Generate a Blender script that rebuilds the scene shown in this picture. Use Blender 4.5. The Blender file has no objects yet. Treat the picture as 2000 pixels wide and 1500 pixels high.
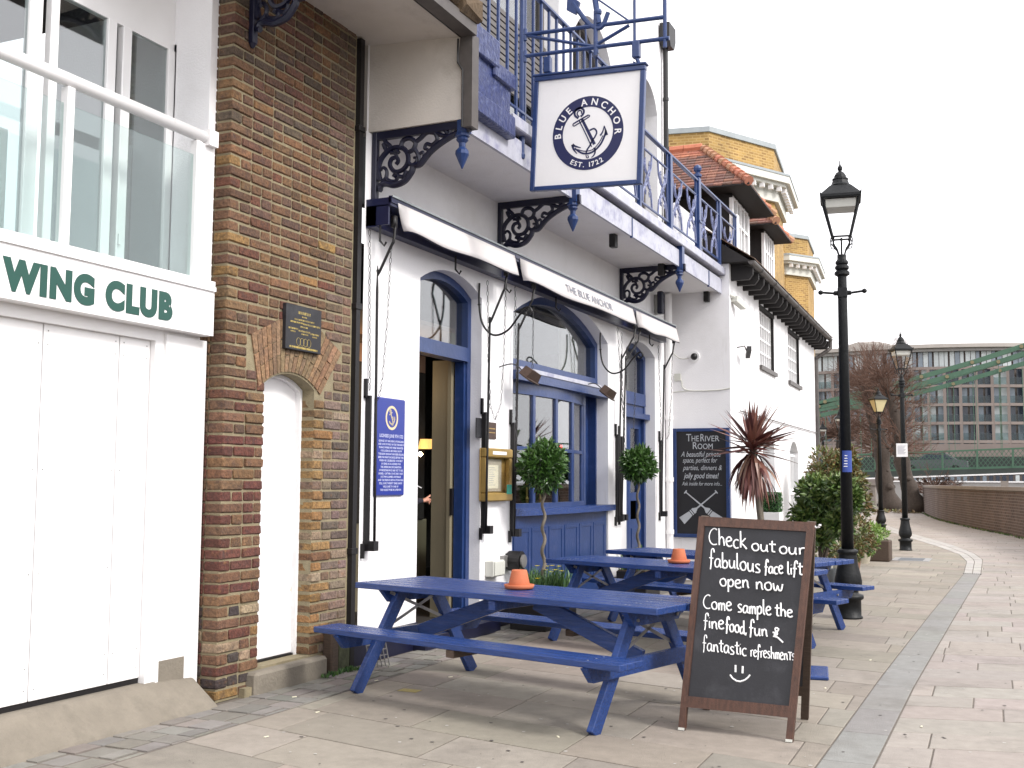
import bpy, math, random
from mathutils import Vector, Matrix
from math import sin, cos, pi, radians, sqrt, atan2
random.seed(7)
sc = bpy.context.scene
COL = sc.collection
# ---------------------------------------------------------------- camera
YAW, PITCH, ROLL = radians(24.467), radians(4.979), 0.006
FPX, CXP, CYP = 2170.0, 1000.0, 750.0
CAM = Vector((0, 0, 1.5))
_fw = Vector((-sin(YAW)*cos(PITCH), cos(YAW)*cos(PITCH), sin(PITCH)))
_r = Vector((cos(YAW), sin(YAW), 0)); _u = _r.cross(_fw)
CR = _r*cos(ROLL)+_u*sin(ROLL); CU = -_r*sin(ROLL)+_u*cos(ROLL)
cd = bpy.data.cameras.new('camera'); cam = bpy.data.objects.new('camera', cd); COL.objects.link(cam)
cd.sensor_width = 36; cd.lens = 36*FPX/2000; cd.clip_end = 3000; cd.clip_start = .05
m = Matrix((CR, CU, -_fw)).transposed().to_4x4(); m.translation = CAM
cam.matrix_world = m; sc.camera = cam
# ---------------------------------------------------------------- sky, sun, exposure
W = bpy.data.worlds.new('World'); sc.world = W; W.use_nodes = True
nt = W.node_tree; nt.nodes.clear()
sky = nt.nodes.new('ShaderNodeTexSky'); sky.sky_type = 'NISHITA'; sky.sun_disc = False
SUN_EL, SUN_AZ = radians(40), radians(98)      # azimuth from +Y towards +X
sky.sun_elevation = SUN_EL; sky.sun_rotation = SUN_AZ; sky.dust_density = 4; sky.air_density = 1.5
hs = nt.nodes.new('ShaderNodeHueSaturation'); hs.inputs['Saturation'].default_value = .15
mx = nt.nodes.new('ShaderNodeMix'); mx.data_type = 'RGBA'; mx.inputs[0].default_value = .72
mx.inputs[7].default_value = (13.2, 13.0, 13.4, 1)   # even cloud layer
bg = nt.nodes.new('ShaderNodeBackground'); bg.inputs[1].default_value = .1
wo = nt.nodes.new('ShaderNodeOutputWorld')
nt.links.new(sky.outputs[0], hs.inputs['Color']); nt.links.new(hs.outputs[0], mx.inputs[6])
nt.links.new(mx.outputs[2], bg.inputs[0]); nt.links.new(bg.outputs[0], wo.inputs[0])
sl = bpy.data.lights.new('sun', 'SUN'); so = bpy.data.objects.new('sun', sl); COL.objects.link(so)
sl.energy = 1.5; sl.angle = radians(13); sl.color = (1, .965, .92)
sd = Vector((sin(SUN_AZ)*cos(SUN_EL), cos(SUN_AZ)*cos(SUN_EL), sin(SUN_EL)))
so.rotation_euler = sd.to_track_quat('Z', 'Y').to_euler()
vs = sc.view_settings; vs.view_transform = 'Standard'; vs.look = 'None'; vs.gamma = 1; vs.use_curve_mapping = False
vs.exposure = 0.90
# ---------------------------------------------------------------- photo rays -> places on real planes
def ray(px, py): return _fw+CR*((px-CXP)/FPX)-CU*((py-CYP)/FPX)
def PG(px, py, z=0.):
    d = ray(px, py); return CAM+d*((z-CAM.z)/d.z)
def PX(px, py, x):
    d = ray(px, py); return CAM+d*(x/d.x)
def PY(px, py, y):
    d = ray(px, py); return CAM+d*(y/d.y)
# ---------------------------------------------------------------- materials
def mat(name, col, rough=.6, var=.12, vs_=6., bump=.0, bs=60., metal=0., spec=.5, dirt=None, dirt_s=1.5, src=None, coat=0., stretch=None, objsp=False, streak=None):
    m = bpy.data.materials.new(name); m.use_nodes = True; n = m.node_tree; N = n.nodes; L = n.links
    b = N['Principled BSDF']; b.inputs['Roughness'].default_value = rough; b.inputs['Metallic'].default_value = metal
    b.inputs['Specular IOR Level'].default_value = spec
    if coat: b.inputs['Coat Weight'].default_value = coat; b.inputs['Coat Roughness'].default_value = .15
    tc = N.new('ShaderNodeTexCoord'); mp = N.new('ShaderNodeMapping'); L.new(tc.outputs['Object'], mp.inputs[0])
    geo = N.new('ShaderNodeNewGeometry')
    if not objsp: L.new(geo.outputs['Position'], mp.inputs[0])
    if stretch: mp.inputs['Scale'].default_value = stretch
    if src == 'obj':
        oi = N.new('ShaderNodeObjectInfo'); base = oi.outputs['Color']
    elif src == 'attr':
        at = N.new('ShaderNodeAttribute'); at.attribute_name = 'col'; base = at.outputs['Color']
    else:
        rgb = N.new('ShaderNodeRGB'); rgb.outputs[0].default_value = (*col, 1); base = rgb.outputs[0]
    no = N.new('ShaderNodeTexNoise'); no.inputs['Scale'].default_value = vs_; no.inputs['Detail'].default_value = 6; no.inputs['Roughness'].default_value = .65
    L.new(mp.outputs[0], no.inputs[0])
    mr = N.new('ShaderNodeMapRange'); mr.inputs[1].default_value = .25; mr.inputs[2].default_value = .75
    mr.inputs[3].default_value = 1-var; mr.inputs[4].default_value = 1+var; L.new(no.outputs[0], mr.inputs[0])
    mu = N.new('ShaderNodeVectorMath'); mu.operation = 'SCALE'; L.new(base, mu.inputs[0]); L.new(mr.outputs[0], mu.inputs['Scale'])
    out = mu.outputs[0]
    if dirt:
        n2 = N.new('ShaderNodeTexNoise'); n2.inputs['Scale'].default_value = dirt_s; n2.inputs['Detail'].default_value = 8; n2.inputs['Roughness'].default_value = .7
        L.new(mp.outputs[0], n2.inputs[0])
        r2 = N.new('ShaderNodeMapRange'); r2.inputs[1].default_value = .52; r2.inputs[2].default_value = .72; r2.inputs[4].default_value = dirt[3]
        L.new(n2.outputs[0], r2.inputs[0])
        mi = N.new('ShaderNodeMix'); mi.data_type = 'RGBA'; L.new(r2.outputs[0], mi.inputs[0]); L.new(out, mi.inputs[6]); mi.inputs[7].default_value = (*dirt[:3], 1)
        out = mi.outputs[2]
    if streak:      # rain streaks and wear running down the face, or along the grain
        m2 = N.new('ShaderNodeMapping'); m2.inputs['Scale'].default_value = streak[5]; L.new(tc.outputs['Object'] if objsp else geo.outputs['Position'], m2.inputs[0])
        n4 = N.new('ShaderNodeTexNoise'); n4.inputs['Scale'].default_value = 1; n4.inputs['Detail'].default_value = 9; n4.inputs['Roughness'].default_value = .72; L.new(m2.outputs[0], n4.inputs[0])
        r4 = N.new('ShaderNodeMapRange'); r4.inputs[1].default_value = streak[4]; r4.inputs[2].default_value = streak[4]+.13; r4.inputs[4].default_value = streak[3]; L.new(n4.outputs[0], r4.inputs[0])
        m4 = N.new('ShaderNodeMix'); m4.data_type = 'RGBA'; L.new(r4.outputs[0], m4.inputs[0]); L.new(out, m4.inputs[6]); m4.inputs[7].default_value = (*streak[:3], 1); out = m4.outputs[2]
    L.new(out, b.inputs['Base Color'])
    if bump:
        n3 = N.new('ShaderNodeTexNoise'); n3.inputs['Scale'].default_value = bs; n3.inputs['Detail'].default_value = 5
        L.new(mp.outputs[0], n3.inputs[0]); bp = N.new('ShaderNodeBump'); bp.inputs['Strength'].default_value = bump; bp.inputs['Distance'].default_value = .01
        L.new(n3.outputs[0], bp.inputs['Height']); L.new(bp.outputs[0], b.inputs['Normal'])
    return m
def glass_mat(name, f0=.06, tint=(.9, .95, .94)):
    """thin pane: Schlick reflection, the same from both sides"""
    m = bpy.data.materials.new(name); m.use_nodes = True; n = m.node_tree; N = n.nodes; L = n.links; N.clear()
    o = N.new('ShaderNodeOutputMaterial'); t = N.new('ShaderNodeBsdfTransparent'); t.inputs[0].default_value = (*tint, 1)
    g = N.new('ShaderNodeBsdfGlossy'); g.inputs['Roughness'].default_value = .015; g.inputs[0].default_value = (.95, .94, .95, 1)
    ge = N.new('ShaderNodeNewGeometry'); dt = N.new('ShaderNodeVectorMath'); dt.operation = 'DOT_PRODUCT'; L.new(ge.outputs['Normal'], dt.inputs[0]); L.new(ge.outputs['Incoming'], dt.inputs[1])
    def mth(op, a, b):
        q = N.new('ShaderNodeMath'); q.operation = op
        for i, v in enumerate((a, b)):
            if v is None: continue
            if hasattr(v, 'links') or hasattr(v, 'is_linked'): L.new(v, q.inputs[i])
            else: q.inputs[i].default_value = v
        return q.outputs[0]
    x1 = mth('SUBTRACT', 1., mth('ABSOLUTE', dt.outputs['Value'], None)); x1 = mth('MAXIMUM', x1, 0.)
    fr = mth('ADD', mth('MULTIPLY', mth('POWER', x1, 5.), 1-f0), f0)
    x = N.new('ShaderNodeMixShader'); L.new(fr, x.inputs[0]); L.new(t.outputs[0], x.inputs[1]); L.new(g.outputs[0], x.inputs[2])
    L.new(x.outputs[0], o.inputs[0]); return m
def emis_mat(name, col, s):
    m = bpy.data.materials.new(name); m.use_nodes = True; b = m.node_tree.nodes['Principled BSDF']
    b.inputs['Base Color'].default_value = (*col, 1); b.inputs['Emission Color'].default_value = (*col, 1); b.inputs['Emission Strength'].default_value = s; return m
def brick_tex(name, c1, c2, mortar, bw=.23, bh=.08, ms=.012, axis='X', mix=.5):
    """far brickwork: pieces too small to tell apart"""
    m = bpy.data.materials.new(name); m.use_nodes = True; n = m.node_tree; N = n.nodes; L = n.links; b = N['Principled BSDF']
    b.inputs['Roughness'].default_value = .85
    uv = N.new('ShaderNodeUVMap'); uv.uv_map = 'UVMap'
    t = N.new('ShaderNodeTexBrick'); t.inputs['Scale'].default_value = 1; t.inputs['Brick Width'].default_value = bw; t.inputs['Row Height'].default_value = bh
    t.inputs['Mortar Size'].default_value = ms; t.inputs['Color1'].default_value = (*c1, 1); t.inputs['Color2'].default_value = (*c2, 1); t.inputs['Mortar'].default_value = (*mortar, 1)
    L.new(uv.outputs[0], t.inputs[0])
    no = N.new('ShaderNodeTexNoise'); no.inputs['Scale'].default_value = .8; no.inputs['Detail'].default_value = 8; L.new(uv.outputs[0], no.inputs[0])
    mr = N.new('ShaderNodeMapRange'); mr.inputs[1].default_value = .3; mr.inputs[2].default_value = .7; mr.inputs[3].default_value = .75; mr.inputs[4].default_value = 1.2; L.new(no.outputs[0], mr.inputs[0])
    mu = N.new('ShaderNodeVectorMath'); mu.operation = 'SCALE'; L.new(t.outputs[0], mu.inputs[0]); L.new(mr.outputs[0], mu.inputs['Scale'])
    L.new(mu.outputs[0], b.inputs['Base Color'])
    bp = N.new('ShaderNodeBump'); bp.inputs['Strength'].default_value = .5; bp.inputs['Distance'].default_value = .01; bp.invert = True
    L.new(t.outputs['Fac'], bp.inputs['Height']); L.new(bp.outputs[0], b.inputs['Normal']); return m
M = {}
M['white'] = mat('white_render', (.80, .79, .80), .7, .03, 3, .35, 70, dirt=(.55, .53, .50, .30), dirt_s=.9, streak=(.42, .39, .34, .35, .60, (5, 5, .5)))
M['whitepaint'] = mat('white_gloss', (.82, .81, .81), .4, .03, 3, .08, 30, streak=(.45, .38, .33, .30, .62, (9, 9, 1.6)))
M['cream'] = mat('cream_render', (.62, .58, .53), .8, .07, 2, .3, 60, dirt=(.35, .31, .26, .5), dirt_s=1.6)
M['blue'] = mat('blue_gloss_paint', (.015, .039, .135), .33, .12, 9, .22, 30, dirt=(.09, .11, .26, .3), dirt_s=7)
M['bluewood'] = mat('blue_painted_wood', (.012, .043, .180), .27, .3, 5, .55, 22, dirt=(.07, .10, .26, .4), dirt_s=3, stretch=(1.2, 14, 14), objsp=True, streak=(.16, .15, .16, .6, .66, (6, 22, 22)))
M['bluerough'] = mat('blue_painted_stone', (.024, .036, .125), .3, .35, 20, 1.0, 24, dirt=(.16, .19, .32, .75), dirt_s=14)
M['bluewhite'] = mat('weathered_pale_blue', (.42, .425, .49), .45, .15, 8, .2, 40, dirt=(.09, .09, .25, .8), dirt_s=3)
M['balciron'] = mat('highlight_flecked_blue_iron', (.13, .15, .28), .3, .4, 25, .3, 40, dirt=(.3, .33, .45, .8), dirt_s=18)  # pale flecks paint the ironwork's highlights into its colour
M['casenavy'] = mat('awning_case_navy', (.008, .011, .05), .35, .1, 8)
M['navy'] = mat('navy_paint', (.006, .007, .026), .4, .15, 8, .1, 30)
M['iron'] = mat('black_iron', (.006, .005, .006), .5, .2, 15, .2, 60)
M['lampiron'] = mat('green_black_iron', (.004, .005, .006), .5, .3, 12, .35, 40, dirt=(.016, .018, .018, .5), dirt_s=14, spec=.3)
M['rust'] = mat('rusty_brown', (.06, .035, .025), .6, .3, 20)
M['brick'] = mat('brick_face', (.3, .15, .1), .88, .62, 42, 1.0, 55, src='obj', dirt=(.055, .034, .030, .8), dirt_s=12, streak=(.22, .105, .04, .6, .56, (15, 15, 19)))
M['brickj'] = mat('brick_face_joined', (.3, .15, .1), .88, .62, 42, 1.0, 55, src='attr', dirt=(.055, .034, .030, .8), dirt_s=12, streak=(.22, .105, .04, .6, .56, (15, 15, 19)))
M['mortar'] = mat('lime_mortar', (.25, .21, .13), .95, .2, 18, .7, 120, dirt=(.16, .14, .10, .6), dirt_s=5)
M['flag'] = mat('flagstone', (.3, .27, .24), .82, .14, 9, .5, 120, src='obj', dirt=(.12, .105, .09, .5), dirt_s=1.5, streak=(.10, .085, .07, .45, .63, (7, 7, 7)))
M['flagj'] = mat('flagstone_joined', (.3, .27, .24), .82, .14, 9, .5, 120, src='attr', dirt=(.12, .105, .09, .5), dirt_s=1.5, streak=(.10, .085, .07, .45, .63, (7, 7, 7)))
M['joint'] = mat('sandy_joint', (.135, .115, .095), .95, .3, 20, .5, 90)
M['concrete'] = mat('concrete', (.20, .175, .14), .9, .15, 6, .6, 50, dirt=(.13, .115, .09, .6), dirt_s=4)
M['green'] = mat('green_vinyl', (.003, .062, .045), .35, .03, 4)
M['glass'] = glass_mat('window_glass', .15, (.75, .8, .8))
M['balglass'] = glass_mat('balcony_glass', .06, (.84, .90, .89))
M['lampglass'] = glass_mat('lantern_glass', .02, (.98, .98, .98))
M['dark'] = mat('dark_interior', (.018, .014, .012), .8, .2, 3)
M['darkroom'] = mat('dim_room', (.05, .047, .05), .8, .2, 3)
M['olive'] = mat('olive_cream_paint', (.22, .19, .125), .55, .06, 4)
M['brownceil'] = mat('brown_ceiling', (.28, .17, .12), .7, .06, 4)
M['slate'] = mat('slate_board', (.013, .013, .017), .55, .25, 9, .1, 80, dirt=(.045, .045, .052, .8), dirt_s=3.5)
M['boardwood'] = mat('stained_wood', (.075, .032, .019), .5, .5, 6, .4, 40, stretch=(9, 9, 1))
M['chalk'] = mat('chalk_pen_white', (.85, .85, .85), .8, .02, 9)
M['terra'] = mat('terracotta', (.46, .13, .055), .75, .12, 18, .2, 60)
M['terraold'] = mat('weathered_terracotta', (.22, .12, .08), .85, .25, 10, .4, 50)
M['stonepot'] = mat('pale_stone_pot', (.42, .38, .30), .85, .12, 10, .3, 50)
M['greypot'] = mat('grey_pot', (.09, .10, .11), .6, .15, 10)
M['wood'] = mat('dark_old_wood', (.075, .05, .035), .8, .3, 12, .5, 40, stretch=(1, 1, 8))
M['bark'] = mat('bark', (.055, .042, .034), .95, .35, 9, 1.0, 20)
M['stem'] = mat('pale_stem', (.13, .11, .085), .8, .25, 30, .3, 60)
M['twig'] = mat('reddish_twigs', (.13, .075, .055), .9, .25, 3)
def leafmat(name, cols, rough=.45):
    m = bpy.data.materials.new(name); m.use_nodes = True; n = m.node_tree; N = n.nodes; L = n.links; b = N['Principled BSDF']
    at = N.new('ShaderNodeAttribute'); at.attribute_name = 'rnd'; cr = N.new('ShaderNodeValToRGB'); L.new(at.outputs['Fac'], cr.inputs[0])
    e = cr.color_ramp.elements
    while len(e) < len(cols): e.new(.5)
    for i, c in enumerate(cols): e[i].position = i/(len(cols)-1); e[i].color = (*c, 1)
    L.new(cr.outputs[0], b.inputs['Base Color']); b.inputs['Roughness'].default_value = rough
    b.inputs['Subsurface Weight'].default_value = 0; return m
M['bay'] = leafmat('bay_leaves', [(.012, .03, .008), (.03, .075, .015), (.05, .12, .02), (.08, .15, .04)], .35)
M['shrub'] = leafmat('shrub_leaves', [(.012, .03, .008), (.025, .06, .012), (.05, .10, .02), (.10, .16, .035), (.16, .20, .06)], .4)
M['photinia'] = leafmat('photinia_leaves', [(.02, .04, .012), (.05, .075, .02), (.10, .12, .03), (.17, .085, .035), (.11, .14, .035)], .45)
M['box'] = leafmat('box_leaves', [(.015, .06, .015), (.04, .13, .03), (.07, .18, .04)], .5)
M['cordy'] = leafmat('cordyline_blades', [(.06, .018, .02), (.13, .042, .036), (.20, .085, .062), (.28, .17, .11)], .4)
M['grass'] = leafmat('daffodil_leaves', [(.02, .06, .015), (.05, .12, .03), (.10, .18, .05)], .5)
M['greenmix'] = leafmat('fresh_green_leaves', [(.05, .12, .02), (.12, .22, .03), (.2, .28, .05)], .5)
M['yellow'] = mat('yellow_petal', (.75, .6, .02), .6)
M['bridge'] = mat('bridge_green', (.055, .125, .078), .5, .12, 2, .05, 10)
M['bridgedk'] = mat('bridge_dark_girder', (.03, .04, .035), .7, .2, 2)
M['gold'] = mat('gold_paint', (.55, .42, .12), .4)
M['brass'] = mat('brass', (.42, .28, .09), .35, .15, 8, .05, 30, metal=.35)
M['paper'] = mat('cream_paper', (.72, .68, .52), .8, .05, 12)
M['signblue'] = mat('plaque_blue', (.010, .026, .24), .3, .05, 4)
M['lettergold'] = mat('plaque_gold_letters', (.62, .52, .33), .5, .05, 10)
M['lettersilver'] = mat('plaque_silver_letters', (.45, .47, .65), .5, .05, 10)
M['apt'] = mat('brown_cladding', (.20, .165, .148), .8, .12, .3)  # lightened: distance haze is put into the colour
M['aptgrey'] = mat('grey_cladding', (.30, .29, .28), .8, .1, .3)
M['aptroof'] = mat('pale_roof_edge', (.36, .33, .30), .8, .1, .3)
M['pane_dark'] = mat('far_dark_glass', (.045, .055, .075), .2, .3, .6)
M['pane_mid'] = mat('far_grey_glass', (.20, .24, .28), .2, .25, .6)
M['pane_light'] = mat('far_curtained_glass', (.50, .54, .54), .4, .15, .8)
M['tile'] = mat('clay_tile', (.42, .15, .10), .9, .3, 16, .6, 50, src='attr', dirt=(.07, .055, .05, .7), dirt_s=7)
M['tileo'] = mat('clay_hip_tile', (.55, .22, .14), .85, .2, 12, .4, 60, src='obj')
M['roofbrown'] = mat('mossy_brown_tile', (.14, .10, .075), .9, .35, 10, .7, 30)
M['blacktimber'] = mat('black_timber', (.012, .010, .010), .75, .2, 12)
M['gutter'] = mat('grey_gutter', (.085, .075, .07), .5, .3, 6)
M['lead'] = mat('lead_flashing', (.30, .33, .34), .6, .12, 3)
M['ybrick'] = brick_tex('yellow_stock_brick', (.40, .25, .075), (.22, .125, .04), (.42, .28, .11), .23, .085, .016)
M['wallbrick'] = brick_tex('river_wall_brick', (.07, .045, .04), (.11, .068, .058), (.18, .155, .13), .24, .085, .010)
M['water'] = mat('river_water', (.10, .095, .075), .12, .1, .3, .3, 2)
M['stone'] = mat('coping_stone', (.24, .21, .185), .85, .15, 5, .4, 40)
M['ragstone'] = mat('rough_brown_stone', (.10, .068, .04), .95, .4, 14, 1.0, 25)
M['skin'] = mat('skin', (.55, .27, .19), .5, .08, 20)
M['cloth'] = mat('dark_cloth', (.016, .014, .022), .9, .2, 20)
M['hair'] = mat('dark_hair', (.02, .012, .008), .6)
M['canvas'] = mat('off_white_canvas', (.66, .63, .62), .8, .05, 4, .15, 20)
M['thintext'] = mat('grey_print', (.30, .31, .36), .8)
M['orange'] = emis_mat('warm_lamp', (1, .55, .18), 9.)
M['hotlamp'] = emis_mat('bright_lamp', (1, .72, .4), 30.)
M['redlamp'] = emis_mat('red_light', (1, .03, .02), 3.)
M['creamglass'] = mat('cream_lantern_glass', (.60, .52, .30), .3, .05, 5)
M['bluesticker'] = mat('blue_sticker', (.02, .05, .25), .4)
M['steel'] = mat('galvanised', (.30, .29, .28), .4, .15, 10, metal=.6)
M['plastic'] = mat('pale_plastic', (.55, .55, .50), .5, .04, 8)
M['teal'] = mat('teal_sticker', (.03, .38, .27), .5)
M['brasspin'] = mat('ochre_pin', (.20, .17, .09), .6)
M['farglass'] = glass_mat('far_balcony_glass', .02, (.72, .78, .78))
M['car'] = mat('silver_car', (.13, .14, .15), .3, .05, 3, metal=.4)
M['tyre'] = mat('tyre', (.02, .02, .02), .8)
M['far'] = mat('far_foliage', (.07, .075, .05), .9, .5, .25)
# ---------------------------------------------------------------- mesh helpers
class MB:
    def __init__(s): s.v = []; s.f = []; s.c = []; s.r = []; s.uv = None
    def add(s, vs, fs, col=None, rnd=None):
        o = len(s.v); s.v.extend([tuple(p) for p in vs]); s.f.extend([tuple(i+o for i in f) for f in fs])
        s.c.extend([col]*len(fs)); s.r.extend([rnd]*len(fs)); return s
    def box(s, a, b, mtx=None, **k):
        x0, y0, z0 = [min(p, q) for p, q in zip(a, b)]; x1, y1, z1 = [max(p, q) for p, q in zip(a, b)]
        vs = [Vector(p) for p in ((x0, y0, z0), (x1, y0, z0), (x1, y1, z0), (x0, y1, z0), (x0, y0, z1), (x1, y0, z1), (x1, y1, z1), (x0, y1, z1))]
        if mtx: vs = [mtx @ p for p in vs]
        return s.add(vs, [(0, 3, 2, 1), (4, 5, 6, 7), (0, 1, 5, 4), (1, 2, 6, 5), (2, 3, 7, 6), (3, 0, 4, 7)], **k)
    def cbox(s, a, b, ch=.004, mtx=None, **k):
        """box with chamfered edges (each face inset)"""
        x0, y0, z0 = [min(p, q) for p, q in zip(a, b)]; x1, y1, z1 = [max(p, q) for p, q in zip(a, b)]
        vs = []; idx = {}
        for i, x in enumerate((x0, x1)):
            for j, y in enumerate((y0, y1)):
                for l, z in enumerate((z0, z1)):
                    sx, sy, sz = (1-2*i)*ch, (1-2*j)*ch, (1-2*l)*ch
                    for t, q in enumerate(((x, y+sy, z+sz), (x+sx, y, z+sz), (x+sx, y+sy, z))):
                        idx[i, j, l, t] = len(vs); vs.append(Vector(q))
        F = []
        g = lambda i, j, l, t: idx[i, j, l, t]
        for i in (0, 1):
            q = [g(i, 0, 0, 0), g(i, 1, 0, 0), g(i, 1, 1, 0), g(i, 0, 1, 0)]; F.append(q if i else q[::-1])
            q = [g(0, i, 0, 1), g(0, i, 1, 1), g(1, i, 1, 1), g(1, i, 0, 1)]; F.append(q if i else q[::-1])
            q = [g(0, 0, i, 2), g(1, 0, i, 2), g(1, 1, i, 2), g(0, 1, i, 2)]; F.append(q if i else q[::-1])
        for a_ in (0, 1):
            for b_ in (0, 1):
                F.append([g(a_, b_, 0, 0), g(a_, b_, 1, 0), g(a_, b_, 1, 1), g(a_, b_, 0, 1)])
                F.append([g(a_, 0, b_, 0), g(a_, 1, b_, 0), g(a_, 1, b_, 2), g(a_, 0, b_, 2)])
                F.append([g(0, a_, b_, 1), g(1, a_, b_, 1), g(1, a_, b_, 2), g(0, a_, b_, 2)])
                for c_ in (0, 1): F.append([g(a_, b_, c_, 0), g(a_, b_, c_, 1), g(a_, b_, c_, 2)])
        if mtx: vs = [mtx @ p for p in vs]
        return s.add(vs, F, **k)
    def bar(s, p, q, w, h=None, up=Vector((0, 0, 1)), ch=0, **k):
        """rectangular bar from p to q, width w (sideways) height h (along up)"""
        p = Vector(p); q = Vector(q); h = h or w; d = q-p; L = d.length; d.normalize()
        sd_ = d.cross(up)
        if sd_.length < 1e-4: sd_ = d.cross(Vector((1, 0, 0)))
        sd_.normalize(); u2 = sd_.cross(d)
        mt = Matrix((d, sd_, u2)).transposed().to_4x4(); mt.translation = p
        if ch: return s.cbox((0, -w/2, -h/2), (L, w/2, h/2), ch, mt, **k)
        return s.box((0, -w/2, -h/2), (L, w/2, h/2), mt, **k)
    def tube(s, pts, r, n=6, caps=True, **k):
        pts = [Vector(p) for p in pts]; R = r if hasattr(r, '__len__') else [r]*len(pts)
        vs = []; fs = []; prev = None
        for i, p in enumerate(pts):
            if i == 0: t = pts[1]-p
            elif i == len(pts)-1: t = p-pts[i-1]
            else: t = (pts[i+1]-p).normalized()+(p-pts[i-1]).normalized()
            t = t.normalized() if t.length > 1e-9 else Vector((0, 0, 1))
            if prev is None:
                a = t.cross(Vector((0, 0, 1)))
                if a.length < 1e-3: a = t.cross(Vector((1, 0, 0)))
            else: a = prev-t*prev.dot(t)
            a.normalize(); prev = a; b = t.cross(a)
            for j in range(n):
                an = 2*pi*j/n; vs.append(p+(a*cos(an)+b*sin(an))*R[i])
        for i in range(len(pts)-1):
            for j in range(n):
                j2 = (j+1) % n; fs.append((i*n+j, i*n+j2, (i+1)*n+j2, (i+1)*n+j))
        if caps: fs.append(tuple(range(n))[::-1]); fs.append(tuple((len(pts)-1)*n+j for j in range(n)))
        return s.add(vs, fs, **k)
    def lathe(s, prof, c=(0, 0, 0), n=20, **k):
        """prof: (r,z) list"""
        vs = []; fs = []
        for r, z in prof:
            for j in range(n): an = 2*pi*j/n; vs.append((c[0]+r*cos(an), c[1]+r*sin(an), c[2]+z))
        for i in range(len(prof)-1):
            for j in range(n): j2 = (j+1) % n; fs.append((i*n+j, i*n+j2, (i+1)*n+j2, (i+1)*n+j))
        if prof[0][0] > 1e-4: fs.append(tuple(range(n))[::-1])
        if prof[-1][0] > 1e-4: fs.append(tuple((len(prof)-1)*n+j for j in range(n)))
        return s.add(vs, fs, **k)
    def prism(s, poly, off, **k):
        """planar polygon (3-D points) extruded by vector off"""
        off = Vector(off); p = [Vector(q) for q in poly]; n = len(p)
        return s.add(p+[q+off for q in p], [tuple(range(n))[::-1], tuple(range(n, 2*n))]+[(i, (i+1) % n, n+(i+1) % n, n+i) for i in range(n)], **k)
    def quad(s, a, b, c, d, **k): return s.add([a, b, c, d], [(0, 1, 2, 3)], **k)
    def mesh(s, name, smooth=False):
        me = bpy.data.meshes.new(name); me.from_pydata(s.v, [], s.f); me.validate(clean_customdata=False)
        if len(me.polygons) == len(s.f):
            if any(c is not None for c in s.c):
                a = me.color_attributes.new('col', 'FLOAT_COLOR', 'CORNER')
                dat = []
                for p, c in zip(me.polygons, s.c):
                    c = c or (.3, .3, .3)
                    dat.extend([c[0], c[1], c[2], 1.]*p.loop_total)
                a.data.foreach_set('color', dat)
            if any(c is not None for c in s.r):
                a = me.attributes.new('rnd', 'FLOAT', 'FACE'); a.data.foreach_set('value', [c or 0. for c in s.r])
        if smooth: me.polygons.foreach_set('use_smooth', [True]*len(me.polygons))
        me.update(); return me
    def build(s, name, m, parent=None, smooth=False, recalc=True):
        me = s.mesh(name, smooth)
        if recalc:
            import bmesh
            bm = bmesh.new(); bm.from_mesh(me); bmesh.ops.recalc_face_normals(bm, faces=bm.faces); bm.to_mesh(me); bm.free()
        return link(name, me, m, parent)
def link(name, me, m=None, parent=None):
    o = bpy.data.objects.new(name, me); COL.objects.link(o)
    if m is not None and not me.materials: me.materials.append(M[m] if isinstance(m, str) else m)
    if parent:
        o.parent = parent
        o.matrix_parent_inverse = inv_world(parent)
    return o
def world(o):
    b = Matrix.LocRotScale(o.location, o.rotation_euler, o.scale)
    return world(o.parent) @ o.matrix_parent_inverse @ b if o.parent else b
def inv_world(p): return world(p).inverted()
def thing(name, label, cat, loc=(0, 0, 0), rz=0., group=None):
    o = bpy.data.objects.new(name, None); COL.objects.link(o); o.location = loc; o.rotation_euler = (0, 0, rz); o.empty_display_size = .2
    o['label'] = label; o['category'] = cat
    if group: o['group'] = group
    return o
def tag(o, label, cat, group=None, kind=None):
    if label: o['label'] = label
    if cat: o['category'] = cat
    if group: o['group'] = group
    if kind: o['kind'] = kind
    return o
def dup(root, loc, rz=None, label=None, scale=None):
    def cp(o, par):
        c = o.copy(); COL.objects.link(c)
        if par: mpi = o.matrix_parent_inverse.copy(); c.parent = par; c.matrix_parent_inverse = mpi
        for ch in list(o.children): cp(ch, c)
        return c
    r = cp(root, None); r.location = loc
    if rz is not None: r.rotation_euler = (0, 0, rz)
    if label: r['label'] = label
    if scale: r.scale = scale
    return r
def cat_rom(pts, n=6, closed=False):
    P = [Vector(p) for p in pts]; out = []
    N = len(P)
    for i in range(N if closed else N-1):
        p0 = P[(i-1) % N] if (closed or i > 0) else P[0]; p1 = P[i]; p2 = P[(i+1) % N]; p3 = P[(i+2) % N] if (closed or i < N-2) else P[-1]
        for j in range(n):
            t = j/n; out.append(.5*((2*p1)+(p2-p0)*t+(2*p0-5*p1+4*p2-p3)*t*t+(3*p1-p0-3*p2+p3)*t**3))
    if not closed: out.append(P[-1])
    return out
def uvbox(o):
    """UVs in metres: walls use (run along wall, z)"""
    me = o.data; uv = me.uv_layers.new(name='UVMap')
    for p in me.polygons:
        n = p.normal
        for li in p.loop_indices:
            v = me.vertices[me.loops[li].vertex_index].co
            if abs(n.z) > .8: uv.data[li].uv = (v.x, v.y)
            else:
                t = Vector((-n.y, n.x, 0)).normalized(); uv.data[li].uv = (v.dot(t), v.z)
def jit(c, a=.12):
    k = 1+random.uniform(-a, a); return tuple(max(0, x*k*(1+random.uniform(-a*.3, a*.3))) for x in c)
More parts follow.
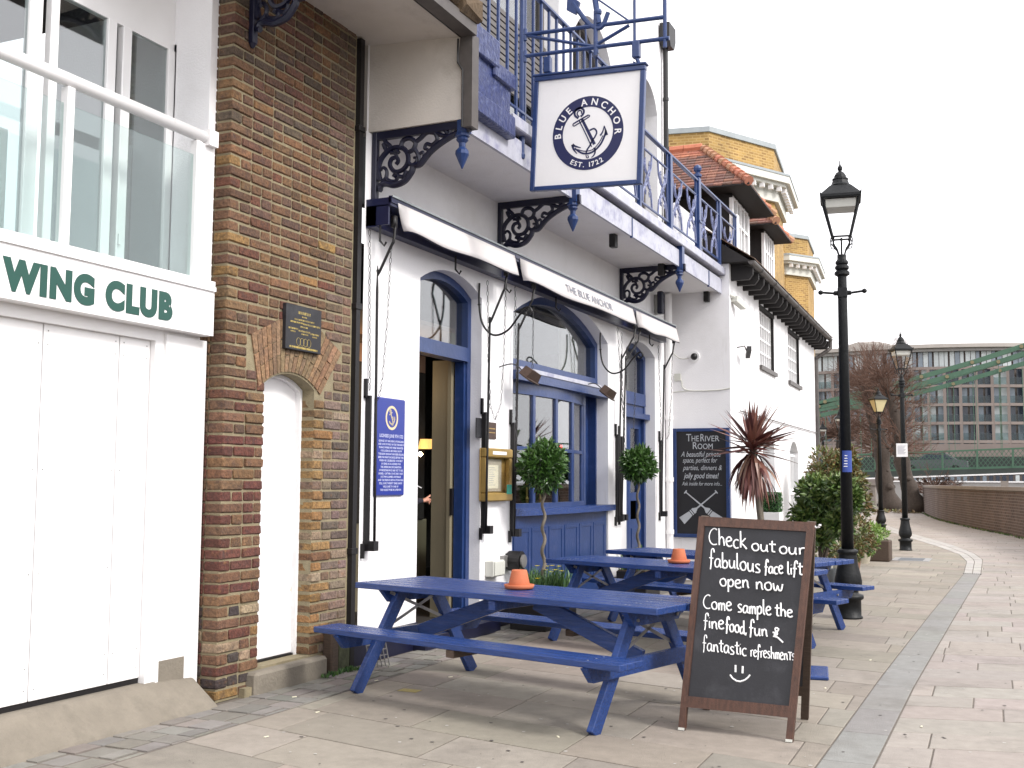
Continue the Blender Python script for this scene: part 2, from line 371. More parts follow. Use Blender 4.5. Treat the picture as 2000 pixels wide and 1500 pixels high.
def text_mesh(body, size, ext=.002, bold=0., shear=0., spacing=1., align='LEFT', res=3, sx=1.):
    cu = bpy.data.curves.new('t', 'FONT'); cu.body = body; cu.size = size; cu.extrude = ext; cu.offset = bold; cu.shear = shear
    cu.space_character = spacing; cu.align_x = align; cu.resolution_u = res
    o = bpy.data.objects.new('t', cu); COL.objects.link(o)
    bpy.context.view_layer.update()
    dg = bpy.context.evaluated_depsgraph_get(); me = bpy.data.meshes.new_from_object(o.evaluated_get(dg))
    bpy.data.objects.remove(o); bpy.data.curves.remove(cu)
    if sx != 1.:
        for v in me.vertices: v.co.x *= sx
    return me
def add_mesh(mb, me, mt, **k):
    mb.add([mt @ v.co for v in me.vertices], [tuple(p.vertices) for p in me.polygons], **k)
def frame(origin, xa, ya):
    xa = Vector(xa).normalized(); ya = Vector(ya); za = xa.cross(ya).normalized(); ya = za.cross(xa)
    mt = Matrix((xa, ya, za)).transposed().to_4x4(); mt.translation = Vector(origin); return mt
FACX = lambda y, z, x: frame((x, y, z), (0, 1, 0), (0, 0, 1))      # lettering on a face that looks at +X
FACY = lambda x, z, y: frame((x, y, z), (1, 0, 0), (0, 0, 1))      # lettering on a face that looks at -Y
# wall in the plane X=x with arched openings; front face + reveals
def arch_wall(mb, x, depth, y0, y1, z0, z1, ops, n=14):
    """ops: (ya, yb, sill, spring, apex) sorted by ya"""
    y = y0
    def fq(a, b, c, d): mb.quad((x, a, c), (x, b, c), (x, b, d), (x, a, d))
    for (ya, yb, si, sp, ap) in ops:
        if ya > y: fq(y, ya, z0, z1)
        if si > z0: fq(ya, yb, z0, si)
        h = ap-sp; w = (yb-ya)/2; R = (w*w+h*h)/(2*h); cz = ap-R; cyy = (ya+yb)/2
        pts = [(cyy-w+2*w*i/n) for i in range(n+1)]; zs = [cz+sqrt(max(0, R*R-(p-cyy)**2)) for p in pts]
        for i in range(n):
            mb.quad((x, pts[i], zs[i]), (x, pts[i+1], zs[i+1]), (x, pts[i+1], z1), (x, pts[i], z1))
            mb.quad((x, pts[i], zs[i]), (x-depth, pts[i], zs[i]), (x-depth, pts[i+1], zs[i+1]), (x, pts[i+1], zs[i+1]))
        mb.quad((x, ya, si), (x-depth, ya, si), (x-depth, ya, sp), (x, ya, sp))
        mb.quad((x, yb, si), (x, yb, sp), (x-depth, yb, sp), (x-depth, yb, si))
        if si > z0: mb.quad((x, ya, si), (x, yb, si), (x-depth, yb, si), (x-depth, ya, si))
        y = yb
    if y < y1: fq(y, y1, z0, z1)
def arc_pts(ya, yb, sp, ap, n=14, inset=0.):
    h = ap-sp; w = (yb-ya)/2; R = (w*w+h*h)/(2*h); cz = ap-R; cyy = (ya+yb)/2; R2 = R-inset
    return [(cyy-(w-inset)+2*(w-inset)*i/n, cz+sqrt(max(0, R2*R2-((w-inset)*(2*i/n-1))**2))) for i in range(n+1)]
def arch_frame(mb, x0, x1, ya, yb, si, sp, ap, t, n=14, sill=False):
    """door or window frame following an arched head"""
    o = [(ya, si)]+arc_pts(ya, yb, sp, ap, n)+[(yb, si)]; i_ = [(ya+t, si)]+arc_pts(ya, yb, sp, ap, n, t)+[(yb-t, si)]
    for a in range(len(o)-1):
        p = [o[a], o[a+1], i_[a+1], i_[a]]
        mb.prism([(x1, q[0], q[1]) for q in p], (x0-x1, 0, 0))
D = -4.95      # street face of the terrace
# ================================================================ GROUND AND PAVEMENT
g = MB().quad((-400, -60, -.06), (400, -60, -.06), (400, 600, -.06), (-400, 600, -.06)).build('ground', mat('ground_far', (.16, .15, .12), .9, .2, .2)); g['kind'] = 'structure'
STRIP_L = [(-1.03, -5), (-1.027, 6.14), (-1.022, 9.15), (-.977, 13.77), (-.884, 20.14), (-.965, 23.39), (-1.20, 25.6), (-1.82, 28.6), (-2.75, 32.5), (-3.75, 36.6), (-5.6, 46), (-7.9, 57), (-12, 70)]
STRIP_R = [(-.745, -5), (-.746, 6.27), (-.753, 8.92), (-.705, 13.7), (-.624, 20.28), (-.70, 24.1), (-.93, 26.2), (-1.52, 29.4), (-2.42, 33.2), (-3.42, 37.4), (-5.3, 46.8), (-7.6, 58), (-11.7, 71)]
def px_at(poly, y):
    for (x0, y0), (x1, y1) in zip(poly, poly[1:]):
        if y0 <= y <= y1: return x0+(x1-x0)*(y-y0)/(y1-y0), (x1-x0)/(y1-y0)
    return poly[-1][0], 0
def clip(poly, a, n):   # keep side where (p-a).n <= 0
    out = []
    for i in range(len(poly)):
        p, q = poly[i], poly[(i+1) % len(poly)]
        dp = (p[0]-a[0])*n[0]+(p[1]-a[1])*n[1]; dq = (q[0]-a[0])*n[0]+(q[1]-a[1])*n[1]
        if dp <= 0: out.append(p)
        if (dp < 0 < dq) or (dq < 0 < dp):
            t = dp/(dp-dq); out.append((p[0]+(q[0]-p[0])*t, p[1]+(q[1]-p[1])*t))
    return out
def area(p): return abs(sum(p[i][0]*p[(i+1) % len(p)][1]-p[(i+1) % len(p)][0]*p[i][1] for i in range(len(p))))/2
base = MB().quad((-30, -8, -.0045), (12, -8, -.0045), (12, 110, -.0045), (-30, 110, -.0045)).build('pavement', 'joint'); base['kind'] = 'structure'
flags = []
def shrink(p, d):
    A = sum(p[i][0]*p[(i+1) % len(p)][1]-p[(i+1) % len(p)][0]*p[i][1] for i in range(len(p)))
    sg = 1 if A > 0 else -1; out = list(p)
    for i in range(len(p)):
        a, b = p[i], p[(i+1) % len(p)]; dx, dy = b[0]-a[0], b[1]-a[1]; L = sqrt(dx*dx+dy*dy)
        if L < 1e-5: continue
        n = (dy/L*sg, -dx/L*sg)      # outward
        out = clip(out, (a[0]-n[0]*d, a[1]-n[1]*d), n)
        if len(out) < 3: return list(p)
    return out
FLC = [(.258, .230, .188), (.245, .218, .180), (.275, .246, .207), (.232, .208, .172), (.262, .230, .193), (.260, .224, .190)]
FLR = [(.31, .272, .242), (.32, .285, .255), (.296, .262, .232), (.314, .278, .248), (.29, .258, .23)]
def flag_rows(ang, o, u0, u1, v0, v1, dep, wmin, wmax, lims, cols, gap=.005, sk_=.02):
    ca, sa = cos(ang), sin(ang); v = v0; rr = random.Random(int(dep*1000)+5)
    while v < v1:
        d = dep*rr.uniform(.9, 1.1); u = u0-rr.uniform(0, wmax)
        while u < u1:
            w = rr.uniform(wmin, wmax)
            P = [(u, v), (u+w, v), (u+w, v+d), (u, v+d)]; P = [(o[0]+a*ca-b*sk_, o[1]+a*sa+b*.985) for a, b in P]
            for (A, n) in lims(P):
                if P: P = clip(P, A, n)
            if len(P) > 2 and area(P) > .006:
                Q = shrink(P, gap); flags.append((Q, jit(rr.choice(cols), .07)))
            u += w
        v += d
def limL(P):     # between the facade and the granite strip
    y = sum(p[1] for p in P)/4; x, s_ = px_at(STRIP_L, y); n = (1, -s_)
    L = [((x, y), n), ((-4.4, 0), (-1, 0))] if y < 16.2 else [((x, y), n), ((-4.05 if y < 27 else -9 - (y-27)*.25, 0), (-1, 0))]
    return L
def limR(P):
    y = sum(p[1] for p in P)/4; x, s_ = px_at(STRIP_R, y); n = (-1, s_)
    L = [((x, y), n)]
    return L
flag_rows(radians(180-11.5)-pi, (0, 0), -20, 2.2, 1.0, 60, .56, .72, 1.1, limL, FLC)
flag_rows(radians(14), (0, 0), -12, 20, 0, 66, .43, .55, 1.3, limR, FLR)
def flag_mb(mb, P, z=0., th=.03, col=None):
    P = [q for i, q in enumerate(P) if abs(q[0]-P[i-1][0])+abs(q[1]-P[i-1][1]) > 1e-4]
    n = len(P); c = .004; I = shrink(P, c)
    if len(I) != n: I = P
    vs = [(p[0], p[1], z-th) for p in P]+[(p[0], p[1], z-.002) for p in P]+[(p[0], p[1], z) for p in I]
    fs = [(i, (i+1) % n, n+(i+1) % n, n+i) for i in range(n)]+[(n+i, n+(i+1) % n, 2*n+(i+1) % n, 2*n+i) for i in range(n)]+[tuple(range(2*n, 3*n))]
    mb.add(vs, fs, col=col)
def vis(x, y, z=0.):
    d = Vector((x, y, z))-CAM; w = d.dot(_fw)
    if w < .5: return None
    return CXP+FPX*d.dot(CR)/w, CYP-FPX*d.dot(CU)/w, w
near = []; rest = []
for P, c in flags:
    cx_ = sum(q[0] for q in P)/len(P); cy_ = sum(q[1] for q in P)/len(P); v = vis(cx_, cy_)
    ok = any((lambda t: t and -20 < t[0] < 2020 and t[1] < 1530)(vis(q[0], q[1])) for q in P)
    if not ok: continue
    near.append((area(P)/(v[2]**3) if v else 0, P, c))
near.sort(key=lambda t: -t[0])
pavement_flags = thing('paved_riverside_walk', 'riverside walk of buff and pink paving slabs in staggered rows', 'pavement')
pavement_flags['kind'] = 'structure'; del pavement_flags['category']; del pavement_flags['label']
for i, (a, P, c) in enumerate(near[:290]):
    mb = MB(); dz = random.uniform(-.0014, .0014); flag_mb(mb, P, dz); o = mb.build('slab', 'flag', pavement_flags); o.color = (*c, 1)
mb = MB()
for a, P, c in near[290:]: flag_mb(mb, P, random.uniform(-.0014, .001), col=c)
o = mb.build('distant_slabs', 'flagj', pavement_flags); o['kind'] = 'stuff'
# granite strip: long slabs near, pale setts beyond Y 20.2
strip = thing('granite_strip', '', ''); del strip['label']; del strip['category']; strip['kind'] = 'structure'
ys = 2.0; rr = random.Random(3)
yy = [2.0]
while yy[-1] < 20.1: yy.append(yy[-1]+rr.uniform(.75, 1.0))
yy[-1] = 20.2
for a, b in zip(yy, yy[1:]):
    P = [(px_at(STRIP_L, a)[0]+.006, a+.004), (px_at(STRIP_R, a)[0]-.006, a+.004), (px_at(STRIP_R, b)[0]-.006, b-.004), (px_at(STRIP_L, b)[0]+.006, b-.004)]
    mb = MB(); flag_mb(mb, P, 0.001); o = mb.build('granite_slab', 'flag', strip); o.color = (*jit((.225, .218, .205), .06), 1)
mb = MB()
for j in range(9):       # metal threshold line of studs across the strip
    x = -.90+.27*j/8; mb.cbox((x, 20.21, -.01), (x+.022, 20.27, .004), .002)
mb.build('drain_slot', 'iron', strip)
a = 20.3
setts = []
while a < 68:
    b = a+.11+.02*random.random()
    l0, s0 = px_at(STRIP_L, a); l1, s1 = px_at(STRIP_L, b); r0 = px_at(STRIP_R, a)[0]; r1 = px_at(STRIP_R, b)[0]
    n = 2
    for j in range(n):
        t0, t1 = j/n, (j+1)/n
        P = [(l0+(r0-l0)*t0, a), (l0+(r0-l0)*t1, a), (l1+(r1-l1)*t1, b), (l1+(r1-l1)*t0, b)]; setts.append((shrink(P, .006), jit((.38, .36, .335), .1)))
    a = b
mb = MB()
for P, c in setts: flag_mb(mb, P, .002, col=c)
o = mb.build('granite_setts', 'flagj', strip); o['kind'] = 'stuff'
# worn setts along the foot of the walls
cob = thing('worn_setts', '', ''); del cob['label']; del cob['category']; cob['kind'] = 'structure'
a = 3.0; mb = MB()
while a < 16.4:
    b = a+random.uniform(.16, .26)
    xx = -4.9
    while xx < -4.42:
        x2 = min(-4.41, xx+random.uniform(.1, .2)); P = shrink([(xx, a), (x2, a+.0), (x2, b), (xx, b)], .009)
        flag_mb(mb, P, random.uniform(-.002, .006), col=jit((.19, .178, .16), .15)); xx = x2
    a = b
o = mb.build('small_setts', 'flagj', cob); o['kind'] = 'stuff'
# ================================================================ BRICK PARTY WALL
bw = thing('brick_wall', 'tall old brown brick party wall with arched white door between boathouse and pub', 'brick wall')
BY0, BY1, BZ = 6.10, 7.70, 5.26
DO = (6.545, 7.185, .17, 2.19, 2.29)
mb = MB(); arch_wall(mb, D-.005, .167, BY0+.01, BY1, 0, 7.0, [DO])
mb.quad((D-.005, BY0+.01, 0), (D-.4, BY0+.01, 0), (D-.4, BY0+.01, 7.), (D-.005, BY0+.01, 7.)); mb.build('mortar_bed', 'mortar', bw)
vars_ = []
for w in (.232, .112):
    for k in range(5):
        mb = MB(); j = lambda: random.uniform(-.003, .003); mb.cbox((-.10, .001, .001), (random.uniform(.0035, .0085), w-.001, .0635), .007)
        mb.v = [(x+j(), y+j(), z+j()) for x, y, z in mb.v]; me = mb.mesh('brick_%d' % int(w*1000)); me.materials.append(M['brick']); vars_.append((w, me))
def brick_col(y, z):
    low_left = y < 6.55 and z < 1.8
    p = random.random()
    red = (.095, .032, .023); brn = (.122, .064, .035); yel = (.23, .13, .048); dk = (.045, .034, .032); pink = (.16, .105, .075); ora = (.15, .078, .038); pale = (.25, .18, .12)
    if z < .62 and y < 6.55: c = random.choice([red, dk, dk, brn, yel, pale, brn])
    elif low_left: c = red if p < .72 else (brn if p < .93 else ora)
    elif y > 7.15 and y < 7.4 and z < 1.9: c = random.choice([yel, ora, yel, pale, pink, yel])
    elif y > 7.4 and z < 2.2: c = random.choice([dk, pink, (.16, .10, .09), pale, (.16, .10, .09)])
    elif z > 3.8: c = random.choice([brn, (.10, .05, .034), (.12, .055, .038), ora, (.08, .055, .04)])
    else: c = random.choice([brn, brn, (.108, .055, .033), brn, ora, (.145, .085, .042), (.095, .055, .038), yel if p < .2 else brn, (.115, .045, .028)])
    if y > 7.35: c = tuple(x*.55+.45*q for x, q in zip(c, (.15, .115, .09)))
    return jit(c, .18)
ARC = [PX(490, 652, D), PX(547, 623, D), PX(620, 640, D), PX(666, 690, D)]
fan_in = arc_pts(6.475, 7.255, 2.155, 2.30, 18)
def outer(i, n=18):
    t = i/n*3; k = min(2, int(t)); f_ = t-k
    return ARC[k].y*(1-f_)+ARC[k+1].y*f_, ARC[k].z*(1-f_)+ARC[k+1].z*f_
FAN = [(p[0], p[1]) for p in fan_in]+[outer(i) for i in range(18, -1, -1)]
def inside(y, z, poly):
    c = False
    for i in range(len(poly)):
        (a, b), (c2, d2) = poly[i], poly[i-1]
        if (b > z) != (d2 > z) and y < (c2-a)*(z-b)/(d2-b)+a: c = not c
    return c
cand = []; rowh = .0785
row = 0; z = .012
while z < BZ-.03:
    y = BY0; k = 0
    hdr_course = row % 2
    seq = 0
    if hdr_course: plan = [.112]
    else: plan = [.232]
    while y < BY1-.02:
        if k == 0: w = .232 if row % 2 == 0 else .112
        else: w = (.112 if random.random() < .62 else .232) if row % 2 else (.232 if random.random() < .6 else .112)
        last = w
        if y+w > BY1: w = .112
        if y+w > BY1+.01: break
        c_in = DO[0] < y+w*.85 and y+w*.15 < DO[1] and z < 2.16 and z > .12
        if z > 2.1 and DO[0] < y+w/2 < DO[1] and z < 2.30: c_in = True
        if not c_in or True:
            yy0, yy1 = y, y+w
            if z < 2.16 and z > .02:
                if yy0 < DO[0] < yy1: yy1 = DO[0]+.003
                elif yy0 < DO[1] < yy1: yy0 = DO[1]-.003
                elif DO[0] <= yy0 and yy1 <= DO[1]: yy0 = yy1
            if DO[0]-.02 <= yy0 < DO[1] and 2.10 < z < 2.3 : yy0 = yy1
            if z < 2.16:
                if DO[1] < yy0 < DO[1]+.07: yy0 = DO[1]-.003
                if DO[0]-.07 < yy1 < DO[0]: yy1 = DO[0]+.003
            if yy1-yy0 > .04 and not inside((yy0+yy1)/2, z+.033, FAN) and not (inside(yy0+.03, z+.033, FAN) and inside(yy1-.03, z+.033, FAN)):
                cand.append((yy0, yy1, z+random.uniform(-.002, .002), row))
        y += w+.011; k += 1
    z += rowh; row += 1
def score(c):
    v = vis(D, (c[0]+c[1])/2, c[2])
    on = -10 < v[0] < 2010 and -10 < v[1] < 1510
    return (c[1]-c[0])/(v[2]**2)*(1 if on else .01)
cand.sort(key=lambda c: -score(c))
for i, (ya, yb, z, rw) in enumerate(cand[:285]):
    w = .232 if yb-ya > .17 else .112; me = random.choice([q for ww, q in vars_ if ww == w])
    o = bpy.data.objects.new('brick', me); COL.objects.link(o); o.parent = bw
    o.location = (D, ya, z); o.scale = (1.3 if ya <= BY0+.001 else (1.58 if (abs(ya-DO[1]+.003) < .002 or abs(yb-DO[0]-.003) < .002) else 1), (yb-ya)/w, 1); o.color = (*brick_col((ya+yb)/2, z), 1)
mb = MB()
for (ya, yb, z, rw) in cand[285:]:
    mb.cbox((D-(.165 if (abs(ya-DO[1]+.003) < .002 or abs(yb-DO[0]-.003) < .002) else .10), ya, z), (D+random.uniform(.001, .007), yb, z+.0635), .007, col=brick_col((ya+yb)/2, z))
for i in range(int(7.0/rowh)):   # return face towards the boathouse
    zz = .012+i*rowh
    if zz > BZ-.03: mb.cbox((D-.12, BY0-.002, zz), (D, BY0+.1, zz+.066), .005, col=brick_col(6.2, zz))
    mb.cbox((D-.24, BY0-.001, zz), (D-.135, BY0+.05, zz+.066), .005, col=brick_col(6.2, zz))
o = mb.build('small_bricks', 'brickj', bw); o['kind'] = 'stuff'
for i in range(18):      # gauged arch
    a, b = fan_in[i], fan_in[i+1]; c, d = outer(i+1), outer(i)
    g_ = .10; lerp = lambda p, q, t: (p[0]+(q[0]-p[0])*t, p[1]+(q[1]-p[1])*t)
    A, B = lerp(a, b, g_), lerp(b, a, g_); C_, D_ = lerp(c, d, g_/2), lerp(d, c, g_/2)
    split = .33 if i % 2 else .62
    for s0, s1 in ((0.01, split-.012), (split+.012, 1)):
        q = [lerp(A, D_, s0), lerp(B, C_, s0), lerp(B, C_, s1), lerp(A, D_, s1)]
        o = MB().prism([(D-.03, p[0], p[1]) for p in q], (.037, 0, 0)).build('arch_brick', 'brick', bw)
        base_c = (.23, .135, .075) if i in (0, 1, 2, 3, 14, 15, 16, 17) else (.19, .125, .072)
        o.color = (*jit(base_c, .18), 1)
MB().prism([(D-.02, p[0], p[1]) for p in FAN], (.016, 0, 0)).build('arch_mortar', 'mortar', bw)
dr = MB(); pts = [(DO[0], DO[2])]+arc_pts(DO[0], DO[1], DO[3], DO[4], 14)+[(DO[1], DO[2])]
dr.prism([(D-.20, p[0], p[1]) for p in pts], (.04, 0, 0)); dd = dr.build('door', 'whitepaint', bw)
fr = MB(); arch_frame(fr, D-.16, D-.115, DO[0], DO[1], DO[2], DO[3], DO[4], .028); fr.build('door_frame', 'whitepaint', dd)
MB().box((D-.155, DO[0]+.03, .19), (D-.145, DO[1]-.03, .27)).box((D-.158, DO[1]-.065, .85), (D-.15, DO[1]-.06, .93)).build('kick_board', 'whitepaint', dd)
sp0 = PX(571, 1150, D-.158); MB().prism([(D-.1595, sp0.y+.028*cos(2*pi*j/9)*random.uniform(.7, 1.2), sp0.z+.032*sin(2*pi*j/9)*random.uniform(.7, 1.2)) for j in range(9)], (.001, 0, 0)).build('rust_stain', mat('tan_stain', (.62, .50, .38), .8, .2, 60), dd)
MB().box((D-.18, DO[0], .155), (D-.13, DO[1], .185)).build('door_gap', 'iron', dd)
st = MB().cbox((D-.2, 6.43, -.02), (D+.085, 7.32, .155), .02); st.build('stone_step', 'concrete', bw)
MB().box((D-.02, 6.35, -.02), (D+.05, 6.45, .06)).build('brick_foot', 'mortar', bw)
# plaque on the brick wall
pq = thing('memorial_plaque', 'dark slate plaque with gold lettering screwed over the arched brick door head', 'plaque', (0, 0, 0))
MB().cbox((D+.002, 6.742, 2.468), (D+.04, 7.20, 2.81), .004).build('slab', 'slate', pq)
mb = MB()
def wr(y, z, s, t, **k):
    add_mesh(mb, text_mesh(t, s, .0008, align='CENTER', **k), FACX(y, z, D+.0415))
def faint_line(y, z, w, h):      # cast lettering too worn to read
    a = y-w/2
    while a < y+w/2:
        ww = random.uniform(.3, .6)*h; mb.box((D+.0405, a, z), (D+.0413, a+ww*.35, z+h)); mb.box((D+.0405, a+ww*.35, z+random.choice([0, h*.45, h*.8])), (D+.0413, a+ww, z+h*random.uniform(.85, 1)-0.0)) if random.random() < .5 else None
        a += ww+h*.22
for q in ((6.97, 2.745, .16, .021), (6.97, 2.722, .06, .010), (6.97, 2.695, .25, .012), (6.88, 2.672, .17, .013), (7.07, 2.668, .22, .013), (6.97, 2.645, .10, .012), (6.83, 2.622, .12, .013), (6.97, 2.612, .14, .013), (7.11, 2.605, .11, .013), (6.83, 2.602, .06, .010), (6.98, 2.592, .09, .010), (7.11, 2.585, .06, .010), (6.97, 2.483, .36, .015)): faint_line(*q)
for k in range(4): mb.tube([(D+.0415, 6.90+.045*k+.026*cos(a), 2.535+.03*sin(a)) for a in [2*pi*i/14 for i in range(15)]], .0012, 4)
wr(6.97, 2.483, .021, 'THE UPPER MALL  LONDON W6')
mb.build('lettering', 'gold', pq)
# ================================================================ BOATHOUSE (left)
bh = thing('boathouse', 'white boathouse with green lettering, glass fronted balcony and tall white doors', 'boathouse')
RX = -5.09
mb = MB(); mb.box((RX-.05, 2.0, 2.78), (D-.03, 6.03, 2.81)); mb.box((RX-.05, 2.0, 2.475), (D-.045, 6.03, 2.78)); sb = mb.build('sign_board', 'whitepaint', bh)
# sign lettering, right end of the word ROWING visible
mb = MB()
p0 = PX(3, 570, D-.04); p1 = PX(337, 628, D-.04)
def sign_word(t): return text_mesh(t, .226, .002, bold=.0155, align='LEFT', res=6, spacing=1.17)
me2 = sign_word('WING CLUB'); xs_ = [v.co.x for v in me2.vertices]; kx = (p1.y-p0.y)/(max(xs_)-min(xs_)); me2.transform(Matrix.Diagonal((kx, 1, 1, 1)))
add_mesh(mb, me2, FACX(p0.y-min(xs_)*kx, 2.535, D-.043))
mb.build('lettering', 'green', bh)
mb = MB(); mb.box((RX-.25, 5.68, .05), (RX, 6.08, 2.45)); mb.box((RX-.25, 2.0, 2.40), (RX-.02, 6.03, 2.475)); mb.build('door_surround', 'whitepaint', bh)
MB().box((RX-.10, 5.60, .1), (RX-.02, 5.68, 2.40)).build('door_jamb', 'whitepaint', bh)
MB().cbox((RX-.25, 5.70, -.02), (RX+.002, 5.95, .33), .006).build('stone_footing', 'concrete', bh)
yy = [2.0, 2.85, 3.52, 4.19, 4.76, 5.125, 5.60]
ydiv = [PX(70, 1000, RX-.06).y, PX(222, 1000, RX-.06).y]
yl = [2.0, 2.7, 3.4, ydiv[0]-.0]
edges = [2.0, 3.0, 3.75, ydiv[0], ydiv[1], 5.60]
for a, b in zip(edges, edges[1:]):
    mb = MB(); mb.cbox((RX-.10, a+.004, .235), (RX-.06, b-.004, 2.40), .003)
    pn = mb.build('door_panel', 'whitepaint', bh)
    nb = MB()
    for (zz) in (2.36, 2.28, 1.55, .95, .42, .3):
        for yq in (a+.035, b-.035):
            if random.random() < .8: nb.lathe([(0, -.001), (.005, -.001), (.005, .001)], (0, 0, 0), 6); nb.v[-18:] = [(RX-.0595, yq+v[0], zz+v[1]) for v in nb.v[-18:]]
    nb.build('screw_heads', 'steel', pn)
MB().box((RX-.30, 2.0, .195), (RX-.07, 5.62, .236)).build('door_shadow_gap', 'iron', bh)
ap = MB(); prof = [(RX-.3, .20), (RX-.03, .20), (RX+.02, .19), (D+.08, .02), (D+.11, -.02), (RX-.3, -.02)]
n = len(prof); ys = [2.0, 3.2, 4.4, 5.2, 5.8, 6.02]
for i, y in enumerate(ys):
    k = 1 if i < 5 else .75
    ap.v.extend([(p[0]+random.uniform(-.008, .008) if 1 < j < 5 else p[0], y, p[1]*(1 if i < 5 else .9)) for j, p in enumerate(prof)])
for i in range(len(ys)-1):
    for j in range(n): ap.f.append((i*n+j, i*n+(j+1) % n, (i+1)*n+(j+1) % n, (i+1)*n+j))
ap.f.append(tuple(range(n))); ap.f.append(tuple((len(ys)-1)*n+j for j in range(n))[::-1]); ap.c = [None]*len(ap.f); ap.r = [None]*len(ap.f)
apo = ap.build('concrete_apron', 'concrete'); apo['kind'] = 'structure'
# balustrade
mb = MB().tube([(RX+.05, 2.0, 3.80+.04), (RX+.05, 5.92, 3.805+.04)], .042, 14); mb.build('handrail', 'whitepaint', bh, smooth=True)
MB().box((RX, 5.93, 3.79), (RX+.10, 6.02, 3.90)).build('rail_bracket', 'whitepaint', bh)
for y in (5.86, 4.73, 3.62, 2.55):
    MB().cbox((RX+.015, y-.028, 2.81), (RX+.075, y+.028, 3.80), .004).build('rail_post', 'whitepaint', bh)
MB().box((RX+.015, 5.89, 2.81), (RX+.06, 6.03, 3.80)).build('end_filler', 'whitepaint', bh)
for a, b in ((4.76, 5.83), (3.65, 4.70), (2.58, 3.59)):
    MB().box((RX+.036, a, 2.83), (RX+.046, b, 3.70)).build('glass_panel', 'balglass', bh)
MB().box((RX-.0, 2.0, 2.81), (RX+.10, 6.03, 2.85)).build('base_rail', 'whitepaint', bh)
mb = MB(); mb.box((-6.6, 6.03, 2.7), (RX+.0, 6.12, 7)); mb.box((-6.4, 2, 2.68), (RX, 6.03, 2.78)); mb.build('side_wall', 'white', bh)
# folding doors behind the balcony
WXX = -5.42
yr = [PX(px, py, WXX) for px, py in ((345, 200), (325, 200), (252, 200), (235, 200), (222, 200), (205, 200), (108, 200), (92, 200), (75, 200), (50, 200))]
f = [q.y for q in yr]
mb = MB(); mb.box((WXX-.05, 2.0, 2.75), (WXX, 6.03, 2.83)); mb.box((WXX-.05, 2., 4.55), (WXX, 6.03, 5.2)); mb.build('door_track', 'whitepaint', bh)
for a, b in ((f[0], f[1]), (f[2], f[3]), (f[4], f[5]), (f[6], f[7]), (f[8], f[9]), (3.1, 3.16), (3.22, 3.28)):
    MB().cbox((WXX-.045, min(a, b), 2.83), (WXX+.01, max(a, b), 4.55), .004).build('door_stile', 'whitepaint', bh)
MB().box((WXX-.03, f[0], 2.78), (WXX+.02, 6.03, 4.6)).build('reveal_panel', 'white', bh)
for a, b in ((f[1], f[2]), (f[5], f[6]), (f[9], 3.28)): MB().box((WXX-.02, min(a, b), 2.83), (WXX-.012, max(a, b), 4.55)).build('door_glass', 'glass', bh)
hb = MB().box((WXX+.01, f[3]+.0, 3.05), (WXX+.03, f[3]+.025, 3.12)).tube([(WXX+.03, f[3]-.02, 2.9), (WXX+.03, f[3]-.02, 4.3)], .007, 6).build('bolt_rod', 'whitepaint', bh)
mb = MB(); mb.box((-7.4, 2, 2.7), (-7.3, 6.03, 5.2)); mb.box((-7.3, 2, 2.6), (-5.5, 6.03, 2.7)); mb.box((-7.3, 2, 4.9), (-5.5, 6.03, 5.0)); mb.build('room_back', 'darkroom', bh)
MB().box((-6.0, 4.2, 2.75), (-5.9, 5.05, 3.75)).build('pale_screen', 'plastic', bh)
# ================================================================ THE PUB
pub = thing('pub', 'white rendered riverside pub with blue woodwork, arched openings and iron balcony', 'pub')
OA = (8.83, 10.12, .12, 3.355, 3.52); OB = (10.90, 13.97, .10, 3.335, 3.70); OC = (14.72, 16.08, .10, 3.365, 3.52)
PY0, PY1 = 7.86, 16.82
mb = MB(); arch_wall(mb, D, .30, PY0, PY1, .22, 4.45, [OA, OB, OC])
mb.box((D-.3, 7.70, 0), (D-.035, PY0, 7.5)); mb.build('ground_floor_wall', 'white', pub)
for a, b in ((7.78, OA[0]), (OA[1], OB[0]), (OB[1], OC[0]), (OC[1], 16.55)): MB().box((D-.1, a, -.02), (D+.02, b, .235)).build('black_plinth', 'navy', pub)
# upper floor wall with arched windows
UX = D-.02
uo = [(8.35, 10.95, 4.85, 6.75, 7.05), (11.9, 13.55, 4.85, 7.35, 7.75), (14.6, 15.75, 4.85, 7.2, 7.6)]
mb = MB()
w_ = PX(1098, 62, UX), PX(1170, 130, UX)
uo = [(9.2, 12.25, 4.7, 8.6, 8.9), (12.72, 14.22, 4.7, 7.1, 7.62), (15.2, 16.35, 4.7, 7.2, 7.6)]
arch_wall(mb, UX, .28, 7.9, 16.95, 4.45, 9.6, uo); mb.box((UX-4, 16.70, 4.4), (UX-.29, 16.945, 9.6)); mb.box((UX-4, 7.9, 9.6), (UX, 16.95, 9.65)); mb.build('upper_wall', 'white', pub)
for (a, b, s0, s1, s2) in uo:
    wn = MB(); arch_frame(wn, UX-.26, UX-.20, a, b, s0, s1, s2, .07); wn.box((UX-.25, (a+b)/2-.03, s0), (UX-.19, (a+b)/2+.03, s2-.02)); w = wn.build('upper_window', 'gutter', pub)
    gp = [(a+.03, s0)]+arc_pts(a, b, s1, s2, 12, .03)+[(b-.03, s0)]
    MB().prism([(UX-.245, y, z) for y, z in gp], (.005, 0, 0)).build('pane', 'glass', w)
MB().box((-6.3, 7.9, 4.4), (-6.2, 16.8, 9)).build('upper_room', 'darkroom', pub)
mb = MB(); 
for k in range(12): mb.box((UX-.18, 9.3, 5.9+.075*k), (UX-.15, 12.2, 5.955+.075*k))
mb.build('louvre_shutter', 'gutter', pub)
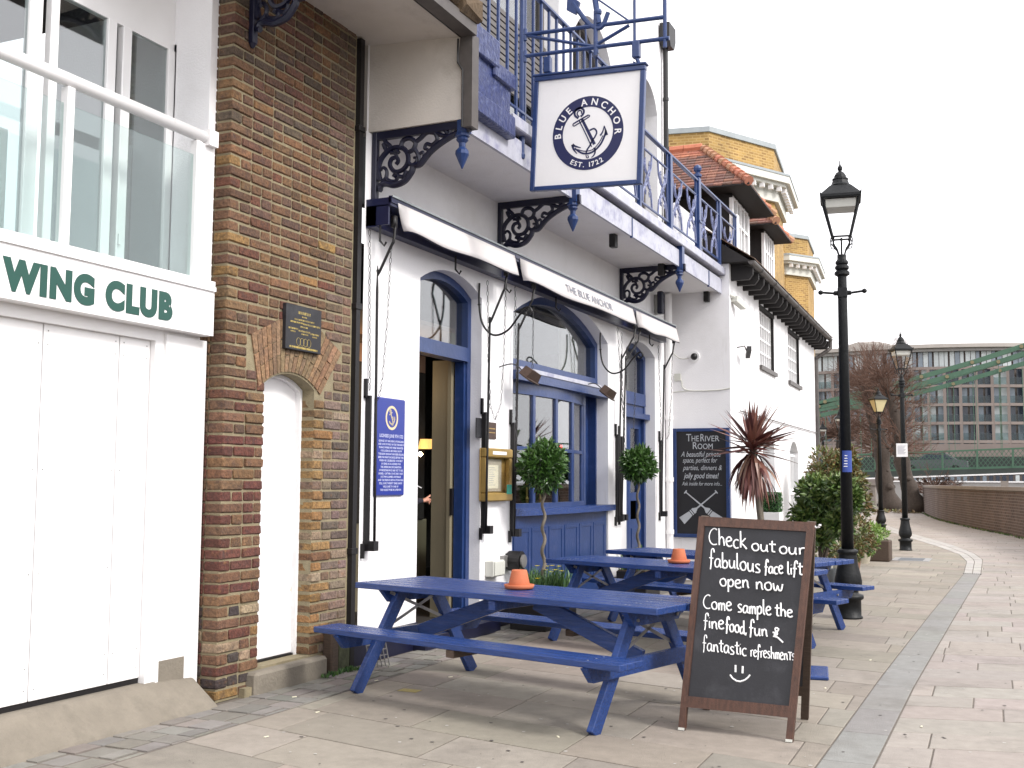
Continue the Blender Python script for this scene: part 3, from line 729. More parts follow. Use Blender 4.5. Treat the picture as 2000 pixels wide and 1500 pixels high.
# downpipe at the far corner
q = PX(1303, 200, D+.05)
mb = MB().tube([(D+.05, 16.58, 4.9), (D+.05, 16.58, 8.45)], .04, 10).prism([(D-.0, 16.50, 8.35), (D-.0, 16.70, 8.35), (D-.0, 16.78, 8.5), (D-.0, 16.78, 8.72), (D-.0, 16.42, 8.72), (D-.0, 16.42, 8.5)], (.16, 0, 0)).lathe([(.05, 0), (.05, .05)], (D+.05, 16.58, 7.5), 10).lathe([(.05, 0), (.05, .05)], (D+.05, 16.58, 6.7), 10).tube([(D+.05, 16.58, 8.7), (D+.05, 16.58, 9.2)], .02, 6)
mb.build('downpipe', 'iron', pub, smooth=False)
# interior
mb = MB()
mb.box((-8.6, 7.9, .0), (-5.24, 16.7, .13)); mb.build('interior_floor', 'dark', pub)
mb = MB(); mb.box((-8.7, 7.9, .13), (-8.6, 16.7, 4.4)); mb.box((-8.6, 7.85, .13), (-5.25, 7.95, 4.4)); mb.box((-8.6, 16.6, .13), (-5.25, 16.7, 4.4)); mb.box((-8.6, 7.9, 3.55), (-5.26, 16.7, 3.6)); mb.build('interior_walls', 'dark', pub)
def part_panel(nm, m_, a, b, par=pub, ch=.004): return MB().cbox(a, b, ch).build(nm, m_, par)
# back partition seen through the door: dark above, olive dado below, brownish ceiling
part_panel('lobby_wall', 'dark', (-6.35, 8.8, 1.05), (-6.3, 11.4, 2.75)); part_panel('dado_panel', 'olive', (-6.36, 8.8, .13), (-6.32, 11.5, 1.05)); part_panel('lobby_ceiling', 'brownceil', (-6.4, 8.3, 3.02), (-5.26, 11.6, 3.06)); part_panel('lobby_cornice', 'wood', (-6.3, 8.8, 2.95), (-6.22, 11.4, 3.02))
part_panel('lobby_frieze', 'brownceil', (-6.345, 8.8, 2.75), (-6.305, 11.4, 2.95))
# door A
dA = thing('x', 'x', 'x'); bpy.data.objects.remove(dA)
mb = MB(); arch_frame(mb, D-.26, D-.12, *OA[:2], OA[2], OA[3], OA[4], .075); mb.box((D-.25, OA[0]+.07, 2.70), (D-.10, OA[1]-.07, 2.84)); mb.box((D-.24, OA[1]-.115, .13), (D-.14, OA[1]-.074, 2.7)); dfr = mb.build('door_frame', 'blue', pub)
gp = [(OA[0]+.06, 2.84)]+arc_pts(OA[0], OA[1], OA[3], OA[4], 12, .07)+[(OA[1]-.06, 2.84)]
MB().prism([(D-.19, y, z) for y, z in gp], (.006, 0, 0)).build('fanlight_pane', 'glass', dfr)
mb = MB(); mb.box((D-.30, OA[1]-.16, .13), (D-.26, OA[1]-.02, 3.0)); mb.box((D-.49, OA[1]-.13, .13), (D-.30, OA[1]-.08, 2.72)); lf = mb.build('open_door_leaf', 'olive', pub)
MB().box((D-.262, OA[1]-.165, 1.15), (D-.235, OA[1]-.14, 1.42)).build('lock_plate', 'iron', lf)
# threshold step with mat and the low ramp beside it
MB().cbox((D-.3, 8.75, -.02), (D+.16, 10.3, .13), .015).build('threshold_step', 'navy', pub)
# window B: arched transom light, flat ledge and the shallow bow below
mb = MB(); arch_frame(mb, D-.30, D-.15, *OB[:2], 2.70, OB[3], OB[4], .09)
mb.box((D-.28, OB[0]+.05, 2.70), (D-.13, OB[1]-.05, 2.86)); mb.box((D-.14, OB[0], 2.60), (D+.04, OB[1]+.0, 2.70)); wfr = mb.build('arched_window_frame', 'blue', pub)
gp = [(OB[0]+.08, 2.86)]+arc_pts(OB[0], OB[1], OB[3], OB[4], 16, .08)+[(OB[1]-.08, 2.86)]
MB().prism([(D-.22, y, z) for y, z in gp], (.006, 0, 0)).build('arched_pane', 'glass', wfr)
ledge = MB().prism([(D-.16, 10.92, 2.70), (D+.05, 10.98, 2.70), (D+.055, 13.5, 2.70), (D-.02, 13.93, 2.70), (D-.16, 13.93, 2.70)], (0, 0, .045)).build('lead_ledge', 'bluewhite', wfr)
NB = 6
def bow(t, off=0.):   # plan curve of the bow
    y = 10.98+(13.42-10.98)*t; x = D-.17+.13*sin(pi*min(1, max(0, t)))**.8 if 0 < t < 1 else D-.17
    return x+off, y
bw_ = MB(); cur = [bow(i/24) for i in range(25)]
def band(mb, z0, z1, o0, o1):
    for i in range(24):
        (xa, ya), (xb, yb) = cur[i], cur[i+1]
        mb.prism([(xa+o0, ya, z0), (xb+o0, yb, z0), (xb+o1, yb, z0), (xa+o1, ya, z0)], (0, 0, z1-z0))
band(bw_, 2.47, 2.60, -.04, .03)
bow_o = bw_.build('bow_window', 'blue', pub)
for z0_, z1_, a_, b_, nm_ in ((1.19, 1.25, -.04, .035, 'bottom_rail'), (1.845, 1.885, -.02, .02, 'meeting_rail')):
    q_ = MB(); band(q_, z0_, z1_, a_, b_); q_.build(nm_, 'blue', bow_o)
for i in range(5):
    x, y = bow((i+.02)/4.02+.002); w = .035 if 0 < i < 4 else .05
    MB().cbox((x-.03, y-w, 1.24), (x+.025, y+w, 2.5), .006).build('mullion', 'blue', bow_o)
for i in range(4):
    for z0, z1, nm in ((1.24, 1.85, 'lower_pane'), (1.88, 2.48, 'upper_pane')):
        (xa, ya), (xb, yb) = bow(i/4+.005), bow((i+1)/4-.005)
        MB().prism([(xa, ya, z0), (xb, yb, z0), (xb, yb, z1), (xa, ya, z1)], (-.004, 0, 0)).build(nm, 'glass', bow_o)
MB().box((D-.30, 13.42, 1.2), (D-.14, 13.50, 2.6)).box((D-.30, 13.93, .1), (D-.16, 13.97, 3.3)).box((D-.30, 13.50, 1.2), (D-.27, 13.95, 2.62)).build('bow_side', 'blue', bow_o)
MB().box((D-.18, 13.44, 1.25), (D-.172, 13.50, 2.55)).build('side_mullion', 'bluewhite', bow_o)
# panelled stall riser
mb = MB(); mb.box((D-.12, OB[0]+.01, .10), (D-.02, OB[1]-.01, 1.12)); sr = mb.build('stall_riser', 'blue', pub)
MB().prism([(D-.2, 10.92, 1.12), (D+.03, 10.94, 1.12), (D+.10, 11.4, 1.12), (D+.12, 12.5, 1.12), (D+.10, 13.6, 1.12), (D+.05, 14.13, 1.12), (D+.004, 14.13, 1.12), (D-.2, 13.96, 1.12)], (0, 0, .075)).build('window_sill', 'bluewood', sr)
for k in range(6):
    a = 10.98+.495*k; b = a+.44
    MB().cbox((D-.03, a, .25), (D-.012, a+.045, .98), .003).cbox((D-.03, b-.045, .25), (D-.012, b, .98), .003).cbox((D-.03, a+.046, .935), (D-.012, b-.046, .98), .003).cbox((D-.03, a+.046, .25), (D-.012, b-.046, .295), .003).build('panel_moulding', 'blue', sr)
# things behind the bow: low partition and red lamp handled as own things below
part_panel('window_backboard', 'dark', (-5.75, 11.0, .13), (-5.7, 13.9, 1.15))
part_panel('curtain', 'olive', (D-.36, 13.1, 2.8), (D-.32, 13.7, 3.6))
# door C
mb = MB(); arch_frame(mb, D-.28, D-.15, *OC[:2], OC[2], OC[3], OC[4], .08); mb.box((D-.27, OC[0]+.05, 2.62), (D-.13, OC[1]-.05, 2.80)); mb.box((D-.27, OC[0]+.05, 2.42), (D-.08, OC[1], 2.50)); mb.box((D-.26, OC[0]+.05, 2.50), (D-.16, OC[1]-.05, 2.63)); dc = mb.build('far_door_frame', 'blue', pub)
gp = [(OC[0]+.06, 2.8)]+arc_pts(OC[0], OC[1], OC[3], OC[4], 12, .07)+[(OC[1]-.06, 2.8)]
MB().prism([(D-.21, y, z) for y, z in gp], (.006, 0, 0)).build('far_fanlight_pane', 'glass', dc)
a0, a1 = OC[0]+.08, OC[1]-.08; mid = (a0+a1)/2
dm = MB()
for (p, q) in ((a0, mid-.004), (mid+.004, a1)):
    dm.box((D-.25, p, .12), (D-.20, p+.10, 2.42)); dm.box((D-.25, q-.10, .12), (D-.20, q, 2.42)); dm.box((D-.25, p+.1, 2.28), (D-.20, q-.1, 2.42)); dm.box((D-.25, p+.1, .12), (D-.20, q-.1, .95)); dm.box((D-.25, p+.1, 1.22), (D-.20, q-.1, 1.34)); dm.box((D-.205, p+.13, .3), (D-.19, q-.13, .82))
dl = dm.build('panelled_door', 'blue', pub)
for (p, q) in ((a0, mid), (mid, a1)): MB().box((D-.232, p+.09, 1.3), (D-.226, q-.09, 2.3)).build('door_pane', 'glass', dl)
# end wall of the next house closes the terrace: white return wall belongs to that house (below)
# ------------------------------------------------ balcony
BX = -4.10
bal = MB(); bal.box((D-.02, 8.0, 4.44), (BX, 17.75, 4.52)); balc = bal.build('balcony', 'white', pub)
MB().box((BX-.02, 8.02, 4.40), (BX+.01, 17.72, 4.625)).build('lower_fascia', 'bluewhite', balc)
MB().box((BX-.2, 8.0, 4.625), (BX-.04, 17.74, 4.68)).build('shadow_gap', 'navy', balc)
MB().cbox((BX-.85, 8.87, 4.68), (BX+.07, 17.78, 4.80), .01).build('ledge', 'bluewhite', balc)
for y in (7.99, 10.5, 14.47, 17.62):   # pendants under the fascia posts
    mb = MB(); mb.box((BX-.02, y-.055, 4.36), (BX+.055, y+.055, 4.70)); mb.lathe([(.058, 0), (.062, -.03), (.045, -.04), (.052, -.06), (.03, -.085), (.028, -.12), (.055, -.15), (.058, -.18), (.006, -.30)], (BX+.0, y, 4.36), 10)
    mb.build('pendant', 'blue', balc, smooth=False)
for y in (12.4, 16.0): MB().box((BX-.01, y-.012, 4.38), (BX+.02, y+.012, 4.62)).build('fascia_joint', 'blue', balc)
RX0 = BX+.02
MB().cbox((RX0-.028, 11.6, 5.795), (RX0+.028, 17.74, 5.83), .006).cbox((RX0-.012, 8.6, 4.88), (RX0+.012, 17.74, 4.905), .003).cbox((RX0-.012, 11.6, 5.58), (RX0+.012, 17.74, 5.605), .003).build('balcony_rail', 'blue', balc)
for k in range(18): MB().cbox((RX0-.013, 8.04+.195*k-.013, 4.8), (RX0+.013, 8.04+.195*k+.013, 6.12), .003).build('baluster', 'blue', balc)
MB().cbox((RX0-.028, 8.0, 6.12), (RX0+.028, 11.60, 6.155), .006).build('high_rail', 'blue', balc)
MB().cbox((BX-.05, 17.74, 4.8), (BX+.05, 17.88, 5.86), .008).build('white_end_post', 'white', balc)
MB().cbox((BX-.34, 15.3, 4.8), (BX-.26, 17.74, 5.52), .02).build('white_screen', 'white', balc)
PST = [(11.62, .03), (12.65, .03), (13.95, .045), (15.38, .055), (16.62, .03), (17.70, .022)]
for i, (y, w) in enumerate(PST):
    mb = MB(); mb.cbox((RX0-w/2-.01, y-w, 4.8), (RX0+w/2+.01, y+w, 5.86 if i == 3 else 5.8), .005)
    if i == 3: mb.lathe([(.03, 0), (.06, .03), (.06, .06), (.03, .08), (.03, .09), (.055, .12), (.062, .15), (.045, .19), (0, .21)], (RX0, y, 5.85), 12); mb.box((RX0-.05, y-.065, 5.2), (RX0+.05, y+.065, 5.23))
    for dy in (-.11, .11): mb.cbox((RX0-.011, y+dy-.012, 4.88), (RX0+.011, y+dy+.012, 5.80), .003)
    mb.build('rail_post', 'blue', balc)
def lattice(ya, yb):
    mb = MB(); y0, y1 = ya+.13, yb-.13; cy_ = (y0+y1)/2; w = (y1-y0)/2; z0, z1 = 4.905, 5.58; cz = (z0+z1)/2; h = (z1-z0)/2; x = RX0
    for sx in (-1, 1):
        mb.tube(cat_rom([(x, cy_+sx*w, z1), (x, cy_+sx*w*.75, cz+h*.45), (x, cy_+sx*w*.25, cz+h*.28), (x, cy_-sx*w*.15, cz), (x, cy_+sx*w*.25, cz-h*.28), (x, cy_+sx*w*.75, cz-h*.45), (x, cy_+sx*w, z0)], 4), .014, 5)
        mb.tube(cat_rom([(x, cy_+sx*w*.45, cz+h*.55), (x, cy_+sx*w*.2, cz+h*.25), (x, cy_-sx*w*.3, cz-h*.1), (x, cy_-sx*w*.48, cz-h*.45)], 4), .010, 5)
        for (a, b) in ((.45, .58), (-.48, -.5), (.5, -.32), (-.5, .3)):
            for dz, dy in ((.05, 0), (0, .05), (-.05, .02)): mb.tube([(x, cy_+sx*w*a, cz+h*b), (x+.005, cy_+sx*(w*a+dy), cz+h*b+dz)], (.016, .007), 5)
    mb.lathe([(0, -.03), (.025, -.02), (.03, 0), (.025, .02), (0, .03)], (x, cy_, cz), 8)
    mb.build('scroll_panel', 'balciron', balc)
for i in range(5):
    a, b = PST[i][0], PST[i+1][0]
    if b-a > 1.15: m_ = (a+b)/2; lattice(a, m_); lattice(m_, b)
    else: lattice(a, b)
# cream side wall of the bay above the boathouse, its soffit and profiled edge
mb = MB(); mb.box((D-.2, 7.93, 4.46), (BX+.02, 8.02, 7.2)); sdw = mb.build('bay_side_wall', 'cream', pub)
pf = [(BX-.02, 5.09), (BX+.14, 5.09), (BX+.14, 4.30), (BX+.055, 4.30), (BX+.055, 4.84), (BX+.0, 4.93)]
MB().prism([(BX+.02, 7.90, 5.16), (BX+.13, 7.90, 5.16), (BX+.13, 7.90, 4.38), (BX+.045, 7.90, 4.38), (BX+.045, 7.90, 4.86), (BX+.0, 7.90, 4.93)], (0, .12, 0)).build('profiled_edge', 'gutter', sdw)
MB().tube([(BX+.0, 7.895, 5.13), (BX+.0, 7.895, 4.93), (BX+.045, 7.895, 4.86), (BX+.045, 7.895, 4.38)], .009, 5).build('black_bead', 'iron', sdw)
# blue painted rubble corner stones on the river face of that wall
for (y0, y1, z0, z1, t) in ((7.98, 8.50, 5.06, 5.31, .05), (8.42, 8.86, 4.98, 5.13, .035), (7.98, 8.60, 4.72, 5.08, -.005), (8.58, 8.84, 4.72, 5.0, -.01), (7.98, 8.86, 4.55, 4.74, .045)):
    mb = MB(); mb.cbox((BX-.05, y0, z0), (BX+.06+t, y1, z1), .018); mb.v = [(x+random.uniform(-.01, .01), y+random.uniform(-.012, .012), z+random.uniform(-.008, .008)) for x, y, z in mb.v]; mb.build('painted_stone', 'bluerough', sdw)
# upper bay soffit over the brick wall
ub = thing('neighbour_upper_bay', 'overhanging white soffit with dark edge board and rough brown stone above brick wall', 'balcony')
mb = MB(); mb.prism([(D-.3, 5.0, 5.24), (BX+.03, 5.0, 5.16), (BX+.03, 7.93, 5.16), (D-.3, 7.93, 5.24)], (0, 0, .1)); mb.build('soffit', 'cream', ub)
MB().box((BX+.03, 5.0, 5.14), (BX+.16, 7.92, 5.24)).build('edge_board', 'gutter', ub)
MB().tube([(BX+.02, 5.0, 5.155), (BX+.02, 7.9, 5.15)], .012, 5).build('black_bead', 'iron', ub)
for k in range(8):
    y0 = 5.0+.37*k; mb = MB(); mb.cbox((BX-.1, y0, 5.24), (BX+.20+random.uniform(0, .04), y0+.355, 5.44+random.uniform(-.02, .02)), .03)
    mb.v = [(x+random.uniform(-.02, .02), y+random.uniform(-.02, .02), z+random.uniform(-.02, .02)) for x, y, z in mb.v]; mb.build('coping_stone', 'ragstone', ub)
# ------------------------------------------------ scroll brackets
def scroll_bracket():
    """in local x (outwards 0..w) / z (down), y thickness; w=.93, h=.53"""
    parts = {}
    w, h = .93, .56
    mb = MB(); mb.cbox((0, -.028, -.60), (.045, .028, 0), .005); mb.cbox((0, -.024, -.07), (w, .024, 0), .005); mb.tube([(.02, 0, -.60), (.02, 0, -.63)], (.03, .01), 8); parts['frame'] = mb
    mb = MB()
    def c(pts, r0=.014, r1=.014, n=5):
        r0, r1 = r0*1.5, r1*1.5; P = cat_rom([(p[0], 0, -p[1]) for p in pts], 5); R = [r0+(r1-r0)*i/(len(P)-1) for i in range(len(P))]; mb.tube(P, R, n)
    c([(.93, .075), (.80, .10), (.66, .16), (.55, .23), (.46, .32), (.40, .33), (.375, .38), (.31, .45), (.21, .475), (.13, .455), (.085, .46), (.07, .49), (.085, .50)], .018, .018, 6)
    c([(.07, .42), (.05, .33), (.08, .23), (.17, .155), (.27, .155), (.33, .21), (.34, .29), (.29, .35), (.21, .355), (.165, .30), (.18, .245), (.225, .235), (.245, .27), (.225, .295)], .017, .012)
    c([(.10, .05), (.13, .10), (.17, .14), (.13, .16), (.10, .10)], .014)
    c([(.27, .155), (.29, .10), (.36, .09), (.41, .13), (.39, .19), (.33, .21)], .014); c([(.41, .13), (.46, .10), (.52, .06), (.60, .07)], .014)
    c([(.60, .07), (.66, .10), (.74, .115), (.84, .08), (.93, .06)], .015, .01); c([(.70, .04), (.705, .075), (.73, .10), (.745, .06)], .014)
    c([(.60, .07), (.62, .13), (.57, .17), (.52, .155), (.50, .19), (.53, .205)], .014, .009); c([(.41, .19), (.44, .24), (.46, .32)], .014, .012); c([(.44, .24), (.485, .22), (.49, .26)], .011, .007)
    c([(.34, .29), (.38, .32), (.42, .30), (.425, .265), (.395, .26)], .013, .008)
    c([(.09, .44), (.13, .40), (.135, .34), (.10, .31), (.075, .335)], .014, .008); c([(.13, .40), (.16, .43), (.22, .44), (.25, .40), (.22, .37), (.195, .40)], .013, .008); c([(.25, .40), (.30, .41), (.33, .36)], .012)
    c([(.17, .19), (.215, .20), (.235, .235)], .012, .01); c([(.215, .20), (.225, .17), (.25, .20)], .009)
    for p in ((.36, .385), (.45, .33), (.065, .50), (.22, .40)): mb.lathe([(0, -.02), (.022, 0), (0, .02)], (p[0], 0, -p[1]), 6)
    parts['scrollwork'] = mb
    return parts
brk = scroll_bracket(); bm_f = brk['frame'].mesh('bracket_frame'); bm_s = brk['scrollwork'].mesh('scrollwork')
for y, z, par, sx in ((7.975, 4.46, pub, 1.0), (10.5, 4.44, pub, 1.0), (14.47, 4.44, pub, 1.0)):
    o = link('bracket', bm_f, 'navy', par); o.location = (D+.005, y, z); s_ = link('scrollwork', bm_s, 'navy'); s_.parent = o
o = link('bracket', bm_f, 'navy', ub); o.location = (D+.005, 6.28, 5.22); s_ = link('scrollwork', bm_s, 'navy'); s_.parent = o
# ------------------------------------------------ drainpipe between brick wall and pub
dp = thing('black_drainpipe', 'black cast iron drainpipe in the corner between brick wall and pub', 'drainpipe')
MB().box((D-.03, 7.705, .0), (D+.035, 7.765, 5.2)).build('pipe', 'iron', dp)
mb = MB()
for z in (.9, 2.9, 4.4): mb.cbox((D-.03, 7.69, z), (D+.045, 7.78, z+.05), .004)
mb.build('collar', 'iron', dp)
wp = thing('white_soil_pipe', 'white painted pipe running up the pub wall in the corner by the chalk menu board', 'drainpipe')
MB().tube([(D+.06, 16.62, .0), (D+.06, 16.62, 4.42)], .055, 12).build('pipe', 'whitepaint', wp, smooth=False)
mb = MB()
for z in (.7, 2.45, 1.5): mb.lathe([(.066, 0), (.066, .07)], (D+.06, 16.62, z), 12)
mb.build('collar', 'whitepaint', wp)
# ------------------------------------------------ awnings
def chain_mb(mb, pts, r=.0028, link_=.05):
    P = []; 
    tot = 0
    for a, b in zip(pts, pts[1:]):
        a, b = Vector(a), Vector(b); n = max(1, int((b-a).length/link_))
        d = (b-a)/n; t = d.normalized(); s1 = t.cross(Vector((1, 0, .1))).normalized(); s2 = t.cross(s1)
        for i in range(n):
            c = a+d*(i+.5); s_ = s1 if (i % 2) else s2; L = link_*.58
            mb.tube([c-t*L+s_*0, c-t*L*.5+s_*.009, c+t*L*.5+s_*.009, c+t*L, c+t*L*.5-s_*.009, c-t*L*.5-s_*.009, c-t*L], r, 4, False)
def sag(a, b, dip, n=10):
    a, b = Vector(a), Vector(b); return [a+(b-a)*i/n-Vector((0, 0, 1))*dip*4*(i/n)*(1-i/n) for i in range(n+1)]
AWN = [(7.88, 10.40, 'left', 'retracted white awning in navy case, nearest the brick wall, over the open door', [((772, 440), (769, 470), (738, 538), (731, 1068), 718, (740, 1085)), ((990, 535), (986, 562), (957, 632), (949, 1038), 944, (778, 1050))], True),
       (10.41, 14.30, 'mid', 'longest retracted white awning, grey lettering on its valance, over the big window', [((1044, 560), (1040, 585), (1013, 645), (1004, 1047), 1000, (800, 1055)), ((1241, 640), (1238, 657), (1214, 702), (1207, 1020), 1204, (828, 1024))], True),
       (14.31, 16.36, 'right', 'short retracted white awning in navy case, over the far blue door', [((1250, 645), (1247, 664), (1222, 706), (1214, 1019), 1211, (832, 1022)), ((1317, 668), (1314, 688), (1297, 722), (1292, 1008), 1289, (842, 1014))], False)]
for (ya, yb, nm, lab, arms, hk) in AWN:
    aw = thing('awning', lab, 'awning', group='retracted awnings along the pub front')
    mb = MB(); mb.box((D, ya, 3.79), (D+.24, yb, 3.86)); mb.box((D, ya, 3.62), (D+.10, yb, 3.79)); mb.box((D, ya, 3.63), (D+.22, ya+.02, 3.80)) if ya < 8 else None; mb.box((D+.22, ya, 3.815), (D+.25, yb, 3.872))
    mb.build('case', 'casenavy', aw)
    MB().box((D+.252, ya, 3.86), (D+.262, yb, 3.875)).build('case_trim', 'lead', aw)
    # canvas valance bulging out of the case with wavy lower edge
    n = 30; vs = []; fs = []; c0 = ya+.10; c1 = yb-.03 if nm != 'right' else yb+.02
    for i in range(n+1):
        t = i/n; y = c0+(c1-c0)*t; curl = math.exp(-t*(c1-c0)*9)
        zt = 3.83; zb = 3.605+.012*sin(t*11+1)+.02*t-.012*sin(pi*t)
        x0 = D+.25
        for k in range(5):
            s_ = k/4; vs.append((x0+.055*s_+.004*sin(t*17)*s_-.10*curl*s_*(1-.3*s_), y+curl*s_*.13, zt+(zb-zt)*s_+curl*s_*.0))
    for i in range(n):
        for k in range(4): a = i*5+k; fs.append((a, a+1, a+6, a+5))
    me_ = MB().add(vs, fs); v_o = me_.build('valance', 'canvas', aw, smooth=True)
    sm = v_o.modifiers.new('s', 'SOLIDIFY'); sm.thickness = .004
    hem = MB().tube([(v[0]-.004, v[1], v[2]-.003) for v in vs[4::5]], .007, 5).build('dark_hem', 'navy', v_o)
    for (pa, pb, pc, pd, pr, (r0, r1)) in arms:
        A_, B_, C_, E_ = PX(*pa, D+.235), PX(*pb, D+.235), PX(*pc, D+.10), PX(*pd, D+.085)
        am = MB(); am.tube(cat_rom([A_, B_, B_.lerp(C_, .15), B_.lerp(C_, .85), C_, C_+Vector((-.004, 0, -.12)), E_], 3), .0125, 8); am.box((A_.x-.03, A_.y-.02, A_.z-.02), (A_.x+.01, A_.y+.02, A_.z+.08))
        am.build('drop_arm', 'iron', aw, smooth=True)
        p_, q_ = PX(pr, r0, D+.02), PX(pr, r1, D+.02); y = p_.y
        MB().box((D+.002, y, q_.z+.08), (D+.05, y+.026, p_.z-.14)).box((D+.002, y-.03, p_.z-.16), (D+.03, y-.006, p_.z)).box((D+.002, y-.03, p_.z-.16), (D+.022, y+.05, p_.z-.14)).box((D+.002, y-.005, q_.z+.04), (D+.11, y+.07, q_.z+.12)).box((D+.002, y-.04, q_.z-.02), (D+.03, y-.015, q_.z+.1)).build('wall_runner', 'iron', aw)
    CH = {'left': [[(722, 448), (722, 762)], [(764, 480), (757, 620), (747, 740), (741, 775), (733, 786)], [(952, 548), (954, 700), (957, 780)], [(988, 560), (984, 700), (978, 790), (967, 820), (957, 790), (955, 740)]],
          'mid': [[(1006, 560), (1008, 700), (1008, 860)], [(1042, 600), (1040, 720)], [(1206, 640), (1212, 740), (1218, 830)], [(1214, 650), (1216, 760), (1222, 900)]],
          'right': [[(1241, 660), (1240, 780), (1236, 880)], [(1286, 675), (1290, 800), (1292, 880)], [(1313, 690), (1311, 780), (1306, 850), (1302, 858)]]}[nm]
    for c_ in CH:
        cm = MB(); chain_mb(cm, [PX(px, py, D+.13) for px, py in c_]); ch_o = cm.build('chain', 'iron', aw); ch_o['kind'] = 'stuff'
    for y in ([ya+.02, ya+1.4] if nm != 'right' else [ya+1.1]):
        MB().tube([(D+.13, y, 3.63), (D+.13, y, 3.50), (D+.16, y+.02, 3.46), (D+.18, y+.02, 3.49)], .010, 6).build('hook', 'iron', aw)
    if nm == 'mid':
        tm = MB(); me = text_mesh('THE BLUE ANCHOR', .135, .0012, sx=.92, spacing=1.0); wdt = max(v.co.x for v in me.vertices)
        s_y = PX(1106, 562, D+.29).y; e_y = PX(1196, 603, D+.29).y; me.transform(Matrix.Diagonal(((e_y-s_y)/wdt, 1, 1, 1)))
        add_mesh(tm, me, frame((D+.25+.041+.012, s_y, 3.668), (0.0, 1, 0), (-.055, 0, .215))); tm.build('lettering', 'thintext', v_o)
# iron hanging hooks (s-curved) on wall
for y, z, lab in ((10.02, 3.28, 'curved iron basket hook left of the big arched window, scroll end up'), (13.62, 3.22, 'curved iron basket hook between big window and far door')):
    h_ = thing('basket_hook', lab, 'hook', group='curled iron basket hooks')
    P = cat_rom([(D+.02, y, z+.22), (D+.02, y, z), (D+.06, y, z-.2), (D+.18, y, z-.32), (D+.34, y+.0, z-.28), (D+.48, y, z-.12), (D+.56, y, z-.06), (D+.60, y, z-.10), (D+.56, y, z-.14), (D+.53, y, z-.11)], 5)
    MB().tube(P, .011, 7).build('hook_rod', 'iron', h_, smooth=False); MB().lathe([(0, -.02), (.02, 0), (0, .02)], (D+.02, y, z), 8).build('knob', 'iron', h_)
# halogen heaters / floodlights on the ledge
for (px, py, x, lab, rz) in ((1040, 733, D+.28, 'rusty floodlight above the bow window, nearest the open door', .0), (1191, 767, D+.26, 'rusty floodlight beside the far end of the big window', 0.)):
    c = PX(px, py, x); fl = thing('floodlight', lab, 'floodlight', group='rusty floodlights on the window ledge')
    mt = Matrix.Translation(c) @ Matrix.Rotation(radians(-8), 4, 'X') @ Matrix.Rotation(radians(35), 4, 'Y')
    mb = MB(); mb.prism([mt @ Vector(p) for p in ((-.07, -.12, .05), (-.07, .12, .05), (-.07, .16, -.05), (-.07, -.16, -.05))], mt.to_3x3() @ Vector((.10, 0, 0))); mb.cbox((-.075, -.15, -.06), (.06, .15, -.045), .004, mt); mb.build('housing', 'rust', fl)
    MB().cbox((-.05, -.12, -.066), (.045, .12, -.061), .002, mt).build('lens', 'steel', fl)
    MB().tube(cat_rom([c+Vector((-.05, -.1, .02)), c+Vector((-.12, -.17, .10)), c+Vector((-.2, -.22, .1)), (D-.08, c.y-.25, c.z+.05)], 4), .007, 5).build('cable', 'iron', fl)
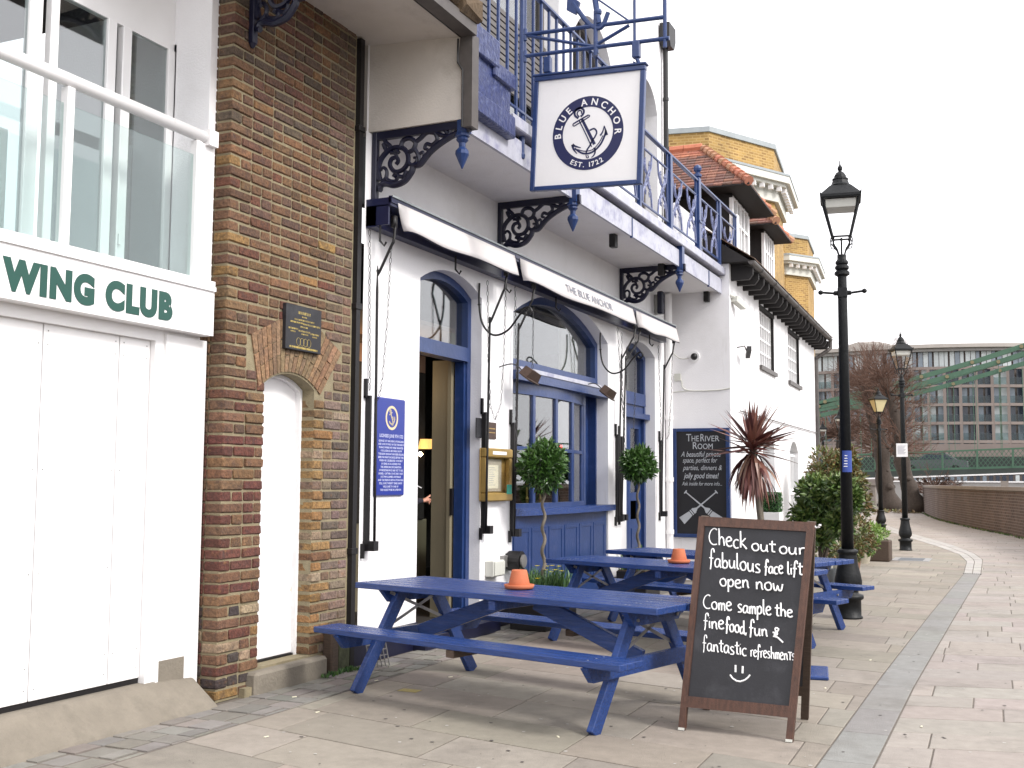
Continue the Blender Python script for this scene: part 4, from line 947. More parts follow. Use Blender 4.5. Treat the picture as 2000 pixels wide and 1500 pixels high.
# ------------------------------------------------ blue history plaque
bp = thing('blue_history_sign', 'tall blue sign with gold anchor roundel and silver lettering left of pub door', 'sign')
MB().cbox((D+.002, 8.06, 1.365), (D+.028, 8.545, 2.205), .01).build('panel', 'signblue', bp)
XS = D+.0285; cyy = 8.31
mb = MB()
def ring(mb, x, cy_, cz, r0, r1, t=.001, n=48, fr_=None):
    P = []
    for i in range(n):
        a, b = 2*pi*i/n, 2*pi*(i+1)/n
        q = [(cy_+r*sin(an), cz+r*cos(an)) for an, r in ((a, r0), (b, r0), (b, r1), (a, r1))]
        if fr_: mb.prism([fr_ @ Vector((p[0]-cy_, p[1]-cz, 0)) for p in q], fr_.to_3x3() @ Vector((0, 0, t)))
        else: mb.prism([(x, p[0], p[1]) for p in q], (t, 0, 0))
ring(mb, XS, cyy, 2.035, .083, .105); 
def anchor_shape(mb, F, s, t=.0015):
    """engraved anchor leaning left, drawn as strokes in frame F (unit about 1 tall)"""
    def st(pts, r0, r1=None):
        P = cat_rom([(p[0]*s, p[1]*s, 0) for p in pts], 5); r1 = r0 if r1 is None else r1
        for i in range(len(P)-1):
            a, b = P[i], P[i+1]; d = (b-a); 
            if d.length < 1e-6: continue
            d.normalize(); nn = Vector((-d.y, d.x, 0)); ra = (r0+(r1-r0)*i/(len(P)-1))*s; rb = (r0+(r1-r0)*(i+1)/(len(P)-1))*s
            mb.prism([F @ (a+nn*ra), F @ (b+nn*rb), F @ (b-nn*rb), F @ (a-nn*ra)], F.to_3x3() @ Vector((0, 0, t)))
    st([(-.20, .28), (-.05, .0), (.10, -.30)], .012); st([(-.14, .31), (.01, .03), (.16, -.25)], .028, .034)      # shank light line + dark edge
    st([(-.33, .22), (-.17, .30), (.0, .38)], .016); st([(-.31, .17), (-.15, .25), (.02, .34)], .012); st([(-.33, .22), (-.335, .19), (-.31, .17)], .012); st([(0, .38), (.03, .365), (.02, .34)], .012)   # stock
    st([(-.22, .33), (-.30, .40), (-.29, .50), (-.20, .55), (-.11, .50), (-.11, .42), (-.17, .36)], .022); st([(-.20, .36), (-.25, .42), (-.22, .49), (-.16, .48), (-.15, .42)], .014)                # ring
    st([(-.28, -.30), (-.10, -.42), (.10, -.42), (.28, -.28), (.38, -.08), (.40, .02)], .018, .022); st([(-.22, -.33), (-.05, -.38), (.12, -.36), (.25, -.24), (.34, -.08)], .010)                     # arms
    st([(-.33, -.22), (-.26, -.26), (-.14, -.30)], .03, .008); st([(-.33, -.22), (-.30, -.32), (-.22, -.42)], .03, .008)
    st([(.36, .12), (.40, .0), (.42, -.08)], .008, .032); st([(.36, .12), (.33, .0), (.28, -.08)], .008, .02); st([(.16, -.32), (.18, -.42), (.14, -.5), (.10, -.52)], .022, .008)
    st([(.04, .05), (.14, .08), (.20, .0), (.16, -.10), (.10, -.18), (.06, -.27), (.0, -.36), (-.02, -.44)], .017)
    st([(-.02, -.46), (.0, -.52), (.04, -.52), (.02, -.47)], .010)
anchor_shape(mb, frame((XS, cyy, 2.035), (0, 1, 0), (0, 0, 1)), .13)
mb.build('roundel', 'lettergold', bp)
mb = MB(); TXT = 'LICENSED JUNE 9TH 1722'
me = text_mesh(TXT, .040, .0006, align='CENTER', bold=.0007, sx=.88); add_mesh(mb, me, FACX(cyy, 1.865, XS))
LN = ['GEORGE 1ST WAS KING OF ENGLAND', 'AND LOUIS XV WAS ON THE THRONE OF', 'FRANCE WHEN WE WERE GRANTED', 'OUR LICENCE. RECORDS SHOW', "'THE BLEW ANCHOR' HAD BEEN SELLING", 'BEER FOR MANY DECADES BEFORE THIS.', 'WHEN WE CELEBRATED OUR FIRST', '50 YEARS AS A LICENSED PUB', 'THE AMERICAN DECLARATION', 'OF INDEPENDENCE HAD YET TO BE', 'SIGNED, CAPTAIN COOK HAD ONLY', 'JUST PROCLAIMED AUSTRALIA', 'AND THE FRENCH REVOLUTION WAS', 'STILL SOME TWENTY YEARS AWAY', 'WELCOME TO ONE OF', 'THE OLDEST PUBS IN LONDON']
for i, t in enumerate(LN):
    me = text_mesh(t, .0245, .0006, align='CENTER', bold=.0005, res=1); w = max(v.co.x for v in me.vertices)-min(v.co.x for v in me.vertices)
    k = min(1, .43/w); me.transform(Matrix.Diagonal((k, 1, 1, 1))); add_mesh(mb, me, FACX(cyy, 1.825-.0278*i, XS))
mb.build('lettering', 'lettersilver', bp)
# ------------------------------------------------ menu case and small signs
mc = thing('brass_menu_case', 'bow fronted brass menu case with cream menu on wall between door and window', 'menu case')
for nm, m_, a, b in (('case_back', 'brass', (D, 10.08, 1.29), (D+.02, 10.72, 1.83)), ('top_rail', 'brass', (D+.02, 10.08, 1.735), (D+.09, 10.72, 1.83)), ('bottom_rail', 'brass', (D+.02, 10.08, 1.29), (D+.09, 10.72, 1.375)), ('side_rail', 'brass', (D+.02, 10.66, 1.375), (D+.085, 10.72, 1.735)), ('side_rail', 'brass', (D+.02, 10.08, 1.375), (D+.085, 10.13, 1.735))): part_panel(nm, m_, a, b, mc, .012)
part_panel('inner_card', 'stonepot', (D+.02, 10.15, 1.39), (D+.03, 10.56, 1.72), mc, .001); part_panel('menu_sheet', 'paper', (D+.032, 10.2, 1.42), (D+.036, 10.47, 1.66), mc, .0005); part_panel('lamp_strip', 'whitepaint', (D+.09, 10.22, 1.765), (D+.094, 10.55, 1.80), mc, .001); part_panel('green_sticker', 'teal', (D+.088, 10.57, 1.36), (D+.092, 10.69, 1.46), mc, .001)
MB().box((D+.084, 10.13, 1.375), (D+.087, 10.66, 1.735)).build('glass_front', 'lampglass', mc)
mb = MB()
for k in range(9): mb.box((D+.036, 10.24, 1.63-.022*k), (D+.0368, 10.24+random.uniform(.1, .19), 1.634-.022*k))
mb.build('menu_print', 'thintext', mc)
s2 = thing('small_dark_plate', 'small dark metal plate on the white wall above the brass menu case', 'plate'); part_panel('plate', 'rust', (D, 10.25, 1.93), (D+.015, 10.46, 2.10), s2, .003)
MB().box((D+.015, 10.28, 2.03), (D+.0165, 10.43, 2.04)).box((D+.015, 10.28, 1.99), (D+.0165, 10.43, 1.998)).build('raised_bars', 'brass', s2)
s3 = thing('narrow_notice', 'narrow dark notice strip beside the wall runner left of the brass menu case', 'notice'); part_panel('panel', 'slate', (D, 10.0, 1.93), (D+.012, 10.12, 2.13), s3, .002)
mt_ = thing('meter_box', 'pale grey electric box low on the white wall by the window', 'meter box')
part_panel('box', 'plastic', (D, 10.24, .53), (D+.10, 10.50, .69), mt_, .008); part_panel('lid', 'plastic', (D+.10, 10.25, .54), (D+.112, 10.49, .68), mt_, .004)
hr = thing('black_hose_reel', 'round black hose holder on the wall beside the pale electric box', 'hose reel')
MB().tube([(D+.0, 10.78, .66), (D+.03, 10.78, .66)], .08, 16).tube([(D+.03, 10.78, .66), (D+.17, 10.78, .66)], .105, 18).build('drum', 'iron', hr, smooth=False)
MB().tube([(D+.18, 10.78, .66), (D+.20, 10.78, .66)], .07, 14).box((D, 10.6, .6), (D+.05, 10.7, .72)).build('hub', 'steel', hr)
# ------------------------------------------------ hanging sign on its iron gallows
SY = 9.2
F3 = [PY(1042, 148, SY), PY(1258, 123, SY), PY(1257, 359, SY), PY(1038.5, 374, SY)]
tilt = atan2(F3[1].z-F3[0].z, F3[1].x-F3[0].x)
c0 = (F3[0]+F3[1]+F3[2]+F3[3])/4; wS = ((F3[1]-F3[0]).length+(F3[2]-F3[3]).length)/2; hS = ((F3[0]-F3[3]).length+(F3[1]-F3[2]).length)/2
SF = frame(c0, (cos(tilt), 0, sin(tilt)), (-sin(tilt), 0, cos(tilt)))     # faces the camera side (-Y)
hg = thing('hanging_pub_sign', 'square white hanging sign with blue anchor roundel in navy frame', 'pub sign', (0, 0, 0))
a, b = wS/2, hS/2
MB().box((-a+.03, -b+.03, -.025), (a-.03, b-.03, .004), SF).build('panel', 'whitepaint', hg)
fb = MB(); fb.cbox((-a, -b, -.035), (-a+.045, b-.065, .02), .005, SF); fb.cbox((a-.045, -b, -.035), (a, b-.065, .02), .005, SF); fb.cbox((-a+.046, -b, -.035), (a-.046, -b+.04, .02), .005, SF); fb.cbox((-a, b-.064, -.038), (a, b-.02, .024), .005, SF); fb.cbox((-a-.012, b-.02, -.05), (a+.012, b, .036), .005, SF); fb.build('frame', 'blue', hg)
rg = MB(); Rr = .298; RC = SF @ Matrix.Translation((.01, -.045, .0045)) @ Matrix.Scale(1.09, 4)
ring(rg, 0, 0, 0, .222, .312, .0015, 64, RC); rg.build('blue_ring', 'navy' if False else mat('sign_navy', (.010, .014, .075), .5, .04, 4), hg)
an = MB(); anchor_shape(an, RC @ Matrix.Translation((0, -.0, 0)), .40); an.build('anchor_emblem', bpy.data.materials['sign_navy'], hg)
lt = MB()
def arc_text(mb, s, size, r, a0, a1, F, inward=False, bold=.0015, z=.002):
    n = len(s); 
    ws = []
    for ch in s:
        me = text_mesh(ch if ch != ' ' else 'i', size, .0008, bold=bold, align='CENTER'); xs = [v.co.x for v in me.vertices]; ws.append(((max(xs)-min(xs)) if ch != ' ' else size*.35, me))
    tot = sum(w for w, _ in ws); gap = (abs(a1-a0)*r-tot)/max(1, n-1); cur_ = 0
    sg = 1 if a1 > a0 else -1
    for ch, (w, me) in zip(s, ws):
        an_ = a0+sg*(cur_+w/2)/r; cur_ += w+gap
        if ch == ' ': continue
        rot = -an_ if not inward else pi-an_
        mt = F @ Matrix.Translation((sin(an_)*r, cos(an_)*r, z)) @ Matrix.Rotation(rot, 4, 'Z')
        add_mesh(mb, me, mt)
arc_text(lt, 'BLUE ANCHOR', .080, .238, radians(-97), radians(97), RC)
arc_text(lt, 'EST. 1722', .058, .288, radians(180+31), radians(180-31), RC, True, .001)
lt.build('ring_lettering', 'whitepaint', hg)
gz1 = PY(1022, 68, SY).z; gz0 = PY(1022, 110, SY).z
ga = thing('sign_gallows', 'blue iron pole and lattice arms carrying the hanging sign, small anchor on top', 'sign bracket')
px0 = PY(1020, 110, SY).x; px1 = PY(1303, 75, SY).x
zA0, zA1 = PY(1022, 68, SY).z, PY(1300, 33, SY).z; zB0, zB1 = PY(1022, 110, SY).z, PY(1303, 75, SY).z
P0 = PY(1012, 304, SY); P1 = PY(1032, -60, SY)
MB().tube([(px0, SY, P0.z), (px0, SY, P1.z)], .028, 10).lathe([(0, -.05), (.03, -.03), (.034, 0), (.028, .02)], (px0, SY, P0.z), 10).tube([(px0, SY, P0.z+.10), (BX-.1, SY-.02, P0.z+.14)], .022, 8).tube([(px0, SY, 5.0), (BX+.0, SY, 5.0)], .02, 6).build('pole', 'blue', ga, smooth=False)
ar = MB(); ar.tube([(px0-.03, SY, zA0), (px1-.02, SY, zA1)], .02, 8); ar.tube([(px0-.03, SY, zB0), (px1+.02, SY, zB1)], .02, 8)
xm = (px0+px1)/2+.01; zm = (zB0+zB1)/2; ar.tube([(px0, SY, zA0), (xm, SY, zm+.01)], .016, 6); ar.tube([(xm, SY, zm+.01), (px1-.35, SY, zA1-.02)], .016, 6)
for q, zz in ((px0, zA0), (px0, zB0), (xm, zm)): ar.tube([(q+.03, SY, zz-.06), (q+.03, SY, zz+.05)], .02, 6)
ar.build('lattice_arms', 'blue', ga)
po = MB(); po.tube([(px1-.02, SY, zB1-.08), (px1-.02, SY, zA1+.9)], .018, 8); po.tube([(px1-.30, SY, zB1-.05), (px1-.30, SY, zA1+.35), (px1-.24, SY, zA1+.40)], .014, 6); po.tube([(px1-.30, SY, zA1+.35), (px1-.36, SY, zA1+.40)], .010, 6); po.tube([(px1-.35, SY, zA1+.02), (px0+.0, SY, zA0+.85)], .009, 6); po.tube([(px1, SY, zA1+.95), (px0-.1, SY, zA0+.98)], .018, 6)
po.build('upright_rods', 'blue', ga)
for px, py in ((1070, 118), (1243, 88)):
    t = PY(px, py, SY); btm = SF @ Vector(((t.x-c0.x)/cos(tilt), b, 0))
    MB().cbox((t.x-.035, SY-.03, t.z-.12), (t.x+.035, SY+.03, t.z+.03), .006).tube([(t.x, SY, t.z-.11), (btm.x, SY, btm.z)], .018, 8).tube([(t.x-.03, SY, t.z-.15), (t.x, SY, t.z-.17), (t.x+.03, SY, t.z-.15)], .008, 6).build('hanger', 'steel' if False else 'blue', ga)
ax_, az_ = xm+.02, zA0+.02
am = MB(); am.tube([(ax_, SY, zm-.08), (ax_, SY, zA0+.10)], .022, 8); am.tube([(ax_+.03, SY, zA0-.02), (ax_-.09, SY, zA0+.75)], .028, 8)
am.tube(cat_rom([(ax_+.12, SY, az_+.05), (ax_+.05, SY, az_-.08), (ax_-.07, SY, az_-.02), (ax_-.22, SY, az_+.20)], 5), .022, 7); am.prism([(ax_-.27, SY-.015, az_+.30), (ax_-.28, SY-.015, az_+.14), (ax_-.19, SY-.015, az_+.08), (ax_-.15, SY-.015, az_+.19)], (0, .03, 0)); am.lathe([(0, -.04), (.035, -.02), (.04, 0), (.035, .02), (0, .04)], (ax_+.02, SY, az_+.07), 10); am.tube([(ax_-.1, SY, az_-.02), (ax_-.09, SY, az_-.22)], .01, 6)
am.build('anchor_ornament', 'blue', ga)
# ================================================================ WHITE HOUSE NEXT DOOR
H0 = Vector((-3.974, 16.8, 0)); ha = radians(-1.88); HD = Vector((sin(ha), cos(ha), 0)); HN = Vector((HD.y, -HD.x, 0))
def HP(s, o, z): return H0+HD*s+HN*o+Vector((0, 0, z))
HM = Matrix((HD, -HN, Vector((0, 0, 1)))).transposed().to_4x4(); HM.translation = H0     # local: x=s, y=-o (inwards), z
house = thing('white_house', 'white cottage with black eaves, tiled hipped dormers and barred windows', 'house')
def hb_(mb, s0, s1, o0, o1, z0, z1, ch=0):
    if ch: mb.cbox((s0, -o0, z0), (s1, -o1, z1), ch, HM)
    else: mb.box((s0, -o0, z0), (s1, -o1, z1), HM)
HW = [(2.57, 4.10, 3.54, 4.61), (5.81, 7.35, 3.55, 4.61)]
mb = MB(); L_ = 9.86
# facade with rectangular windows and three arched ground floor openings
def HQ(mb, s0, s1, z0, z1, o=0): mb.quad(HP(s0, o, z0), HP(s1, o, z0), HP(s1, o, z1), HP(s0, o, z1))
HQ(mb, 0, L_, 4.61, 4.98); HQ(mb, 0, HW[0][0], 3.54, 4.61); HQ(mb, HW[0][1], HW[1][0], 3.54, 4.61); HQ(mb, HW[1][1], L_, 3.54, 4.61); HQ(mb, 0, L_, 2.45, 3.54)
for (s0, s1, z0, z1) in HW:
    for q in (((s0, 0, z0), (s0, -.14, z0), (s0, -.14, z1), (s0, 0, z1)), ((s1, 0, z0), (s1, 0, z1), (s1, -.14, z1), (s1, -.14, z0)), ((s0, 0, z1), (s0, -.14, z1), (s1, -.14, z1), (s1, 0, z1)), ((s0, 0, z0), (s1, 0, z0), (s1, -.14, z0), (s0, -.14, z0))): mb.quad(*[HP(*p) for p in q])
tmp = MB(); arch_wall(tmp, 0, .35, 0, L_, 0, 2.45, [(2.75, 4.0, .0, 2.1, 2.42), (5.85, 6.98, .0, 2.12, 2.34)])
mb.add([HP(y, x, z) for x, y, z in tmp.v], tmp.f)
mb.quad(HP(L_, 0, 0), HP(L_, -5, 0), HP(L_, -5, 4.98), HP(L_, 0, 4.98))
mb.quad((D-.05, 16.8, 0), (H0.x, 16.8, 0), (H0.x, 16.8, 4.98), (D-.05, 16.8, 4.98))
mb.build('walls', 'white', house)
for i, (s0, s1, z0, z1) in enumerate(HW):
    wf = MB(); hb_(wf, s0, s0+.05, -.02, -.14, z0, z1); hb_(wf, s1-.06, s1, -.0, -.14, z0, z1); hb_(wf, s0-.02, s1+.03, .01, -.14, z1-.05, z1+.015); w = wf.build('window', 'blacktimber', house)
    k = MB(); 
    for t in range(7): sx = s0+.07+(s1-s0-.14)*t/6; hb_(k, sx-.018, sx+.018, -.05, -.09, z0, z1-.05)
    for t in range(5): zz = z0+.03+(z1-z0-.1)*t/4; hb_(k, s0+.05, s1-.06, -.055, -.085, zz-.016, zz+.016)
    k.build('white_bars', 'whitepaint', w)
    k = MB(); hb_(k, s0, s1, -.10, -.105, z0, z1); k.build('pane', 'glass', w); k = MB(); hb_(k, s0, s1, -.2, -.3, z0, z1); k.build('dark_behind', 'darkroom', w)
    k = MB(); hb_(k, s0-.04, s1+.10, .05, -.05, z0-.07, z0); k.build('sill', 'gutter', w)
k = MB(); hb_(k, 2.7, 4.05, -.33, -.4, 0, 2.5); hb_(k, 5.8, 7.0, -.33, -.4, 0, 2.5); k.build('recess_backs', 'lead', house)
k = MB()
for t in range(6): hb_(k, 5.9+.19*t, 5.93+.19*t, -.08, -.11, .25, 2.05)
for zz in (.3, .85, 1.25, 1.3, 2.03): hb_(k, 5.86, 6.97, -.07, -.12, zz, zz+.05)
k.build('white_gate', 'whitepaint', house)
k = MB()
for t in range(5): hb_(k, 8.0+.16*t, 8.02+.16*t, .04, .02, .6, 1.75)
hb_(k, 7.98, 8.7, .05, .02, 1.7, 1.75); hb_(k, 7.98, 8.7, .05, .02, .6, .65); k.build('white_railing', 'iron', house)
k = MB(); hb_(k, 8.75, 9.2, .035, 0, .5, 1.85); k.build('white_shutter', 'whitepaint', house)
# rafters, soffit, gutter
GO, GZ = .36, 4.83
for t in range(21):
    s = .12+t*(L_-.2)/20; mb = MB(); mb.prism([HP(s, -.05, 4.62), HP(s, .28, 4.62), HP(s, .34, 4.70), HP(s, .34, 4.80), HP(s, -.05, 4.93)], HD*.085); mb.build('rafter_end', 'blacktimber', house)
mb = MB(); mb.prism([HP(-.05, -.1, 4.98), HP(-.05, .38, 4.83), HP(-.05, .38, 4.85), HP(-.05, -.1, 5.02)], HD*(L_+.12)); mb.build('black_soffit', 'blacktimber', house)
k = MB()
prof = [(.36+.055*cos(a), 4.87+.06*sin(a)) for a in [pi+pi*j/8 for j in range(9)]]
vs = []; 
for s in (-.1, L_+.12):
    for (o, z) in prof: vs.append(HP(s, o, z))
k.add(vs, [(j, j+1, 10+j, 9+j) for j in range(8)]+[tuple(range(9))[::-1], tuple(range(9, 18))])
gt = k.build('gutter', 'gutter', house); gt.modifiers.new('s', 'SOLIDIFY').thickness = .006
k = MB()
for t in range(8):
    s = .6+t*1.28; vs = []
    for ss in (s, s+.06):
        for a in [pi+pi*j/8 for j in range(9)]: vs.append(HP(ss, .36+.064*cos(a), 4.87+.069*sin(a)))
    k.add(vs, [(j, j+1, 10+j, 9+j) for j in range(8)])
k.build('gutter_clips', 'iron', gt)
MB().tube([HP(L_+.08, .36, 4.83), HP(L_+.08, .36, 4.66), HP(L_+.04, .30, 4.60), HP(L_+.0, .04, 4.42)], .045, 8).tube([HP(L_+.02, .04, 4.46), HP(L_+.02, .04, 0)], .045, 8).build('rainwater_pipe', 'gutter', house)
# main roof: tile courses
mb = MB(); ang = radians(34)
for c in range(26):
    o0 = .41-c*.10*cos(ang)*1.0; z0 = 4.90+c*.10*sin(ang)
    s = -.1
    while s < L_+.12:
        w = .165; j_ = random.uniform(-.006, .006)
        q = [HP(s, o0, z0+.012+j_), HP(s+w-.006, o0, z0+.012+j_), HP(s+w-.006, o0-.13*cos(ang), z0+.13*sin(ang)+.002), HP(s, o0-.13*cos(ang), z0+.13*sin(ang)+.002)]
        mb.prism(q, (0, 0, -.014), col=jit((.15, .10, .07), .3)); s += w
    if c > 6: pass
o = mb.build('small_roof_tiles', 'tile', house); o['kind'] = 'stuff'
mb = MB(); mb.prism([HP(-.1, .36, 4.86), HP(-.1, -2.6, 6.86), HP(-.1, -2.6, 4.9)], HD*(L_+.2)); mb.build('roof_deck', 'blacktimber', house)
mb = MB(); mb.prism([HP(L_, .0, 4.9), HP(L_, -2.6, 6.8), HP(L_, -2.6, 4.9)], HD*(-.05)); mb.build('gable', 'white', house)
# dormers
def dormer(s0, s1, of, zb, ze, ovs, rz_, ro, lab):
    """s0..s1 window front, of front offset, zb base, ze eave height, overhang ovs, ridge z, ridge front o"""
    mb = MB(); hb_(mb, s0-.03, s0+.05, of, of-2.4, zb-.9, ze); hb_(mb, s1-.05, s1+.03, of, of-2.4, zb-.9, ze); hb_(mb, s0, s1, of-.10, of-.5, zb-.3, zb); hb_(mb, s0-.03, s1+.03, of, of-.1, ze-.05, ze+.02)
    dm_ = mb.build('dormer', 'blacktimber', house)
    k = MB(); n = 4
    for t in range(n+1): sx = s0+.06+(s1-s0-.12)*t/n; hb_(k, sx-.03, sx+.03, of+.012, of-.05, zb, ze-.05)
    for zz in (zb+.02, (zb+ze)/2, ze-.08): hb_(k, s0+.05, s1-.05, of+.010, of-.045, zz-.02, zz+.02)
    hb_(k, s0-.06, s0+.03, of+.015, of-.04, zb-.05, ze-.1); hb_(k, s1-.02, s1+.06, of+.015, of-.04, zb-.05, ze-.1)
    k.build('dormer_casement', 'whitepaint', dm_)
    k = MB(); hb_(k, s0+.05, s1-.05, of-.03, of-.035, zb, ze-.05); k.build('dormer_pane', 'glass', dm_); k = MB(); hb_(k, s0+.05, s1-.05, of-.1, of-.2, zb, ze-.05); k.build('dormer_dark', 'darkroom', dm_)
    k = MB(); hb_(k, s0-.06, s1+.06, of+.06, of-.04, zb-.09, zb-.02); k.build('dormer_sill', 'whitepaint', dm_)
    E0, E1 = s0-ovs, s1+ovs; eo = of+ovs*.75; sm_ = (E0+E1)/2; back = -2.6; rise = rz_-ze; half = (E1-E0)/2
    # underside
    MB().prism([HP(E0, eo, ze-.02), HP(E1, eo, ze-.02), HP(E1, back, ze-.02), HP(E0, back, ze-.02)], (0, 0, .03)).build('dormer_soffit', 'blacktimber', dm_)
    mb = MB(); nC = int(sqrt(half**2+rise**2)/.105)
    for c in range(nC):
        t0, t1 = c/nC, min(1, (c+1.35)/nC)
        for side in (-1, 1):     # side slopes
            sA = sm_+side*half*(1-t0); sB = sm_+side*half*(1-t1); zA = ze+rise*t0; zB = ze+rise*t1
            fo = eo+(ro-eo)*t0; o_ = back
            while o_ < fo-.02:
                w = min(.16, fo-o_); cc = jit(random.choice([(.22, .10, .075), (.17, .085, .07), (.26, .12, .085), (.14, .08, .065)] if c < nC-3 else [(.42, .16, .10)]), .15)
                mb.prism([HP(sA, o_+.003, zA+.034), HP(sA, o_+w-.003, zA+.034), HP(sB, o_+w-.003, zB+.004), HP(sB, o_+.003, zB+.0)], (0, 0, -.034), col=cc); o_ += .16
        # hip face
        oA = eo+(ro-eo)*t0; oB = eo+(ro-eo)*t1; zA = ze+rise*t0; zB = ze+rise*t1; h_ = half*(1-t0); s = sm_-h_
        while s < sm_+h_:
            w = min(.16, sm_+h_-s); 
            if w > .03: mb.prism([HP(s+.003, oA, zA+.02), HP(s+w-.003, oA, zA+.02), HP(s+w-.003, oB, zB+.004), HP(s+.003, oB, zB+.004)], (0, 0, -.016), col=jit((.20, .095, .07), .2))
            s += .16
    o = mb.build('dormer_tiles', 'tile', dm_); o['kind'] = 'stuff'
    nH = max(7, int(nC*.8))
    for side in (-1, 1):      # bonnet hips
        for c in range(nH):
            t0, t1 = c/nH, (c+1.25)/nH
            a = HP(sm_+side*half*(1-t0), eo+(ro-eo)*t0, ze+rise*t0+.035); b_ = HP(sm_+side*half*(1-min(1, t1)), eo+(ro-eo)*min(1, t1), ze+rise*min(1, t1)+.02)
            o = MB().tube([a, b_], [.085, .055], 8).build('bonnet_tile', 'tileo', dm_); o.color = (*jit(random.choice([(.46, .18, .11), (.36, .15, .095), (.40, .22, .13)]), .1), 1)
    o_ = ro; k = 0
    while o_ > -2.4:
        a = HP(sm_, o_, rz_+.02); b_ = HP(sm_, o_-.32, rz_+.02); o = MB().tube([a, b_], .09, 8).build('ridge_tile', 'tileo', dm_); o.color = (*jit((.48, .17, .10), .08), 1); o_ -= .33
    return dm_
dormer(1.82, 3.26, -.3, 5.53, 6.46, .52, 7.50, -.98, '')
dormer(4.93, 6.03, -.3, 5.64, 6.50, .42, 7.22, -.70, '')
# chalk board for the river room on the return wall
rb = thing('river_room_board', 'black chalk style board with blue frame, white writing and crossed oars on return wall', 'sign board')
YB = 16.8; x0, x1 = -4.875, -3.99; z0, z1 = .65, 2.325
MB().box((x0+.05, YB-.03, z0+.05), (x1-.05, YB-.005, z1-.05)).build('board', mat('board_black', (.006, .006, .009), .6, .1, 8), rb)
MB().cbox((x0, YB-.045, z0), (x0+.055, YB, z1), .004).cbox((x1-.055, YB-.045, z0), (x1, YB, z1), .004).cbox((x0+.056, YB-.045, z1-.05), (x1-.056, YB, z1), .004).cbox((x0+.056, YB-.045, z0), (x1-.056, YB, z0+.055), .004).build('frame', 'blue', rb)
mb = MB(); XC = (x0+x1)/2
def bl(px, py, size, txt, width_px, shear=0., bold=.0):
    p = PY(px, py, YB-.031); q = PY(px+width_px, py, YB-.031); me = text_mesh(txt, size, .0008, bold=bold, shear=shear); w = max(v.co.x for v in me.vertices); me.transform(Matrix.Diagonal(((q.x-p.x)/w, 1, 1, 1))); add_mesh(mb, me, FACY(p.x, p.z, YB-.0315))
bl(1340, 862, .165, 'T', 10); bl(1350, 862, .125, 'HE', 15); bl(1367, 862, .165, 'R', 9); bl(1376, 862, .125, 'IVER', 29)
bl(1352, 877, .155, 'R', 10); bl(1362, 877, .12, 'OOM', 30)
bl(1330, 892, .115, 'A beautiful private', 78, .35); bl(1333, 903.5, .11, 'space, perfect for', 68, .3); bl(1334, 918, .11, 'parties, dinners &', 76, .3); bl(1336, 934, .12, 'jolly good times!', 68, .3, .001); bl(1332, 948, .085, 'Ask inside for more info...', 78, .3)
mb.build('lettering', mat('chalk_grey', (.40, .42, .45), .8), rb)
mb = MB()
for sx in (0, 1):
    A = PY(1338 if not sx else 1400, 960, YB-.032); B = PY(1400 if not sx else 1338, 1012, YB-.032)
    d = (B-A).normalized(); nn = Vector((-d.z, 0, d.x)); L0 = (B-A).length
    def ob(t0, t1, w0, w1): mb.prism([A+d*L0*t0+nn*w0, A+d*L0*t1+nn*w1, A+d*L0*t1-nn*w1, A+d*L0*t0-nn*w0], (0, -.001, 0))
    ob(0, .03, .03, .03); ob(.03, .62, .008, .012); ob(.62, .70, .012, .04); ob(.70, .75, .045, .045); ob(.77, .80, .045, .045); ob(.82, .86, .04, .045); ob(.86, 1.1, .045, .065)
mb.build('crossed_oars', bpy.data.materials['chalk_grey'], rb)
# cameras, sensors, cables
dc_ = thing('dome_camera', 'round black dome security camera on the white return wall above the board', 'security camera')
p = PY(1357, 697, YB)
MB().tube([p+Vector((0, 0, 0)), p+Vector((0, -.035, 0))], .085, 18).build('base', 'whitepaint', dc_)
mb = MB(); mb.lathe([(.055, 0), (.052, .02), (.04, .04), (.02, .052), (0, .055)], (0, 0, 0), 16); mb.v = [(p.x+x, p.y-.035-z, p.z+y) for x, y, z in mb.v]; mb.build('dome', 'iron', dc_, smooth=True)
bc = thing('wall_camera', 'small dark camera on a bracket, white cottage wall near the corner', 'security camera')
MB().tube([HP(.55, 0, 3.62), HP(.55, .12, 3.64), HP(.60, .14, 3.57)], .012, 6).build('arm', 'gutter', bc); MB().bar(HP(.52, .20, 3.60), HP(.80, .12, 3.50), .07, .07).build('camera_body', 'iron', bc)
pl_ = thing('white_floodlight', 'small white security light under the end of the balcony on cottage wall', 'security light')
MB().bar(HP(.12, .05, 4.33), HP(.42, .14, 4.24), .10, .09).build('lamp_head', 'plastic', pl_); MB().tube([HP(.05, 0, 4.38), HP(.14, .06, 4.35)], .02, 6).build('mount', 'plastic', pl_)
sp = thing('wall_speaker', 'slim dark blue speaker with white bracket beside the far balcony bracket', 'speaker')
c = PX(1290, 592, D+.12); MB().cbox((c.x-.03, c.y-.09, c.z-.17), (c.x+.06, c.y+.03, c.z+.17), .015).build('cabinet', 'navy', sp); MB().cbox((D, c.y+.06, c.z-.15), (D+.06, c.y+.18, c.z+.15), .01).build('junction_box', 'plastic', sp)
for k, (px, py, y) in enumerate(((1198, 449, 11.95), (1292, 512, 14.1), (1380, 560, 16.3))):
    t = thing('soffit_light', ['first dark downlight under the balcony, beside the middle pendant', 'second dark downlight under the balcony, above the third bracket', 'last dark downlight under the balcony, by the white return wall'][k], 'light', group='small dark lights under the balcony')
    q = PX(px, py, BX-.22); MB().cbox((q.x-.04, q.y-.05, 4.28), (q.x+.04, q.y+.05, 4.44), .006).build('lamp_body', 'iron', t)
cb = thing('white_cables', 'thin white cables looping across the white return wall below the dome camera', 'cable')
